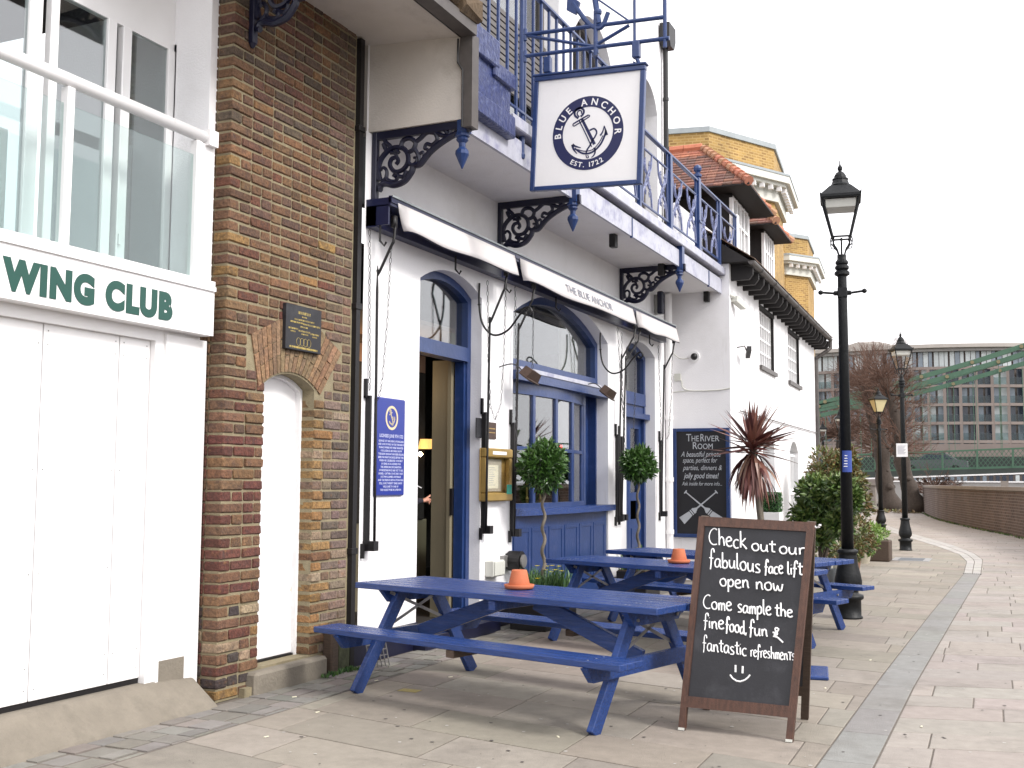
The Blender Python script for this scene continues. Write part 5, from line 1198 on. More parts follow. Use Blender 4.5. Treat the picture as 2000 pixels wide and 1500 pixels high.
MB().tube(cat_rom([PY(1315, 735, YB-.01), PY(1330, 742, YB-.01), PY(1334, 757, YB-.012), PY(1350, 763, YB-.01), PY(1400, 762, YB-.01), PY(1426, 758, YB-.01)], 5), .009, 5).tube([PY(1313, 766, YB-.01), PY(1350, 763, YB-.01)], .007, 5).tube(cat_rom([PY(1315, 690, YB-.01), PY(1328, 700, YB-.01), PY(1345, 700, YB-.01)], 4), .006, 5).tube(cat_rom([PY(1308, 568, YB-.01), PY(1322, 562, YB-.01), PY(1370, 560, YB-.01), PY(1400, 566, YB-.01)], 4), .009, 5).box((PY(1318, 744, YB).x, YB-.03, PY(1318, 744, YB).z), (PY(1330, 730, YB).x, YB, PY(1330, 730, YB).z)).build('cable_run', 'plastic', cb)['kind'] = 'stuff'
c2 = thing('slack_wire', 'slack dark wire strung along the white cottage wall behind the red palm', 'cable')
MB().tube(cat_rom([HP(.6, .03, 2.62), HP(4, .03, 2.63), HP(9.8, .03, 2.66)], 6), .010, 5).build('wire', 'gutter', c2)
# ================================================================ YELLOW BRICK MANSION BLOCK
yb = thing('yellow_brick_block', 'yellow brick mansion block with canted bays and white dentil cornices behind the cottage', 'building')
def bay(P, Pc, zt, zc, back):
    """P plan of the wall, (left..right) ; cornice offset .33"""
    mb = MB(); n = len(P)
    full = P+[(P[-1][0]-3, P[-1][1]+.6), (back[0], back[1])]
    mb.prism([(x, y, 0) for x, y in full], (0, 0, zt)); o = mb.build('bay', 'ybrick', yb); uvbox(o)
    cx_ = sum(p[0] for p in full)/len(full); cy_ = sum(p[1] for p in full)/len(full)
    def off(d):
        out = []
        for i, p in enumerate(full):
            a = full[i-1]; b = full[(i+1) % len(full)]
            n1 = Vector((p[1]-a[1], -(p[0]-a[0]))).normalized(); n2 = Vector((b[1]-p[1], -(b[0]-p[0]))).normalized(); m_ = (n1+n2)
            m_ = m_/max(.3, m_.dot(n1)); 
            out.append((p[0]+m_.x*d, p[1]+m_.y*d))
        return out
    sg = 1
    t = off(.3); 
    if (t[2][0]-cx_)**2 < (full[2][0]-cx_)**2: sg = -1
    def slab(nm, m_, d, za, zb_): MB().prism([(x, y, za) for x, y in off(d*sg)], (0, 0, zb_-za)).build(nm, m_, o)
    slab('coping', 'lead', .06, zt, zt+.16); slab('cornice_lead', 'lead', .50, zc, zc+.07); slab('cornice', 'plastic', .48, zc-.22, zc); slab('cornice_bed', 'plastic', .36, zc-.32, zc-.22); slab('frieze', 'plastic', .12, zc-.75, zc-.50); slab('cornice_shade', 'plastic', .10, zc-.5, zc-.32)  # grey of the cornice slabs carries their shade in the colour
    op = off(.28*sg); dn = MB()
    for i in range(len(P)-1):
        a, b = Vector(op[i]), Vector(op[i+1]); L = (b-a).length; k = int(L/.38)
        for j in range(k):
            c = a+(b-a)*(j+.5)/k; dn.box((c.x-.07, c.y-.07, zc-.46), (c.x+.07, c.y+.07, zc-.32))
    dn.build('dentils', 'whitepaint', o)['kind'] = 'stuff'
    return o
bay([(-9.4, 31.6), (-8.1, 31.85), (-6.68, 34.4), (-6.95, 37.2)], None, 11.9, 10.95, (-12, 31.2))
bay([(-8.72, 47.0), (-7.96, 48.05), (-8.24, 51.3)], None, 11.9, 11.0, (-12, 46.6))
mb = MB(); mb.prism([(-13, 36, 0), (-7.6, 36, 0), (-8.9, 48.5, 0), (-13, 48.5, 0)], (0, 0, 11.2)); o = mb.build('main_wall', 'ybrick', yb); uvbox(o)
# ================================================================ LAMP POSTS
def lamp_post(kind=0):
    r = thing('lamp_post', '', 'street lamp', group='black lamp posts along the riverside walk')
    mb = MB()
    mb.lathe([(.15, 0), (.15, .02), (.135, .03), (.135, .20), (.16, .215), (.165, .235), (.16, .26), (.11, .275), (.108, .30), (.145, .35), (.15, .41), (.132, .50), (.108, .60), (.098, .69), (.098, .71), (.112, .72), (.112, .75), (.08, .765)], n=20)
    mb.build('base', 'lampiron', r, smooth=False)
    for o in [o for o in r.children]: o.data.polygons.foreach_set('use_smooth', [True]*len(o.data.polygons))
    MB().lathe([(.068, .75), (.052, 3.55), (.05, 3.98), (.05, 4.10)], n=16).build('column', 'lampiron', r, smooth=True)
    MB().lathe([(.052, 3.85), (.085, 3.87), (.085, 3.90), (.06, 3.92), (.078, 3.94), (.078, 3.965), (.06, 3.985), (.072, 4.0), (.072, 4.02), (.05, 4.05)], n=16).build('collar', 'lampiron', r)
    mb = MB(); mb.cbox((-.055, -.055, 3.60), (.055, .055, 3.72), .01)
    for s in (-1, 1): mb.tube([(s*.05, 0, 3.66), (s*.09, 0, 3.66), (s*.10, 0, 3.66), (s*.23, 0, 3.675)], [.028, .028, .014, .014], 8); mb.lathe([(0, -.03), (.022, -.02), (.03, 0), (.022, .02), (0, .03)], (s*.24, 0, 3.675), 10)
    mb.build('ladder_bar', 'lampiron', r)
    mb = MB()
    for a in range(4):
        an = a*pi/2+pi/4; c, s = cos(an), sin(an)
        mb.tube(cat_rom([(.045*c, .045*s, 4.10), (.07*c, .07*s, 4.16), (.10*c, .10*s, 4.19), (.13*c, .13*s, 4.24), (.115*c, .115*s, 4.29)], 4), .009, 5)
        mb.tube(cat_rom([(.10*c, .10*s, 4.19), (.15*c, .15*s, 4.20), (.17*c, .17*s, 4.25), (.15*c, .15*s, 4.30)], 4), .006, 5)
    mb.tube([(0, 0, 4.1), (0, 0, 4.3)], .012, 6); mb.build('cradle', 'lampiron', r)
    z0, z1, h0, h1 = 4.30, 4.74, .095, .20
    mb = MB()
    for sx, sy in ((-1, -1), (-1, 1), (1, 1), (1, -1)): mb.bar((sx*h0, sy*h0, z0), (sx*h1, sy*h1, z1), .018)
    for (h, z, t) in ((h0, z0, .018), (h1, z1, .024)):
        for a, b in (((-h, -h), (-h, h)), ((-h, h), (h, h)), ((h, h), (h, -h)), ((h, -h), (-h, -h))): mb.bar((a[0], a[1], z), (b[0], b[1], z), t)
    mb.build('lantern_frame', 'lampiron', r)
    gm = 'lampglass' if kind == 0 else 'creamglass'
    for a, b in (((-1, -1), (-1, 1)), ((-1, 1), (1, 1)), ((1, 1), (1, -1)), ((1, -1), (-1, -1))):
        MB().quad((a[0]*h0, a[1]*h0, z0+.01), (b[0]*h0, b[1]*h0, z0+.01), (b[0]*(h1-.004), b[1]*(h1-.004), z1-.01), (a[0]*(h1-.004), a[1]*(h1-.004), z1-.01)).build('glass_pane', gm, r, recalc=False)
    mb = MB(); h2 = h1+.025
    def ringsq(h, z): return [(-h, -h, z), (h, -h, z), (h, h, z), (-h, h, z)]
    R_ = [ringsq(h2, z1), ringsq(h2, z1+.03), ringsq(.115, z1+.15), ringsq(.09, z1+.16)]
    vs = sum(R_, []); fs = [(4*i+j, 4*i+(j+1) % 4, 4*i+4+(j+1) % 4, 4*i+4+j) for i in range(3) for j in range(4)]+[(0, 3, 2, 1), (12, 13, 14, 15)]
    mb.add(vs, fs); mb.lathe([(.115, .15), (.118, .17), (.10, .19), (.085, .23), (.09, .235), (.09, .25), (.07, .26), (.065, .29), (.045, .32), (.02, .335), (.02, .345), (.028, .36), (.028, .385), (.012, .41), (.008, .415), (.006, .46), (0, .47)], (0, 0, z1), 14)
    for sx in (-1, 1):
        for sy in (-1, 1): mb.prism([(sx*h2, sy*h2, z1), (sx*(h2-.03), sy*h2, z1+.02), (sx*(h2+.005), sy*(h2+.005), z1+.065)], (0, -sy*.012, 0))
    mb.build('lantern_roof', 'lampiron', r)
    if kind == 0: MB().box((-.165, -.165, z1-.115), (.165, .165, z1-.02)).build('reflector_tray', 'plastic', r)
    return r
lp = lamp_post(0); lp['label'] = 'nearest tall black lamp post with clear square lantern, blue sticker on its column'
lp2 = dup(lp, (-2.352, 26.511, 0), radians(24), 'black lamp post with clear lantern and white notice, beside the pale granite curve', (.95,)*3)
lp3 = lamp_post(1); lp3['label'] = 'shorter black lamp post with cream glass lantern behind the one with the notice'
lp3.location = (-3.94, 36.44, 0); lp3.scale = (1.05, 1.05, .865); lp3.rotation_euler = (0, 0, radians(30))
lp4 = dup(lp, (-9.3, 56, 0), .3, 'distant black lamp post beside the white house edge, left of two far ones', (.95,)*3)
q = PY(1608, 900, 60); lp4.location = (q.x, 60, -.2)
q = PY(1645, 890, 52); lp5 = dup(lp, (q.x-.1, 52, -.1), .3, 'distant black lamp post seen just left of the nearest lamp column', (.95,)*3)
stk = thing('x', 'x', 'x'); bpy.data.objects.remove(stk)
mb = MB(); n = 8
for j in range(n):
    a0, a1 = radians(235+110*j/n), radians(235+110*(j+1)/n); mb.quad((.0675*cos(a0), .0675*sin(a0), 1.62), (.0675*cos(a1), .0675*sin(a1), 1.62), (.067*cos(a1), .067*sin(a1), 1.86), (.067*cos(a0), .067*sin(a0), 1.86))
st_ = mb.build('blue_sticker', 'bluesticker'); st_.parent = lp
mb = MB()
for k in range(5): mb.box((-.024+.003*k, -.0690, 1.68+.03*k), (.018, -.0670, 1.688+.03*k))
s_ = mb.build('sticker_print', 'whitepaint'); s_.parent = lp
lp.location = (-1.769, 12.988, 0); lp.rotation_euler = (radians(0), 0, radians(8)); lp.scale = (1, 1, 1)
nt_ = thing('notice_on_lamp', 'white paper notice tied to the second lamp post', 'notice')
q = PY(1761, 879, 26.3); MB().box((q.x-.12, 26.37, q.z-.15), (q.x+.12, 26.385, q.z+.15)).build('sheet', 'whitepaint', nt_)
mb = MB()
for k in range(8): mb.box((q.x-.09, 26.366, q.z+.09-.025*k), (q.x+.08-.02*(k % 3), 26.3695, q.z+.098-.025*k))
mb.build('print', 'thintext', nt_)
# ================================================================ PICNIC TABLES
def picnic(L=2.8):
    r = thing('picnic_table', '', 'picnic table', group='blue painted picnic tables outside the pub')
    T = .74; pw = .118
    for i in range(6):
        y = -.3525-.0+i*.1275-.0+.0; y = -.378+i*.127
        o = MB().cbox((-L/2+random.uniform(-.006, .006), y, T-.042), (L/2+random.uniform(-.006, .006), y+pw, T), .004).build('top_plank', 'bluewood', r)
    for s in (-1, 1):
        for i in range(2 if False else 3):
            y = s*.66+(-.125+i*.085); MB().cbox((-L/2+random.uniform(-.006, .006), y, .415), (L/2, y+.08, .455), .004).build('seat_plank', 'bluewood', r)
        for e in (-1, 1):
            x = e*(L/2-.29)
            MB().bar((x, s*.17, T-.045), (x, s*.635, .0), .045, .095, up=Vector((0, 1, 0)) if False else Vector((0, 0, 1)), ch=.004).build('leg', 'bluewood', r)
    for e in (-1, 1):
        x = e*(L/2-.29)
        MB().prism([(x+e*.024, -.36, T-.043), (x+e*.024, .36, T-.043), (x+e*.024, .27, T-.135), (x+e*.024, -.27, T-.135)], (e*.042, 0, 0)).build('top_batten', 'bluewood', r)
        MB().prism([(x+e*.024, -.80, .413), (x+e*.024, .80, .413), (x+e*.024, .72, .32), (x+e*.024, -.72, .32)], (e*.042, 0, 0)).build('seat_bearer', 'bluewood', r)
        MB().bar((x-e*.04, -.02, .37), (e*.12, -.02, T-.07), .045, .11, ch=.004).build('diagonal_brace', 'bluewood', r)
        mb = MB()
        for s in (-1, 1): mb.bar((x+e*.0, s*.30, T-.06), (x, -s*.36, .42), .004, .022)
        mb.build('steel_cross_tie', 'steel', r)
    MB().cbox((-.03, -.36, T-.11), (.03, .36, T-.043), .004).build('centre_batten', 'bluewood', r)
    mb = MB()
    for e in (-1, 1):
        x = e*(L/2-.29)
        for k in range(6):
            for dx in (.03, .06): mb.lathe([(0, -.001), (.006, -.001), (.006, .0012), (0, .0016)], (x+e*dx, -.319+k*.127, T), 7)
        for s in (-1, 1):
            for q in (.58, .66, .75): mb.lathe([(0, -.001), (.006, -.001), (.006, .0012), (0, .0016)], (x+e*.045, s*q, .455), 7)
            for (yy_, zz_) in ((.24, T-.10), (.43, .37)): mb.tube([(x-e*.02, s*yy_, zz_), (x+e*.078, s*yy_, zz_)], .011, 7)
    mb.build('bolt_heads', 'steel', r)['kind'] = 'stuff'
    for s in (-1, 1): MB().cbox((-.035, s*.66-.12, .365), (.035, s*.66+.12, .414), .004).build('seat_batten', 'wood', r)
    return r
pt = picnic(2.60)
def place(o, a, b, ang=None):   # near-left and near-right corners of the top
    a, b = Vector((a[0], a[1], 0)), Vector((b[0], b[1], 0)); d = (b-a).normalized(); n = Vector((-d.y, d.x, 0)); c = (a+b)/2+n*.385
    o.location = (c.x, c.y, 0); o.rotation_euler = (0, 0, atan2(d.y, d.x))
t2 = dup(pt, (0, 0, 0)); t3 = dup(pt, (0, 0, 0))
place(pt, (-4.53, 7.14), (-2.00, 6.51)); pt['label'] = 'nearest blue picnic table, one upturned terracotta pot on it, by the brick wall'
place(t2, (-4.26, 10.17), (-1.77, 9.42)); t2['label'] = 'second blue picnic table, partly behind the chalkboard, holding the farther terracotta pot'
place(t3, (-4.22, 11.80), (-1.78, 10.89)); t3['label'] = 'farthest blue picnic table, reaching past the chalkboard to the nearest lamp post'
def pot_on(px, py, lab):
    c = PG(px, py, .745); r = thing('upturned_pot', lab, 'flower pot', group='upturned terracotta pots used as ashtrays')
    MB().lathe([(.06, .0), (.10, .004), (.108, .03), (.10, .032), (.06, .012)], n=28).build('saucer', 'terra', r, smooth=False)
    MB().lathe([(.076, .012), (.078, .02), (.055, .125), (.050, .132), (.02, .132), (.018, .12)], n=28).build('pot', 'terra', r, smooth=False)
    for o in r.children: o.data.polygons.foreach_set('use_smooth', [abs(p.normal.z) < .9 for p in o.data.polygons])
    r.location = (c.x, c.y, .742); return r
pot_on(1014, 1149, 'upturned terracotta pot on saucer on the nearest picnic table'); pot_on(1326, 1099, 'upturned terracotta pot on saucer on the second picnic table')
# ================================================================ CHALKBOARD (A-board)
ab = thing('chalkboard', 'tall wooden A-frame chalkboard with white handwriting and a smiley face', 'chalkboard')
BL, BR, TL, TR = Vector((-1.925, 6.70, 0)), Vector((-1.238, 6.675, 0)), PY(1366, 1009, 7.0), PY(1591, 1021, 7.0)
def bpnt(u, v, d=0.):
    p = (BL*(1-u)+BR*u)*(1-v)+(TL*(1-u)+TR*u)*v; return p+BN*d
BN = ((BR-BL).cross(TL-BL)).normalized()
if BN.y > 0: BN = -BN
def bprism(mb, us, d0, d1): mb.prism([bpnt(u, v, d0) for u, v in us], BN*(d1-d0))
s_ = .058
for nm, us in (('stile', [(0, 0), (s_, 0), (s_, 1), (0, 1)]), ('stile', [(1-s_, 0), (1, 0), (1, 1), (1-s_, 1)]), ('rail', [(s_, .105), (1-s_, .105), (1-s_, .155), (s_, .155)]), ('rail', [(s_, .955), (1-s_, .955), (1-s_, 1), (s_, 1)])):
    mb = MB(); bprism(mb, us, -.025, .012); mb.build(nm, 'boardwood', ab)
mb = MB(); bprism(mb, [(s_-.01, .15), (1-s_+.01, .15), (1-s_+.01, .957), (s_-.01, .957)], -.012, .0); mb.build('slate_panel', 'slate', ab)
for u in (.0, 1-s_):
    mb = MB(); bprism(mb, [(u, 0), (u+s_, 0), (u+s_, .012), (u, .012)], -.026, .014); mb.build('foot_pad', 'plastic', ab)
bk = [Vector((-1.95, 7.36, 0)), Vector((-1.262, 7.34, 0))]; TT = [TL+Vector((0, .03, 0)), TR+Vector((0, .03, 0))]
def kp(u, v): return (bk[0]*(1-u)+bk[1]*u)*(1-v)+(TT[0]*(1-u)+TT[1]*u)*v
for nm, us in (('rear_stile', [(0, 0), (.07, 0), (.07, 1), (0, 1)]), ('rear_stile', [(.93, 0), (1, 0), (1, 1), (.93, 1)]), ('rear_rail', [(.07, .12), (.93, .12), (.93, .18), (.07, .18)])):
    MB().prism([kp(u, v) for u, v in us], (0, .03, .006)).build(nm, 'wood', ab)
MB().prism([kp(u, v) for u, v in [(.06, .17), (.94, .17), (.94, .97), (.06, .97)]], (0, .012, 0)).build('rear_panel', 'slate', ab)
# handwriting, stroke by stroke
GL = {
 'C': ([[(.62, .92), (.45, 1.0), (.2, .85), (.05, .5), (.12, .15), (.35, .0), (.62, .05)]], .68),
 'h': ([[(.08, 1.0), (.10, .5), (.10, 0)], [(.10, .3), (.25, .5), (.40, .42), (.44, .2), (.47, 0)]], .56),
 'e': ([[(.06, .27), (.3, .32), (.42, .42), (.3, .55), (.12, .48), (.05, .25), (.15, .03), (.35, 0), (.48, .1)]], .52),
 'c': ([[(.42, .48), (.25, .52), (.08, .38), (.07, .15), (.22, 0), (.42, .05)]], .48),
 'k': ([[(.08, 1.0), (.09, .5), (.09, 0)], [(.45, .6), (.25, .4), (.12, .28), (.3, .15), (.52, -.05)]], .54),
 'o': ([[(.28, .52), (.1, .42), (.06, .2), (.2, .0), (.42, .05), (.48, .3), (.38, .5), (.24, .52)]], .56),
 'u': ([[(.07, .5), (.07, .2), (.18, .0), (.38, .1), (.45, .5)], [(.45, .5), (.45, .1), (.52, 0)]], .58),
 't': ([[(.2, .85), (.2, .3), (.22, .05), (.38, .02)], [(.02, .58), (.2, .58), (.42, .60)]], .42),
 'r': ([[(.1, .5), (.12, .2), (.12, 0)], [(.12, .3), (.22, .48), (.40, .52)]], .42),
 'f': ([[(.40, .85), (.34, 1.05), (.2, 1.0), (.16, .7), (.15, .2), (.10, -.18)], [(.02, .5), (.2, .48), (.34, .5)]], .40),
 'a': ([[(.42, .48), (.2, .5), (.06, .3), (.1, .05), (.28, .02), (.42, .25), (.44, .48)], [(.44, .48), (.44, .12), (.54, 0)]], .56),
 'b': ([[(.08, 1.0), (.08, .4), (.10, 0)], [(.10, .3), (.28, .5), (.44, .35), (.42, .1), (.25, .0), (.10, .06)]], .54),
 'l': ([[(.08, 1.0), (.08, .4), (.10, .08), (.22, 0)]], .26),
 's': ([[(.38, .48), (.2, .52), (.08, .42), (.2, .28), (.36, .18), (.32, .02), (.06, .0)]], .46),
 'i': ([[(.08, .5), (.08, .2), (.10, 0)], [(.08, .74), (.09, .72)]], .20),
 'p': ([[(.08, .5), (.09, 0), (.09, -.40)], [(.09, .3), (.28, .52), (.44, .38), (.40, .08), (.2, 0), (.09, .08)]], .54),
 'n': ([[(.08, .5), (.10, 0)], [(.10, .28), (.26, .5), (.40, .42), (.43, .15), (.5, .0)]], .56),
 'w': ([[(.04, .5), (.10, .08), (.24, .02), (.32, .35), (.40, .05), (.55, .05), (.64, .5)]], .72),
 'm': ([[(.07, .5), (.09, 0)], [(.09, .3), (.2, .5), (.30, .42), (.31, 0)], [(.31, .3), (.42, .5), (.54, .42), (.57, .0)]], .66),
 'd': ([[(.42, .48), (.2, .5), (.06, .3), (.1, .05), (.28, .02), (.42, .25)], [(.44, 1.0), (.44, .3), (.46, .05), (.55, 0)]], .58),
 ',': ([[(.10, .05), (.02, -.16)]], .2),
 'T': ([[(.0, .62), (.5, .62)], [(.26, .62), (.26, 0)]], .46),
 '&': ([[(.15, .35), (.5, .85), (.30, 1.0), (.25, .8), (.42, .45), (.2, .2), (.45, .1), (.85, -.30)], [(.05, .55), (.35, .5), (.1, .15)]], .8),
 ' ': ([], .38)}
mb = MB()
BM = frame(bpnt(0, 0, .002), BR-BL, TL-BL)   # approx plane frame
def board_hit(px, py):
    d = ray(px, py); P = bpnt(.5, .5, .0015); t = (P-CAM).dot(BN)/d.dot(BN); return CAM+d*t
def write(txt, p0, p1, hpx, r=.0052):
    A, B = board_hit(*p0), board_hit(*p1); X_ = (B-A); W_ = sum(GL[c][1] for c in txt); U = X_.normalized(); k = X_.length/W_
    H_ = (board_hit(p0[0], p0[1]-hpx)-A).length; V = (board_hit(p0[0]-hpx*.0, p0[1]-hpx)-A).normalized(); x = 0
    mb = MB(); rr2 = random.Random(len(txt))
    for ch in txt:
        st, w = GL[ch]; dy = rr2.uniform(-.04, .04); sk = rr2.uniform(.95, 1.06)
        for s in st:
            P = cat_rom([A+U*k*(x+p[0])+V*H_*(p[1]*sk+dy) for p in s], 4)
            mb.tube(P, r*1.0, 5)
        x += w
    o_ = mb.build('written_word', 'chalk', ab); o_['kind'] = 'stuff'
write('Check', (1384, 1063), (1459, 1072), 31); write('out', (1467, 1074), (1515, 1079), 26); write('our', (1521, 1080), (1572, 1084), 26)
write('fabulous', (1385, 1105), (1486, 1118), 31); write('face', (1493, 1119), (1530, 1121), 26); write('lift', (1537, 1121), (1568, 1124), 26)
write('open', (1405, 1143), (1464, 1150), 28); write('now', (1475, 1150), (1531, 1155), 28)
write('Come', (1373, 1187), (1430, 1194), 28); write('sample', (1440, 1196), (1507, 1201), 28); write('the', (1513, 1202), (1549, 1206), 26)
write('fine', (1374, 1225), (1415, 1230), 28); write('food,', (1417, 1233), (1459, 1238), 26); write('fun', (1463, 1239), (1500, 1244), 28); write('&', (1508, 1246), (1528, 1248), 20)
write('fantastic', (1372, 1269), (1459, 1281), 28, .0046); write('refreshmenTs', (1465, 1282), (1553, 1290), 24, .0038)
for a, b in (((1436.5, 1299), (1436.5, 1313)), ((1450.5, 1301), (1450, 1315))): mb.tube([board_hit(*a), board_hit(*b)], .006, 6)
mb.tube([board_hit(*p) for p in ((1426, 1318), (1431, 1325), (1439, 1330), (1446, 1331), (1455, 1328), (1461, 1323), (1465, 1318))], .0055, 6)
mb.build('smiley_face', 'chalk', ab)['kind'] = 'stuff'
# blue menu stand just behind, seen edge on
ms = thing('blue_menu_stand', 'slim blue menu stand standing edge-on right behind the chalkboard', 'menu stand')
v_ = Vector((-1.50, 9.36, 0)).normalized(); n_ = Vector((v_.y, -v_.x, 0))
c_ = Vector((-1.575, 9.1, 0)); 
mt = Matrix((v_, n_, Vector((0, 0, 1)))).transposed().to_4x4(); mt.translation = c_
MB().cbox((-.3, -.028, .03), (.3, .028, 1.12), .01, mt).build('post_panel', 'bluewood', ms); MB().cbox((-.28, -.034, .75), (.28, -.029, 1.10), .001, mt).cbox((-.28, .029, .75), (.28, .034, 1.10), .001, mt).build('menu_sheet', 'plastic', ms)
MB().cbox((-.30, -.17, 0), (.22, .17, .03), .008, mt).build('foot_plate', 'bluewood', ms)
fl_ = MB()
for k in range(7):
    a = random.uniform(0, 6.28); fl_.lathe([(0, 0), (.012, .006), (0, .012)], (TR.x+.01+.018*cos(a), TR.y+.02, TR.z-.02+.016*sin(a)), 6)
tag(fl_.build('white_blossoms', 'whitepaint'), 'tiny white paper flowers fixed to the top right corner of the chalkboard', 'decoration')
# ================================================================ PLANTS
def leaf(mb, p, d, up, L, W, r):
    d = d.normalized(); s = d.cross(up)
    if s.length < .01: s = d.cross(Vector((1, 0, 0)))
    s.normalize(); n = s.cross(d)
    a = p; b = p+d*L*.45+s*W*.5+n*W*.12; c = p+d*L; e = p+d*L*.45-s*W*.5+n*W*.12
    mb.add([a, b, c, e], [(0, 1, 2), (0, 2, 3)], rnd=r)
def rdir(rr): 
    z = rr.uniform(-1, 1); a = rr.uniform(0, 2*pi); q = sqrt(1-z*z); return Vector((q*cos(a), q*sin(a), z))
def leaf_ball(mb, c, R, n, L, W, rr, hollow=.55, bump=.12, k=7, flat=0):
    c = Vector(c); R = Vector(R) if hasattr(R, '__len__') else Vector((R, R, R))
    lobes = [(rdir(rr), rr.uniform(.6, 1.)) for _ in range(k)]
    for _ in range(n):
        d = rdir(rr); rad = rr.uniform(hollow, 1)**.5
        b = 1+bump*(max([max(0, d.dot(l))**6*w for l, w in lobes])*2-1)
        p = c+Vector((d.x*R.x, d.y*R.y, d.z*R.z))*rad*b
        dd = (d*.7+rdir(rr)*.8+Vector((0, 0, .15)))
        shade = .35+.35*(rad-hollow)+rr.uniform(-.3, .35)+.12*d.z  # darker inside, paler on top: crown shading put into leaf colour
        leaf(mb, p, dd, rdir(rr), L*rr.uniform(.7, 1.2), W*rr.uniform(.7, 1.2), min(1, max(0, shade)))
rr = random.Random(11)
def topiary(px, py, X_, rad, stem_px, lab):
    c = PX(px, py, X_); t = thing('bay_topiary', lab, 'topiary tree', (0, 0, 0), group='ball topped bay trees by the window')
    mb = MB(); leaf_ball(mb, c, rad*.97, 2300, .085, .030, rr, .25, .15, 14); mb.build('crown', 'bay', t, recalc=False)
    P = []; z0 = .38; H_ = c.z-rad*.7-z0
    for i in range(60): u = i/59; a = u*2*pi*4.6; P.append((c.x+.012*cos(a), c.y+.026*sin(a), z0+H_*u))
    MB().tube(P, [.021-.006*i/59 for i in range(60)], 7).build('twisted_stem', 'stem', t, smooth=True); return c
c1 = topiary(1062, 910, D+.42, .245, None, 'ball shaped bay tree on twisted stem before the bow window, nearer one')
c2 = topiary(1246, 908, D+.42, .215, None, 'ball shaped bay tree on twisted stem by the far blue door')
def planter(c, w, lab, yel=True):
    t = thing('planter_box', lab, 'planter', group='planters with daffodil leaves under the bay trees')
    MB().cbox((c.x-.2, c.y-w, 0), (c.x+.2, c.y+w, .36), .01).build('trough', 'iron', t); MB().box((c.x-.185, c.y-w+.015, .30), (c.x+.185, c.y+w-.015, .372)).build('soil', 'wood', t)
    mb = MB()
    for _ in range(420):
        p = Vector((c.x+rr.uniform(-.18, .18), c.y+rr.uniform(-w+.03, w-.03), .36)); d = Vector((rr.uniform(-.35, .35), rr.uniform(-.35, .35), 1)).normalized(); L = rr.uniform(.14, .30); s = Vector((cos(rr.uniform(0, 6)), sin(rr.uniform(0, 6)), 0))*.006
        q = p+d*L*.6; e = p+d*L+Vector((d.x, d.y, -.15))*L*.35; r = rr.random(); mb.add([p-s, p+s, q+s, q-s, e], [(0, 1, 2, 3), (3, 2, 4)], rnd=r)
    mb.build('leaves', 'grass', t, recalc=False)
    mb = MB()
    for _ in range(9):
        p = Vector((c.x+rr.uniform(-.1, .2), c.y+rr.uniform(-w, w), .36+rr.uniform(.16, .28)))
        for k in range(6): leaf(mb, p, Vector((cos(k), sin(k), .2)), Vector((0, 0, 1)), .035, .02, .5)
    mb.build('yellow_flowers', 'yellow', t, recalc=False)
planter(Vector((c1.x, c1.y+.02, 0)), .42, 'dark planter of daffodil leaves at the foot of the nearer bay tree'); planter(Vector((c2.x, c2.y, 0)), .30, 'dark planter with yellow flowers at the foot of the farther bay tree')
wpot = thing('white_tub', 'white tapered tub standing by the wall behind the second table', 'plant tub')
q = PG(1189, 1160, 0); MB().lathe([(.10, 0), (.15, .38), (.165, .38), (.165, .42), (.14, .42), (.13, .36)], (D+.3, 14.35, 0), 18).build('tub', 'whitepaint', wpot); mb = MB(); leaf_ball(mb, (D+.3, 14.35, .48), .15, 120, .06, .03, rr); mb.build('foliage', 'grass', wpot, recalc=False)
# cordyline
cp = thing('red_cordyline', 'spiky red-brown cordyline palm on a leaning trunk behind the chalkboard', 'palm')
yc = 14.6; top = PY(1470, 872, yc); bot = PY(1486, 1015, yc); dirt_ = (top-bot).normalized()
B0 = bot-dirt_*.72; mb = MB(); mb.tube([B0, bot, top-dirt_*.25, top], [.055, .045, .04, .05], 10); mb.build('trunk', 'stem', cp, smooth=True)
mb = MB()
def blade(mb, p, d, L, W, droop, r):
    s = d.cross(Vector((0, 0, 1)))
    if s.length < .05: s = Vector((1, 0, 0))
    s.normalize(); s = (s+rdir(rr)*.5).normalized(); vs = []; n = 6; q = p.copy(); dd = d.copy()
    for i in range(n+1):
        t = i/n; w = W*(.55+1.1*t if t < .4 else (1-t)*1.65+.0)*.5; vs += [q+s*w, q-s*w]; dd = (dd+Vector((0, 0, -droop/n))).normalized(); q = q+dd*(L/n)
    mb.add(vs, [(2*i, 2*i+1, 2*i+3, 2*i+2) for i in range(n)], rnd=r)
for i in range(95):
    a = rr.uniform(0, 2*pi); el = rr.uniform(-.15, 1.5); d = Vector((cos(a)*cos(el), sin(a)*cos(el), sin(el))); blade(mb, top+Vector((0, 0, rr.uniform(-.12, .06))), d, rr.uniform(.50, .74), .066, rr.uniform(.02, .25), rr.uniform(.1, .75))
for i in range(130):
    a = rr.uniform(0, 2*pi); el = rr.uniform(-1.0, .1); d = Vector((cos(a)*cos(el), sin(a)*cos(el), sin(el))); blade(mb, top+Vector((0, 0, rr.uniform(-.3, -.05))), d, rr.uniform(.45, .68), .058, rr.uniform(1.4, 3.2), rr.uniform(0, .95))
mb.build('blades', 'cordy', cp, recalc=False)
MB().lathe([(.16, 0), (.21, .40), (.225, .40), (.225, .45), (.20, .45), (.19, .40), (0, .40)], (B0.x, B0.y, 0), 20).build('pot', 'terraold', cp)
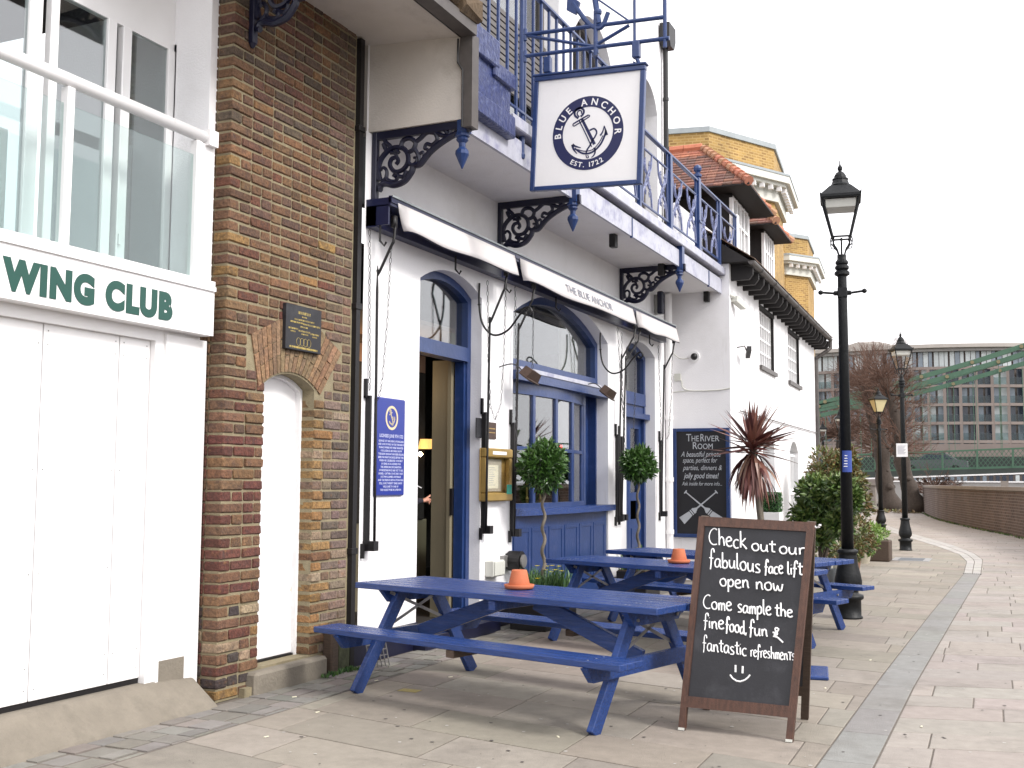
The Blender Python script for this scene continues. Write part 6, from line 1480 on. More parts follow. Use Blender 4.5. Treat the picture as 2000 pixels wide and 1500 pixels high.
# clipped box cube
bc_ = thing('box_cube', 'neatly clipped square box bush in white planter against the cottage wall', 'clipped bush')
a = PY(1488, 1000, 16.9); b = PY(1522, 963, 16.9); mb = MB()
X0, X1, Z0, Z1 = a.x, b.x, a.z, b.z
for _ in range(2600):
    f_ = rr.randrange(5); u, v, w = rr.uniform(X0, X1), rr.uniform(16.85, 17.12), rr.uniform(Z0, Z1)
    if f_ == 0: v = 16.85
    elif f_ == 1: u = X0
    elif f_ == 2: u = X1
    elif f_ == 3: w = Z1
    leaf(mb, Vector((u, v, w)), rdir(rr), rdir(rr), .022, .014, rr.random())
mb.build('foliage', 'box', bc_, recalc=False); MB().box((X0+.02, 16.87, Z0), (X1-.02, 17.1, Z1-.02)).build('core', mat('box_core', (.012, .03, .01), .9), bc_); MB().cbox((X0-.01, 16.84, 0), (X1+.01, 17.13, Z0), .006).build('white_planter', 'whitepaint', bc_)
# big shrubs between the cottage and the lamp
def shrub(nm, lab, cat_, balls, m_, trunk=None, L=.10, W=.04, cnt=1500, hollow=.3):
    t = thing(nm, lab, cat_); mb = MB()
    for (c, R) in balls: leaf_ball(mb, c, R, cnt, L, W, rr, hollow, .2, 9)
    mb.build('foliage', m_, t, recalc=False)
    if trunk:
        mb = MB()
        for (p, q) in trunk: mb.tube([p, (Vector(p)+Vector(q))/2+Vector((.02, .01, 0)), q], [.03, .024, .012], 6)
        mb.build('stems', 'bark', t)
    return t
y = 15.6
def at(px, py, yy=y): return PY(px, py, yy)
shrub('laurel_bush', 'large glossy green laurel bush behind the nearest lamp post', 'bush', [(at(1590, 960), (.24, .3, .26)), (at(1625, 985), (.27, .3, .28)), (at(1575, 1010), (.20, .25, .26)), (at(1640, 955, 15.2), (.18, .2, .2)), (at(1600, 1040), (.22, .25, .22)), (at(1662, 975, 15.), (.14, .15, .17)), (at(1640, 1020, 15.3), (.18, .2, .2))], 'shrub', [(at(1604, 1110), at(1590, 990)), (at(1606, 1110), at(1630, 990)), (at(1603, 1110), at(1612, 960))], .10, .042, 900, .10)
yb2 = 22.
shrub('photinia_bush', 'yellow-green bush with red tips rising behind the laurel by the lamp post', 'bush', [(at(1615, 915, yb2), (.36, .4, .42)), (at(1640, 925, yb2), (.36, .4, .5)), (at(1600, 950, yb2), (.3, .4, .5)), (at(1665, 950, yb2), (.33, .3, .4)), (at(1675, 985, yb2), (.26, .3, .35)), (at(1640, 985, yb2), (.4, .4, .5)), (at(1655, 900, yb2), (.2, .2, .3))], 'photinia', [(at(1620, 1090, yb2), at(1625, 940, yb2)), (at(1640, 1090, yb2), at(1645, 940, yb2))], .11, .045, 650, .2)
shrub('low_shrub', 'low green and russet shrub in a pot right of the nearest lamp column', 'bush', [(at(1680, 1040, 17.8), (.20, .25, .24)), (at(1667, 1075, 17.6), (.16, .2, .18)), (at(1690, 1060, 18.5), (.16, .2, .16)), (at(1650, 1080, 17.8), (.18, .2, .15))], 'photinia', None, .075, .03, 420)
shrub('mid_shrub', 'bright green shrub between the russet shrub and the wooden barrel', 'bush', [(at(1700, 1045, 21.), (.22, .25, .26)), (at(1690, 1065, 21), (.2, .2, .2))], 'greenmix', None, .08, .03, 500)
shrub('laurel_understory', 'dark leafy plants filling the bed under the laurel bush', 'bush', [(at(1600, 1075, 16.5), (.25, .3, .16)), (at(1635, 1078, 16.5), (.25, .3, .14))], 'photinia', None, .07, .03, 260)
def pot(px, py, r0, r1, h, m_, lab, fol=None, y0=None, sq=False):
    c = PG(px, py); t = thing('garden_pot', lab, 'plant pot')
    if sq: MB().cbox((c.x-r1, c.y-r1, 0), (c.x+r1, c.y+r1, h), .02).build('tub', m_, t)
    else: MB().lathe([(r0, 0), (r0*.98+r1*.02, .02), (r1*.96, h*.8), (r1*.93, h*.86), (r1, h*.88), (r1, h), (r1*.85, h), (r1*.8, h*.85), (0, h*.85)], (c.x, c.y, 0), 22).build('tub', m_, t)
    if fol: mb = MB(); leaf_ball(mb, (c.x, c.y, h+r1*.45), (r1*.95, r1*.95, r1*.8), 420, .07, .026, rr, .2); mb.build('foliage', fol, t, recalc=False)
pot(1664, 1128, .10, .15, .34, 'terraold', 'tall ribbed old terracotta urn just right of the nearest lamp post', 'greenmix')
pot(1684, 1100, .13, .19, .30, 'stonepot', 'pale round stone pot between the terracotta urn and wooden barrel', 'greenmix')
pot(1714, 1095, .2, .25, .40, 'wood', 'square dark wooden barrel planter nearest the pavement drain', 'greenmix', sq=True)
pot(1627, 1140, .07, .10, .22, 'greypot', 'small dark grey pot seen under the farthest table end', None)
wt = thing('white_planter_tubs', 'row of low pale tubs under the bushes behind the farthest table', 'plant tub')
for px in (1613, 1640): 
    c = PG(px, 1122); MB().lathe([(.10, 0), (.14, .22), (.12, .22), (.11, .18), (0, .18)], (c.x, c.y, 0), 16).build('tub', 'plastic', wt)
# weeds and stump at the foot of the brick wall
sp_ = thing('mossy_stump', 'short black mossy post stub against the foot of the brick wall', 'post')
c = PG(650, 1305); MB().cbox((D+.0, 7.36, 0), (D+.09, 7.46, .36), .012).build('post_stub', 'wood', sp_); MB().cbox((D+.0, 7.47, 0), (D+.07, 7.66, .34), .02).build('mossy_block', mat('mossy', (.06, .065, .035), .95, .4, 15, .8, 30), sp_)
mb = MB()
for _ in range(160): p = Vector((D+.1+rr.uniform(-.05, .06), rr.uniform(7.2, 7.66), .0)); leaf(mb, p, Vector((rr.uniform(-.5, .5), rr.uniform(-.5, .5), 1)), rdir(rr), .04, .02, rr.random())
tag(mb.build('weeds', 'grass', recalc=False), 'small green weeds growing at the foot of the brick wall beside stone step', 'weeds')
cr_ = thing('wire_crate', 'grey plastic lattice crate side leaning on the wall under the nearest bench', 'crate')
mb = MB(); base_ = Vector((D+.22, 7.72, .0)); uu = Vector((.06, .30, 0)).normalized(); vv = Vector((-.25, 0, 1)).normalized()
for k in range(6): mb.bar(base_+uu*.045*k, base_+uu*.045*k+vv*.24, .008)
for k in range(6): mb.bar(base_+vv*.047*k, base_+vv*.047*k+uu*.226, .008)
mb.build('lattice', 'steel', cr_)
yt = thing('yellow_paint_patch', 'small yellow painted rectangle on the paving under nearest table', 'road marking')
c = PG(800, 1349, .001); MB().box((c.x-.075, c.y-.045, .0015), (c.x+.075, c.y+.045, .004)).build('patch', mat('faded_yellow', (.36, .29, .10), .8, .2, 30), yt)
dg = thing('drain_cover', 'rectangular metal drain cover set in the walk before the pale granite curve', 'drain cover')
MB().cbox((-2.32, 22.95, -.01), (-1.62, 23.9, .006), .003).build('frame', 'steel', dg); MB().box((-2.2, 23.05, .004), (-1.74, 23.8, .008)).build('plate', 'greypot', dg)
# ================================================================ INSIDE THE DOORWAY
lam = thing('lit_shade', 'left glowing cream wall lampshade inside the dark pub doorway', 'lamp', group='glowing lampshades inside the pub')
def shade(px, py, X_, t):
    c = PX(px, py, X_); MB().lathe([(.075, -.05), (.05, .06)], c, 14).build('shade', mat('lit_shade_cloth', (.8, .45, .15), .8) if False else 'shadecloth', t); MB().lathe([(0, -.02), (.02, -.01), (.02, .02), (0, .04)], (c.x, c.y, c.z-.03), 8).build('bulb', 'orange', t)
M['shadecloth'] = emis_mat('glowing_shade', (.9, .48, .14), .8)
shade(829, 868, -6.15, lam); lam2 = thing('lit_shade', 'right glowing cream lampshade inside the dark pub doorway', 'lamp', group='glowing lampshades inside the pub'); shade(846, 868, -6.2, lam2)
lb = thing('bright_bulb', 'bright bare bulb glowing low at the left edge of the pub doorway', 'lamp'); c = PX(821, 887, -6.1); MB().lathe([(0, -.03), (.03, 0), (0, .03)], c, 10).build('bulb', 'hotlamp', lb)
rl = thing('red_light', 'small red light glowing behind the right panes of the bow window', 'lamp'); c = PX(1096, 872, D-.45); MB().lathe([(0, -.025), (.025, 0), (0, .025)], c, 10).build('bulb', 'redlamp', rl); c = PX(1112, 865, D-.5); MB().lathe([(0, -.015), (.015, 0), (0, .015)], c, 8).build('small_bulb', 'redlamp', rl)
for k, px in enumerate((1029, 1034, 1055)):
    t = thing('candlestick', ['leftmost pale candlestick on the bow window ledge inside', 'second pale candlestick on the ledge inside, beside the leftmost', 'pale candlestick behind the bay tree stem on the ledge inside'][k], 'candlestick', group='candlesticks on the window ledge'); c = PX(px, 968, D-.30)
    MB().lathe([(.03, 0), (.012, .02), (.018, .07), (.010, .10), (.012, .22), (.02, .24), (.011, .25), (.011, .33)], (c.x, c.y, 1.22), 10).build('stick', 'brass', t)
MB_ = MB().box((D-.55, 11.0, 1.13), (D-.24, 13.8, 1.20)).build('window_shelf', 'dark', pub)
pl2 = bpy.data.lights.new('lobby_fill_light', 'POINT'); po2 = bpy.data.objects.new('lobby_fill_light', pl2); COL.objects.link(po2); pl2.energy = 9; pl2.color = (1, .72, .42); pl2.shadow_soft_size = .12; po2.location = (-5.85, 9.9, 2.5)  # added fill that brightens the lobby dado, apart from the lampshades
# person standing in the doorway
pe = thing('person', 'person in dark clothes in the pub doorway, hand with cigarette showing', 'person')
def skin_body(name, verts, edges, radii, m_, parent, sub=2, root=0):
    me = bpy.data.meshes.new(name); me.from_pydata(verts, edges, []); o = bpy.data.objects.new(name, me); COL.objects.link(o); me.materials.append(M[m_])
    sk = o.modifiers.new('skin', 'SKIN'); sd_ = o.modifiers.new('sub', 'SUBSURF'); sd_.levels = sub; sd_.render_levels = sub; sk.use_smooth_shade = True
    for i, v in enumerate(me.skin_vertices[0].data): r = radii[i]; v.radius = (r, r) if not hasattr(r, '__len__') else r; v.use_root = (i == root)
    o.parent = parent; o.matrix_parent_inverse = inv_world(parent); return o
hand = PX(832, 977, -5.42)
bx, by = -5.62, hand.y-.33
Vb = lambda x, y, z: (bx+x, by+y, .13+z)
hv = hand
V_ = [Vb(0, 0, .92), Vb(0, .0, 1.08), Vb(0, 0, 1.28), Vb(0, 0, 1.42), Vb(0, 0, 1.52), Vb(.02, 0, 1.62), Vb(.03, 0, 1.71),
      Vb(0, .19, 1.40), Vb(.02, .27, 1.12), (hv.x-.06, hv.y-.16, hv.z-.02), (hv.x, hv.y-.05, hv.z),
      Vb(0, -.19, 1.40), Vb(.02, -.25, 1.12), Vb(.12, -.22, .92),
      Vb(0, .10, .86), Vb(.02, .13, .48), Vb(0, .14, .08), Vb(.12, .15, .04),
      Vb(0, -.10, .86), Vb(.02, -.13, .48), Vb(0, -.14, .08), Vb(.12, -.15, .04)]
E_ = [(0, 1), (1, 2), (2, 3), (3, 4), (4, 5), (5, 6), (3, 7), (7, 8), (8, 9), (9, 10), (3, 11), (11, 12), (12, 13), (0, 14), (14, 15), (15, 16), (16, 17), (0, 18), (18, 19), (19, 20), (20, 21)]
R_ = [(.15, .12), (.14, .11), (.17, .12), (.13, .10), .055, .085, .075, .065, .05, .038, .028, .065, .05, .03, .10, .07, .05, .04, .10, .07, .05, .04]
skin_body('body', V_, E_, R_, 'cloth', pe)
skin_body('head', [Vb(.01, 0, 1.50), Vb(.03, 0, 1.58), Vb(.035, 0, 1.66), Vb(.03, 0, 1.74), Vb(.13, 0, 1.655), Vb(.03, .085, 1.66), Vb(.03, -.085, 1.66)], [(0, 1), (1, 2), (2, 3), (2, 4), (2, 5), (2, 6)], [.05, .075, .09, .075, .014, .012, .012], 'skin', pe)
leaf_m = MB(); leaf_ball(leaf_m, Vb(.005, 0, 1.70), (.10, .10, .12), 500, .06, .02, rr, .85); hr_ = leaf_m.build('hair', 'hair', pe, recalc=False)
# right hand: palm, four bent fingers, thumb, pointing index
hx, hy, hz = hv
def fing(pts, r): return pts, r
Vh = [(hx-.01, hy-.07, hz-.01), (hx, hy-.02, hz), (hx, hy+.02, hz+.0)]; Eh = [(0, 1), (1, 2)]; Rh = [(.024, .018), (.034, .020), (.036, .020)]
F_ = [[(.0, .035, .028), (.0, .065, .040), (.0, .090, .052)], [(.012, .040, .012), (.020, .060, .006), (.010, .066, -.012)], [(.012, .038, -.006), (.020, .055, -.014), (.008, .058, -.028)], [(.010, .032, -.022), (.016, .046, -.030), (.006, .046, -.042)], [(.016, .0, .028), (.026, .02, .038), (.024, .042, .040)]]
for f_ in F_:
    st0 = len(Vh); root_ = 2 if f_ is not F_[4] else 1
    for i, p in enumerate(f_): Vh.append((hx+p[0], hy+p[1], hz+p[2])); Rh.append(.0095-.001*i)
    Eh += [(root_, st0), (st0, st0+1), (st0+1, st0+2)]
skin_body('hand', Vh, Eh, Rh, 'skin', pe, 2, 1)
MB().tube([PX(815, 949, -5.42), PX(823, 953, -5.42)], .005, 6).build('cigarette', 'whitepaint', pe)
fc = PX(808, 955, -5.42)
skin_body('other_hand', [(fc.x, fc.y, fc.z-.06), (fc.x, fc.y+.005, fc.z-.01), (fc.x, fc.y+.012, fc.z+.02), (fc.x+.01, fc.y+.03, fc.z+.03), (fc.x+.0, fc.y+.034, fc.z+.012), (fc.x-.01, fc.y+.03, fc.z-.002), (fc.x-.015, fc.y+.024, fc.z-.016), (fc.x+.02, fc.y+.015, fc.z-.0)], [(0, 1), (1, 2), (2, 3), (2, 4), (2, 5), (1, 6), (1, 7)], [.024, .03, .024, .009, .009, .009, .009, .009], 'skin', pe, 2, 1)
# ================================================================ RIVER WALL, RIVER
rw = thing('river_wall', 'long low curved red brick river wall with stone coping on the right', 'wall')
WL = [(3.4, -8), (3.2, 4), (2.6, 14), (1.6, 24), (.09, 33.9), (-1.25, 40), (-2.65, 47.1), (-3.4, 52), (-4.45, 60.2)]
W2 = cat_rom([(a, b, 0) for a, b in WL], 6)
mb = MB(); cb_ = MB(); dist = 0; uvs = []
HZ = 1.30
for p, q in zip(W2, W2[1:]):
    t = (q-p).normalized(); n = Vector((t.y, -t.x, 0)); mb.quad(p, q, q+Vector((0, 0, HZ)), p+Vector((0, 0, HZ))); L = (q-p).length
    uvs += [(dist, 0), (dist+L, 0), (dist+L, HZ), (dist, HZ)]; dist += L
    mb.quad(p+n*.35, p+n*.35+Vector((0, 0, HZ)), q+n*.35+Vector((0, 0, HZ)), q+n*.35); uvs += [(0, 0), (0, 1), (1, 1), (1, 0)]
o = mb.build('brickwork', 'wallbrick', rw, recalc=False); u_ = o.data.uv_layers.new(name='UVMap')
for i, c in enumerate(uvs): u_.data[i].uv = c
for i in range(0, len(W2)-1, 1):
    p, q = W2[i], W2[i+1]; t = (q-p).normalized(); n = Vector((t.y, -t.x, 0)); L = (q-p).length; k = max(1, int(L/1.0))
    for j in range(k):
        a, b = p+(q-p)*(j/k), p+(q-p)*((j+1)/k)-t*.012
        MB().prism([a-n*.04+Vector((0, 0, HZ)), b-n*.04+Vector((0, 0, HZ)), b+n*.39+Vector((0, 0, HZ)), a+n*.39+Vector((0, 0, HZ))], (0, 0, .11)).build('coping_stone', 'stone', rw)
mb = MB(); mb.box((-9.4, 70.5, 0), (-7.9, 70.9, 1.35)).box((-9.5, 70.4, 1.35), (-7.8, 71, 1.45)); wl = mb.build('end_pier', 'stone'); tag(wl, 'grey stone wall pier at the far end of the walk left of the bare trees', 'wall')
wtr = MB().quad((2, -60, -.055+.0), (300, -60, -.05), (300, 66, -.05), (2, 66, -.05)); wtr = MB().quad((4.2, -60, -.05), (300, -60, -.05), (300, 400, -.05), (4.2, 400, -.05)).build('river', 'water'); wtr['kind'] = 'structure'
mb = MB(); gr = random.Random(5)
for i in range(26): p = W2[min(len(W2)-1, 28+i % 20)]; 
for _ in range(900):
    i = gr.randrange(20, len(W2)-1); p = W2[i].lerp(W2[i+1], gr.random()); leaf(mb, Vector((p.x-.03-gr.random()*.12, p.y, 0)), Vector((gr.uniform(-.4, .4), gr.uniform(-.4, .4), 1)), rdir(gr), gr.uniform(.03, .09), .03, gr.random())
o = mb.build('wall_foot_weeds', 'shrub', recalc=False); o['kind'] = 'stuff'
# ================================================================ BARE TREES
def bare_tree(x, y, h, tr, lab, seed, lean=0., spread=1.):
    r_ = random.Random(seed); t = thing('bare_tree', lab, 'tree', group='bare pollarded trees by the river wall')
    mb = MB(); P = []; R = []
    n = 16
    for i in range(n+1):
        u = i/n; P.append(Vector((x+lean*u+.10*sin(u*9+seed), y+.08*cos(u*7), h*u))); R.append(tr*(1.35-.9*min(1, u*2.2) if u < .12 else (1-.45*u))*(1+.14*r_.uniform(-1, 1)))
    mb.tube(P, R, 12)
    for _ in range(26):   # burls
        i = r_.randrange(3, n); a = r_.uniform(0, 6.28); c = P[i]+Vector((cos(a), sin(a), 0))*R[i]*.85; s = tr*r_.uniform(.2, .45); mb.lathe([(0, -s), (s*.8, -s*.5), (s, 0), (s*.8, s*.5), (0, s)], c, 7)
    mb.build('trunk', 'bark', t, smooth=True)
    tw = MB()
    def br(p, d, L, r, k):
        q = p+d*L+Vector((0, 0, .05*L)); m_ = (p+q)/2+rdir(r_)*L*.06; tw.tube([p, m_, q], [r, r*.8, r*.6], 4 if k > 1 else 3, False)
        if k <= 0: return
        for _ in range(3 if k > 1 else 3): 
            dd = (d+rdir(r_)*.55+Vector((0, 0, .12))).normalized(); br(p+(q-p)*r_.uniform(.35, 1), dd, L*r_.uniform(.55, .85), r*.55, k-1)
    heads = [P[i] for i in (7, 9, 10, 12, 13, 14, 15, 16, 16, 16)]
    for hd in heads:
        for _ in range(12):
            a = r_.uniform(0, 6.28); el = r_.uniform(-.1, 1.2); d = Vector((cos(a)*cos(el), sin(a)*cos(el), sin(el))); br(hd, d, r_.uniform(.9, 1.6)*spread, .028, 3)
    tw.build('twigs', 'twig', t, recalc=False)
bare_tree(-6.3, 63.4, 6.9, .50, 'left bare tree with knobbly trunk, between the two distant lamp posts', 3, -1.1, .85)
bare_tree(-4.8, 60.0, 6.9, .44, 'right bare tree with knobbly leaning trunk behind the notice lamp post', 8, -1.35, .8)
bt = thing('bare_tree', 'distant leafless brown tree left of the pair, before the flats', 'tree', group='bare pollarded trees by the river wall')
bt_d = bpy.data.objects
r9 = random.Random(4)
def soft_tree(c, R, n, lab, t=None, h=5):
    t = t or thing('bare_tree', lab, 'tree', group='bare pollarded trees by the river wall'); tw = MB()
    MB().tube([(c[0], c[1], 0), (c[0]+.1, c[1], c[2]-R*.3)], [.25, .14], 7).build('trunk', 'bark', t)
    for _ in range(n):
        d = rdir(r9); d.z = abs(d.z)*.9-.15; p = Vector(c)+Vector((0, 0, -R*.3)); q = p+d*R*r9.uniform(.5, 1.1); m_ = (p+q)/2+rdir(r9)*.3; tw.tube([p, m_, q], [.05, .03, .012], 3, False)
        for _ in range(5): e = m_.lerp(q, r9.random()); tw.tube([e, e+(d+rdir(r9)*.8).normalized()*R*.35], [.02, .008], 3, False)
        
    tw.build('twigs', 'twig', t, recalc=False)
soft_tree((-13.2, 92, 6.5), 4.2, 150, '', bt); soft_tree((-9.6, 95, 5.0), 3.4, 120, 'rusty brown leafless tree beyond the green bridge parapet')
q = PY(1870, 945, 74); soft_tree((q.x-1.5, 76, 1.6), 1.8, 70, 'straggly brown scrub below the bridge deck by the column')
# ================================================================ SUSPENSION BRIDGE
brg = thing('suspension_bridge', 'green iron suspension bridge with lattice parapet and linked chains crossing the background', 'bridge')
def bz(x, y, a=0): return 0
YBR = 76.
def L2(px, py, y=YBR): q = PY(px, py, y); return Vector((q.x, q.y, q.z))
def deck_z(x, py0, py1):   # parapet lines measured at 1660 and 2000
    pass
A_t, B_t = L2(1640, 889.5), L2(2000, 875.5); A_b, B_b = L2(1640, 923), L2(2000, 913)
def ext(a, b, t): return a+(b-a)*t
for (a, b, nm, m_, hgt) in ((A_t, B_t, 'top_rail', 'bridge', .10), (A_b, B_b, 'bottom_rail', 'bridge', .22)):
    MB().bar(ext(a, b, -.4), ext(a, b, 2.2), .14, hgt).build(nm, m_, brg)
a0, b0 = L2(1640, 929), L2(2000, 920.5); MB().bar(ext(a0, b0, -.4), ext(a0, b0, 2.2), .6, .42).build('dark_girder', 'bridgedk', brg)
a1, b1 = L2(1640, 936.5, YBR-.3), L2(2000, 924.5, YBR-.3); MB().bar(ext(a1, b1, -.4), ext(a1, b1, 2.2), .1, .09).build('pale_edge', 'whitepaint', brg)
da = ext(A_b, B_b, -.4); db = ext(A_b, B_b, 2.2); MB().prism([da+Vector((0, .2, -.1)), db+Vector((0, .2, -.1)), db+Vector((0, 10, -.1)), da+Vector((0, 10, -.1))], (0, 0, -.3)).build('deck', 'bridgedk', brg)
DA = ext(A_t, B_t, -.4)-ext(A_t, B_t, -.4); Lx = (B_t-A_t)
mb = MB(); t = -.4; nn_ = 0; W_b = Lx.length; step = .36/W_b
while t < 1.35:
    top_ = ext(A_t, B_t, t); bo = ext(A_b, B_b, t); 
    for sg in (1, -1):
        t2_ = t+sg*.9/W_b; mb.bar(bo, ext(A_t, B_t, t2_), .05, .03)
    t += step/1.35
mb.build('lattice_bars', 'bridge', brg)['kind'] = 'stuff'
mb = MB(); t = -.35
while t < 1.4:
    top_ = ext(A_t, B_t, t); bo = ext(A_b, B_b, t); MB().bar(bo-Vector((0, .06, .25)), top_-Vector((0, .06, 0)), .16, .12).build('parapet_post', 'bridge', brg); t += 2.05/W_b
MB().box((A_t.x-6, YBR+9.5, A_b.z), (B_t.x+20, YBR+9.6, A_t.z+.1)).build('far_parapet', 'bridgedk', brg)
chs = [[(2010, 672, 0), (1995, 677, 0), (1899, 708, 0), (1800, 736, 0), (1700, 763, 0), (1612, 785, 0), (1560, 797, 0)],
       [(2010, 688, 0), (1950, 707, 0), (1850, 736, 0), (1764, 760, 0), (1680, 779, 0), (1600, 794, 0), (1560, 802, 0)],
       [(2010, 707, 8), (1953, 724, 8), (1862, 750, 8), (1783, 770, 8), (1700, 789, 8), (1600, 812, 8), (1560, 820, 8)],
       [(2010, 690, 8), (1905, 722, 8), (1815, 750, 8), (1722, 775, 8), (1640, 792, 8), (1575, 806, 8)]]
for ch in chs:
    pts = [L2(px, py, YBR+d) for px, py, d in ch]
    e = pts[0]+(pts[0]-pts[2])*1.5; pts = [e]+pts
    for a, b in zip(pts, pts[1:]):
        up = Vector((0, 0, 1)); MB().bar(a, b, .2, .30, up=up).build('chain_link', 'bridge', brg)
    for p in pts[1:-1]:
        MB().tube([p+Vector((0, -.2, 0)), p+Vector((0, .2, 0))], .12, 8).build('link_pin', 'brasspin', brg)
        MB().tube([p, Vector((p.x, p.y, A_t.z))], .018, 5).build('hanger_rod', 'bridge', brg)
cpx = L2(1962, 940, YBR-.4); MB().box((cpx.x-.22, YBR-.6, 0), (cpx.x+.22, YBR-.1, A_b.z-.5)).build('column', 'stone', brg)
# car on the bridge
car = thing('silver_car', 'silver car crossing the bridge, roof showing above the green parapet', 'car')
c = L2(1822, 890, YBR+3); z0 = A_b.z-.1
prof_ = [(-2.1, .35), (-2.1, .75), (-1.7, .9), (-1.0, 1.0), (-.45, 1.42), (.75, 1.46), (1.5, 1.0), (2.1, .92), (2.15, .35)]
MB().prism([(c.x+px, YBR+3, z0+pz) for px, pz in prof_], (0, 1.7, 0)).build('body', 'car', car)
MB().prism([(c.x+px, YBR+2.98, z0+pz) for px, pz in [(-.85, 1.02), (-.40, 1.36), (.70, 1.40), (1.25, 1.02)]], (0, .02, 0)).build('side_window', 'pane_dark', car)
for dx in (-1.35, 1.35): MB().tube([(c.x+dx, YBR+2.95, z0+.33), (c.x+dx, YBR+3.2, z0+.33)], .33, 14).build('wheel', 'tyre', car)
car2 = dup(car, (-11.5, .5, 0), None, 'second car on the bridge at the left, mostly hidden behind the bushes and lamp')
# buildings below the bridge
eb = thing('embankment_block', 'low pale concrete wall and glazed ground floor seen under the bridge', 'building')
p0, p1 = PY(1845, 960, 110), PY(2060, 943, 110); MB().box((p0.x-6, 110, 0), (p1.x+8, 111, p1.z+.0)).build('concrete_wall', 'aptgrey', eb)
p2, p3 = PY(1780, 942, 118), PY(2060, 927, 118); MB().box((p2.x-30, 118.4, 0), (p3.x+8, 119, p3.z+3.0)).build('back_wall', 'apt', eb)
n = 22
for i in range(n):
    xa = p2.x+(p3.x-p2.x)*i/n; MB().box((xa+.12, 118.2, p2.z-1), (xa+(p3.x-p2.x)/n-.12, 118.3, p3.z+.4)).build('window', ['pane_mid', 'pane_light', 'pane_mid', 'pane_dark'][rr.randrange(4)], eb)
MB().box((p0.x-6, 109.9, p1.z-.0), (p1.x+8, 110.1, p1.z+.12)).build('white_edge', 'whitepaint', eb)
# ================================================================ APARTMENT BLOCK
ap_ = thing('apartment_block', 'long curved brown apartment block with rows of big windows beyond the bridge', 'apartment building')
def AP(px, z): # plan follows a gentle curve
    d = 176+7*((px-1760)/260)**2*.6; q = PY(px, 800, d); return Vector((q.x, d, z))
FH = 2.74; ZT = 21.6
pxs = [1565+31.2*i for i in range(17)]
mb = MB()
for a, b in zip(pxs, pxs[1:]):
    A, B = AP(a, 0), AP(b, 0); mb.prism([A+Vector((0, 1.2, 0)), B+Vector((0, 1.2, 0)), B+Vector((0, 14, 0)), A+Vector((0, 14, 0))], (0, 0, ZT))
mb.build('core', 'apt', ap_)
wm = {}
for nm in ('pane_dark', 'pane_mid', 'pane_light'):
    mb = MB(); mb.box((.04, .0, .0), (.94, .05, 1)); me = mb.mesh('win'); me.materials.append(M[nm]); wm[nm] = me
for fl in range(8):
    z1 = ZT-.05-fl*FH; z0 = z1-FH
    m_ = 'aptgrey' if fl == 0 else 'apt'
    for i, (a, b) in enumerate(zip(pxs, pxs[1:])):
        A, B = AP(a, z1), AP(b, z1); d = (B-A); L = d.length; an = atan2(d.y, d.x)
        mb = MB(); mb.bar(A-Vector((0, 0, .2)), B-Vector((0, 0, .2)), .5, .42); 
        if fl: mb.bar(A, A-Vector((0, 0, FH)), .42, .5, up=Vector((0, 1, 0)))
        mb.build('frame_grid', m_, ap_)
        k = 2 if fl else 3
        dark = (a > 1795 and (i % 4 != 0)) 
        for j in range(k):
            nm = rr.choice(['pane_dark', 'pane_dark', 'pane_mid'] if (dark and fl) else ['pane_light', 'pane_mid', 'pane_light', 'pane_mid'])
            o = bpy.data.objects.new('window', wm[nm]); COL.objects.link(o); o.parent = ap_; o.location = (A+d*((j+.06)/k))-Vector((0, -.75, FH-.05)); o.location.z = z1-FH+.05; o.rotation_euler = (0, 0, an); o.scale = (L/k*.98-(.2 if j == 0 else 0), 1, FH-.45)
        if fl: MB().prism([A+d*.07+Vector((0, -.05, -FH+.02)), B-d*.05+Vector((0, -.05, -FH+.02)), B-d*.05+Vector((0, -.05, -FH+1.1)), A+d*.07+Vector((0, -.05, -FH+1.1))], (0, .04, 0)).build('balcony_glass', 'farglass', ap_)
mb = MB()
for a, b in zip(pxs, pxs[1:]):
    A, B = AP(a, ZT), AP(b, ZT); mb.prism([A+Vector((0, -1.0, 0)), B+Vector((0, -1.0, 0)), B+Vector((0, 12, .0)), A+Vector((0, 12, .0))], (0, 0, .55))
mb.build('roof_edge', 'aptroof', ap_)
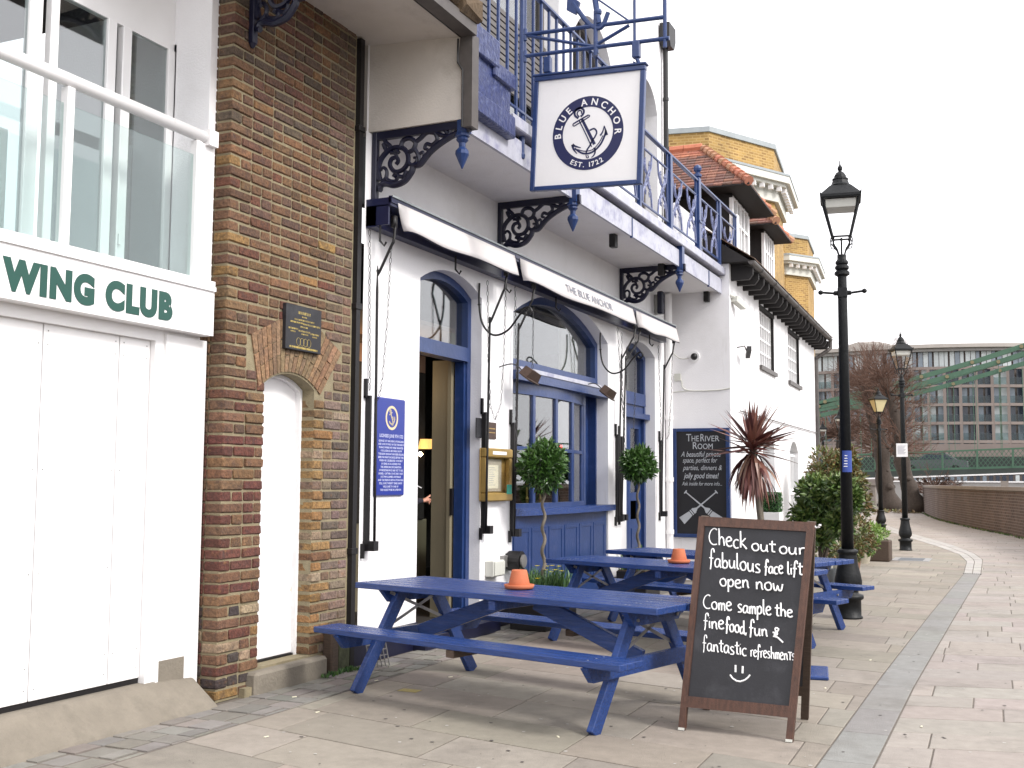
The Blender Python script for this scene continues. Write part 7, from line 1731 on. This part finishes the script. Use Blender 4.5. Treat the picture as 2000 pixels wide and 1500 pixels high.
a, b = AP(1610, ZT+.55), AP(1775, ZT+.55); MB().prism([a+Vector((0, 3, 0)), b+Vector((0, 3, 0)), (a+b)/2+Vector((1.5, 3, 1.3)), (a+b)/2+Vector((-1.5, 3, 1.3))][:4], (0, 6, 0)).build('plant_room_roof', 'aptroof', ap_)
# distant trees across the river (seen in the window reflections)
fb_ = MB(); r5 = random.Random(2)
for i in range(22):
    c = Vector((r5.uniform(88, 104), -70+i*17+r5.uniform(-5, 5), r5.uniform(3, 6))); leaf_ball(fb_, c, (r5.uniform(5, 8), r5.uniform(7, 11), r5.uniform(4, 7.5)), 260, 2.2, 1.6, r5, .3, .3, 7)
o = fb_.build('far_bank_trees', 'shrub', recalc=False); o['kind'] = 'stuff'
# leaf litter under the bare trees, small pavement debris
mb = MB()
for _ in range(260): leaf(mb, Vector((r5.uniform(-7.2, -4.3), r5.uniform(58, 64), .02)), Vector((r5.uniform(-1, 1), r5.uniform(-1, 1), .2)), Vector((0, 0, 1)), .25, .16, r5.uniform(.7, 1))
o = mb.build('leaf_litter', 'photinia', recalc=False); o['kind'] = 'stuff'

# gum, grit and bits of litter on the paving
mb = MB(); rg_ = random.Random(21)
for _ in range(520):
    y_ = rg_.uniform(4.5, 17)**1.0; x_ = rg_.uniform(-4.2, .2+y_*.05); r_ = rg_.uniform(.004, .013); dk_ = rg_.random() < .6
    mb.add([(x_+r_*cos(2*pi*j/7)*rg_.uniform(.8, 1.2), y_+r_*sin(2*pi*j/7)*rg_.uniform(.8, 1.2), .0032) for j in range(7)], [tuple(range(7))], col=(.07, .06, .055) if dk_ else (.42, .40, .37))
o = mb.build('trodden_gum', 'flagj', recalc=False); o['kind'] = 'stuff'
mb = MB()
for (px, py) in ((575, 1362), (620, 1392), (1480, 1300), (1612, 1345), (440, 1310), (880, 1323), (1700, 1290), (1090, 1440), (520, 1440), (735, 1330), (1800, 1420)):
    c = PG(px, py); a_ = rg_.uniform(0, 3); mb.box((-.016, -.005, .002), (.016, .005, .006), Matrix.Translation(c) @ Matrix.Rotation(a_, 4, 'Z'))
o = mb.build('scraps_of_litter', 'paper', recalc=False); o['kind'] = 'stuff'
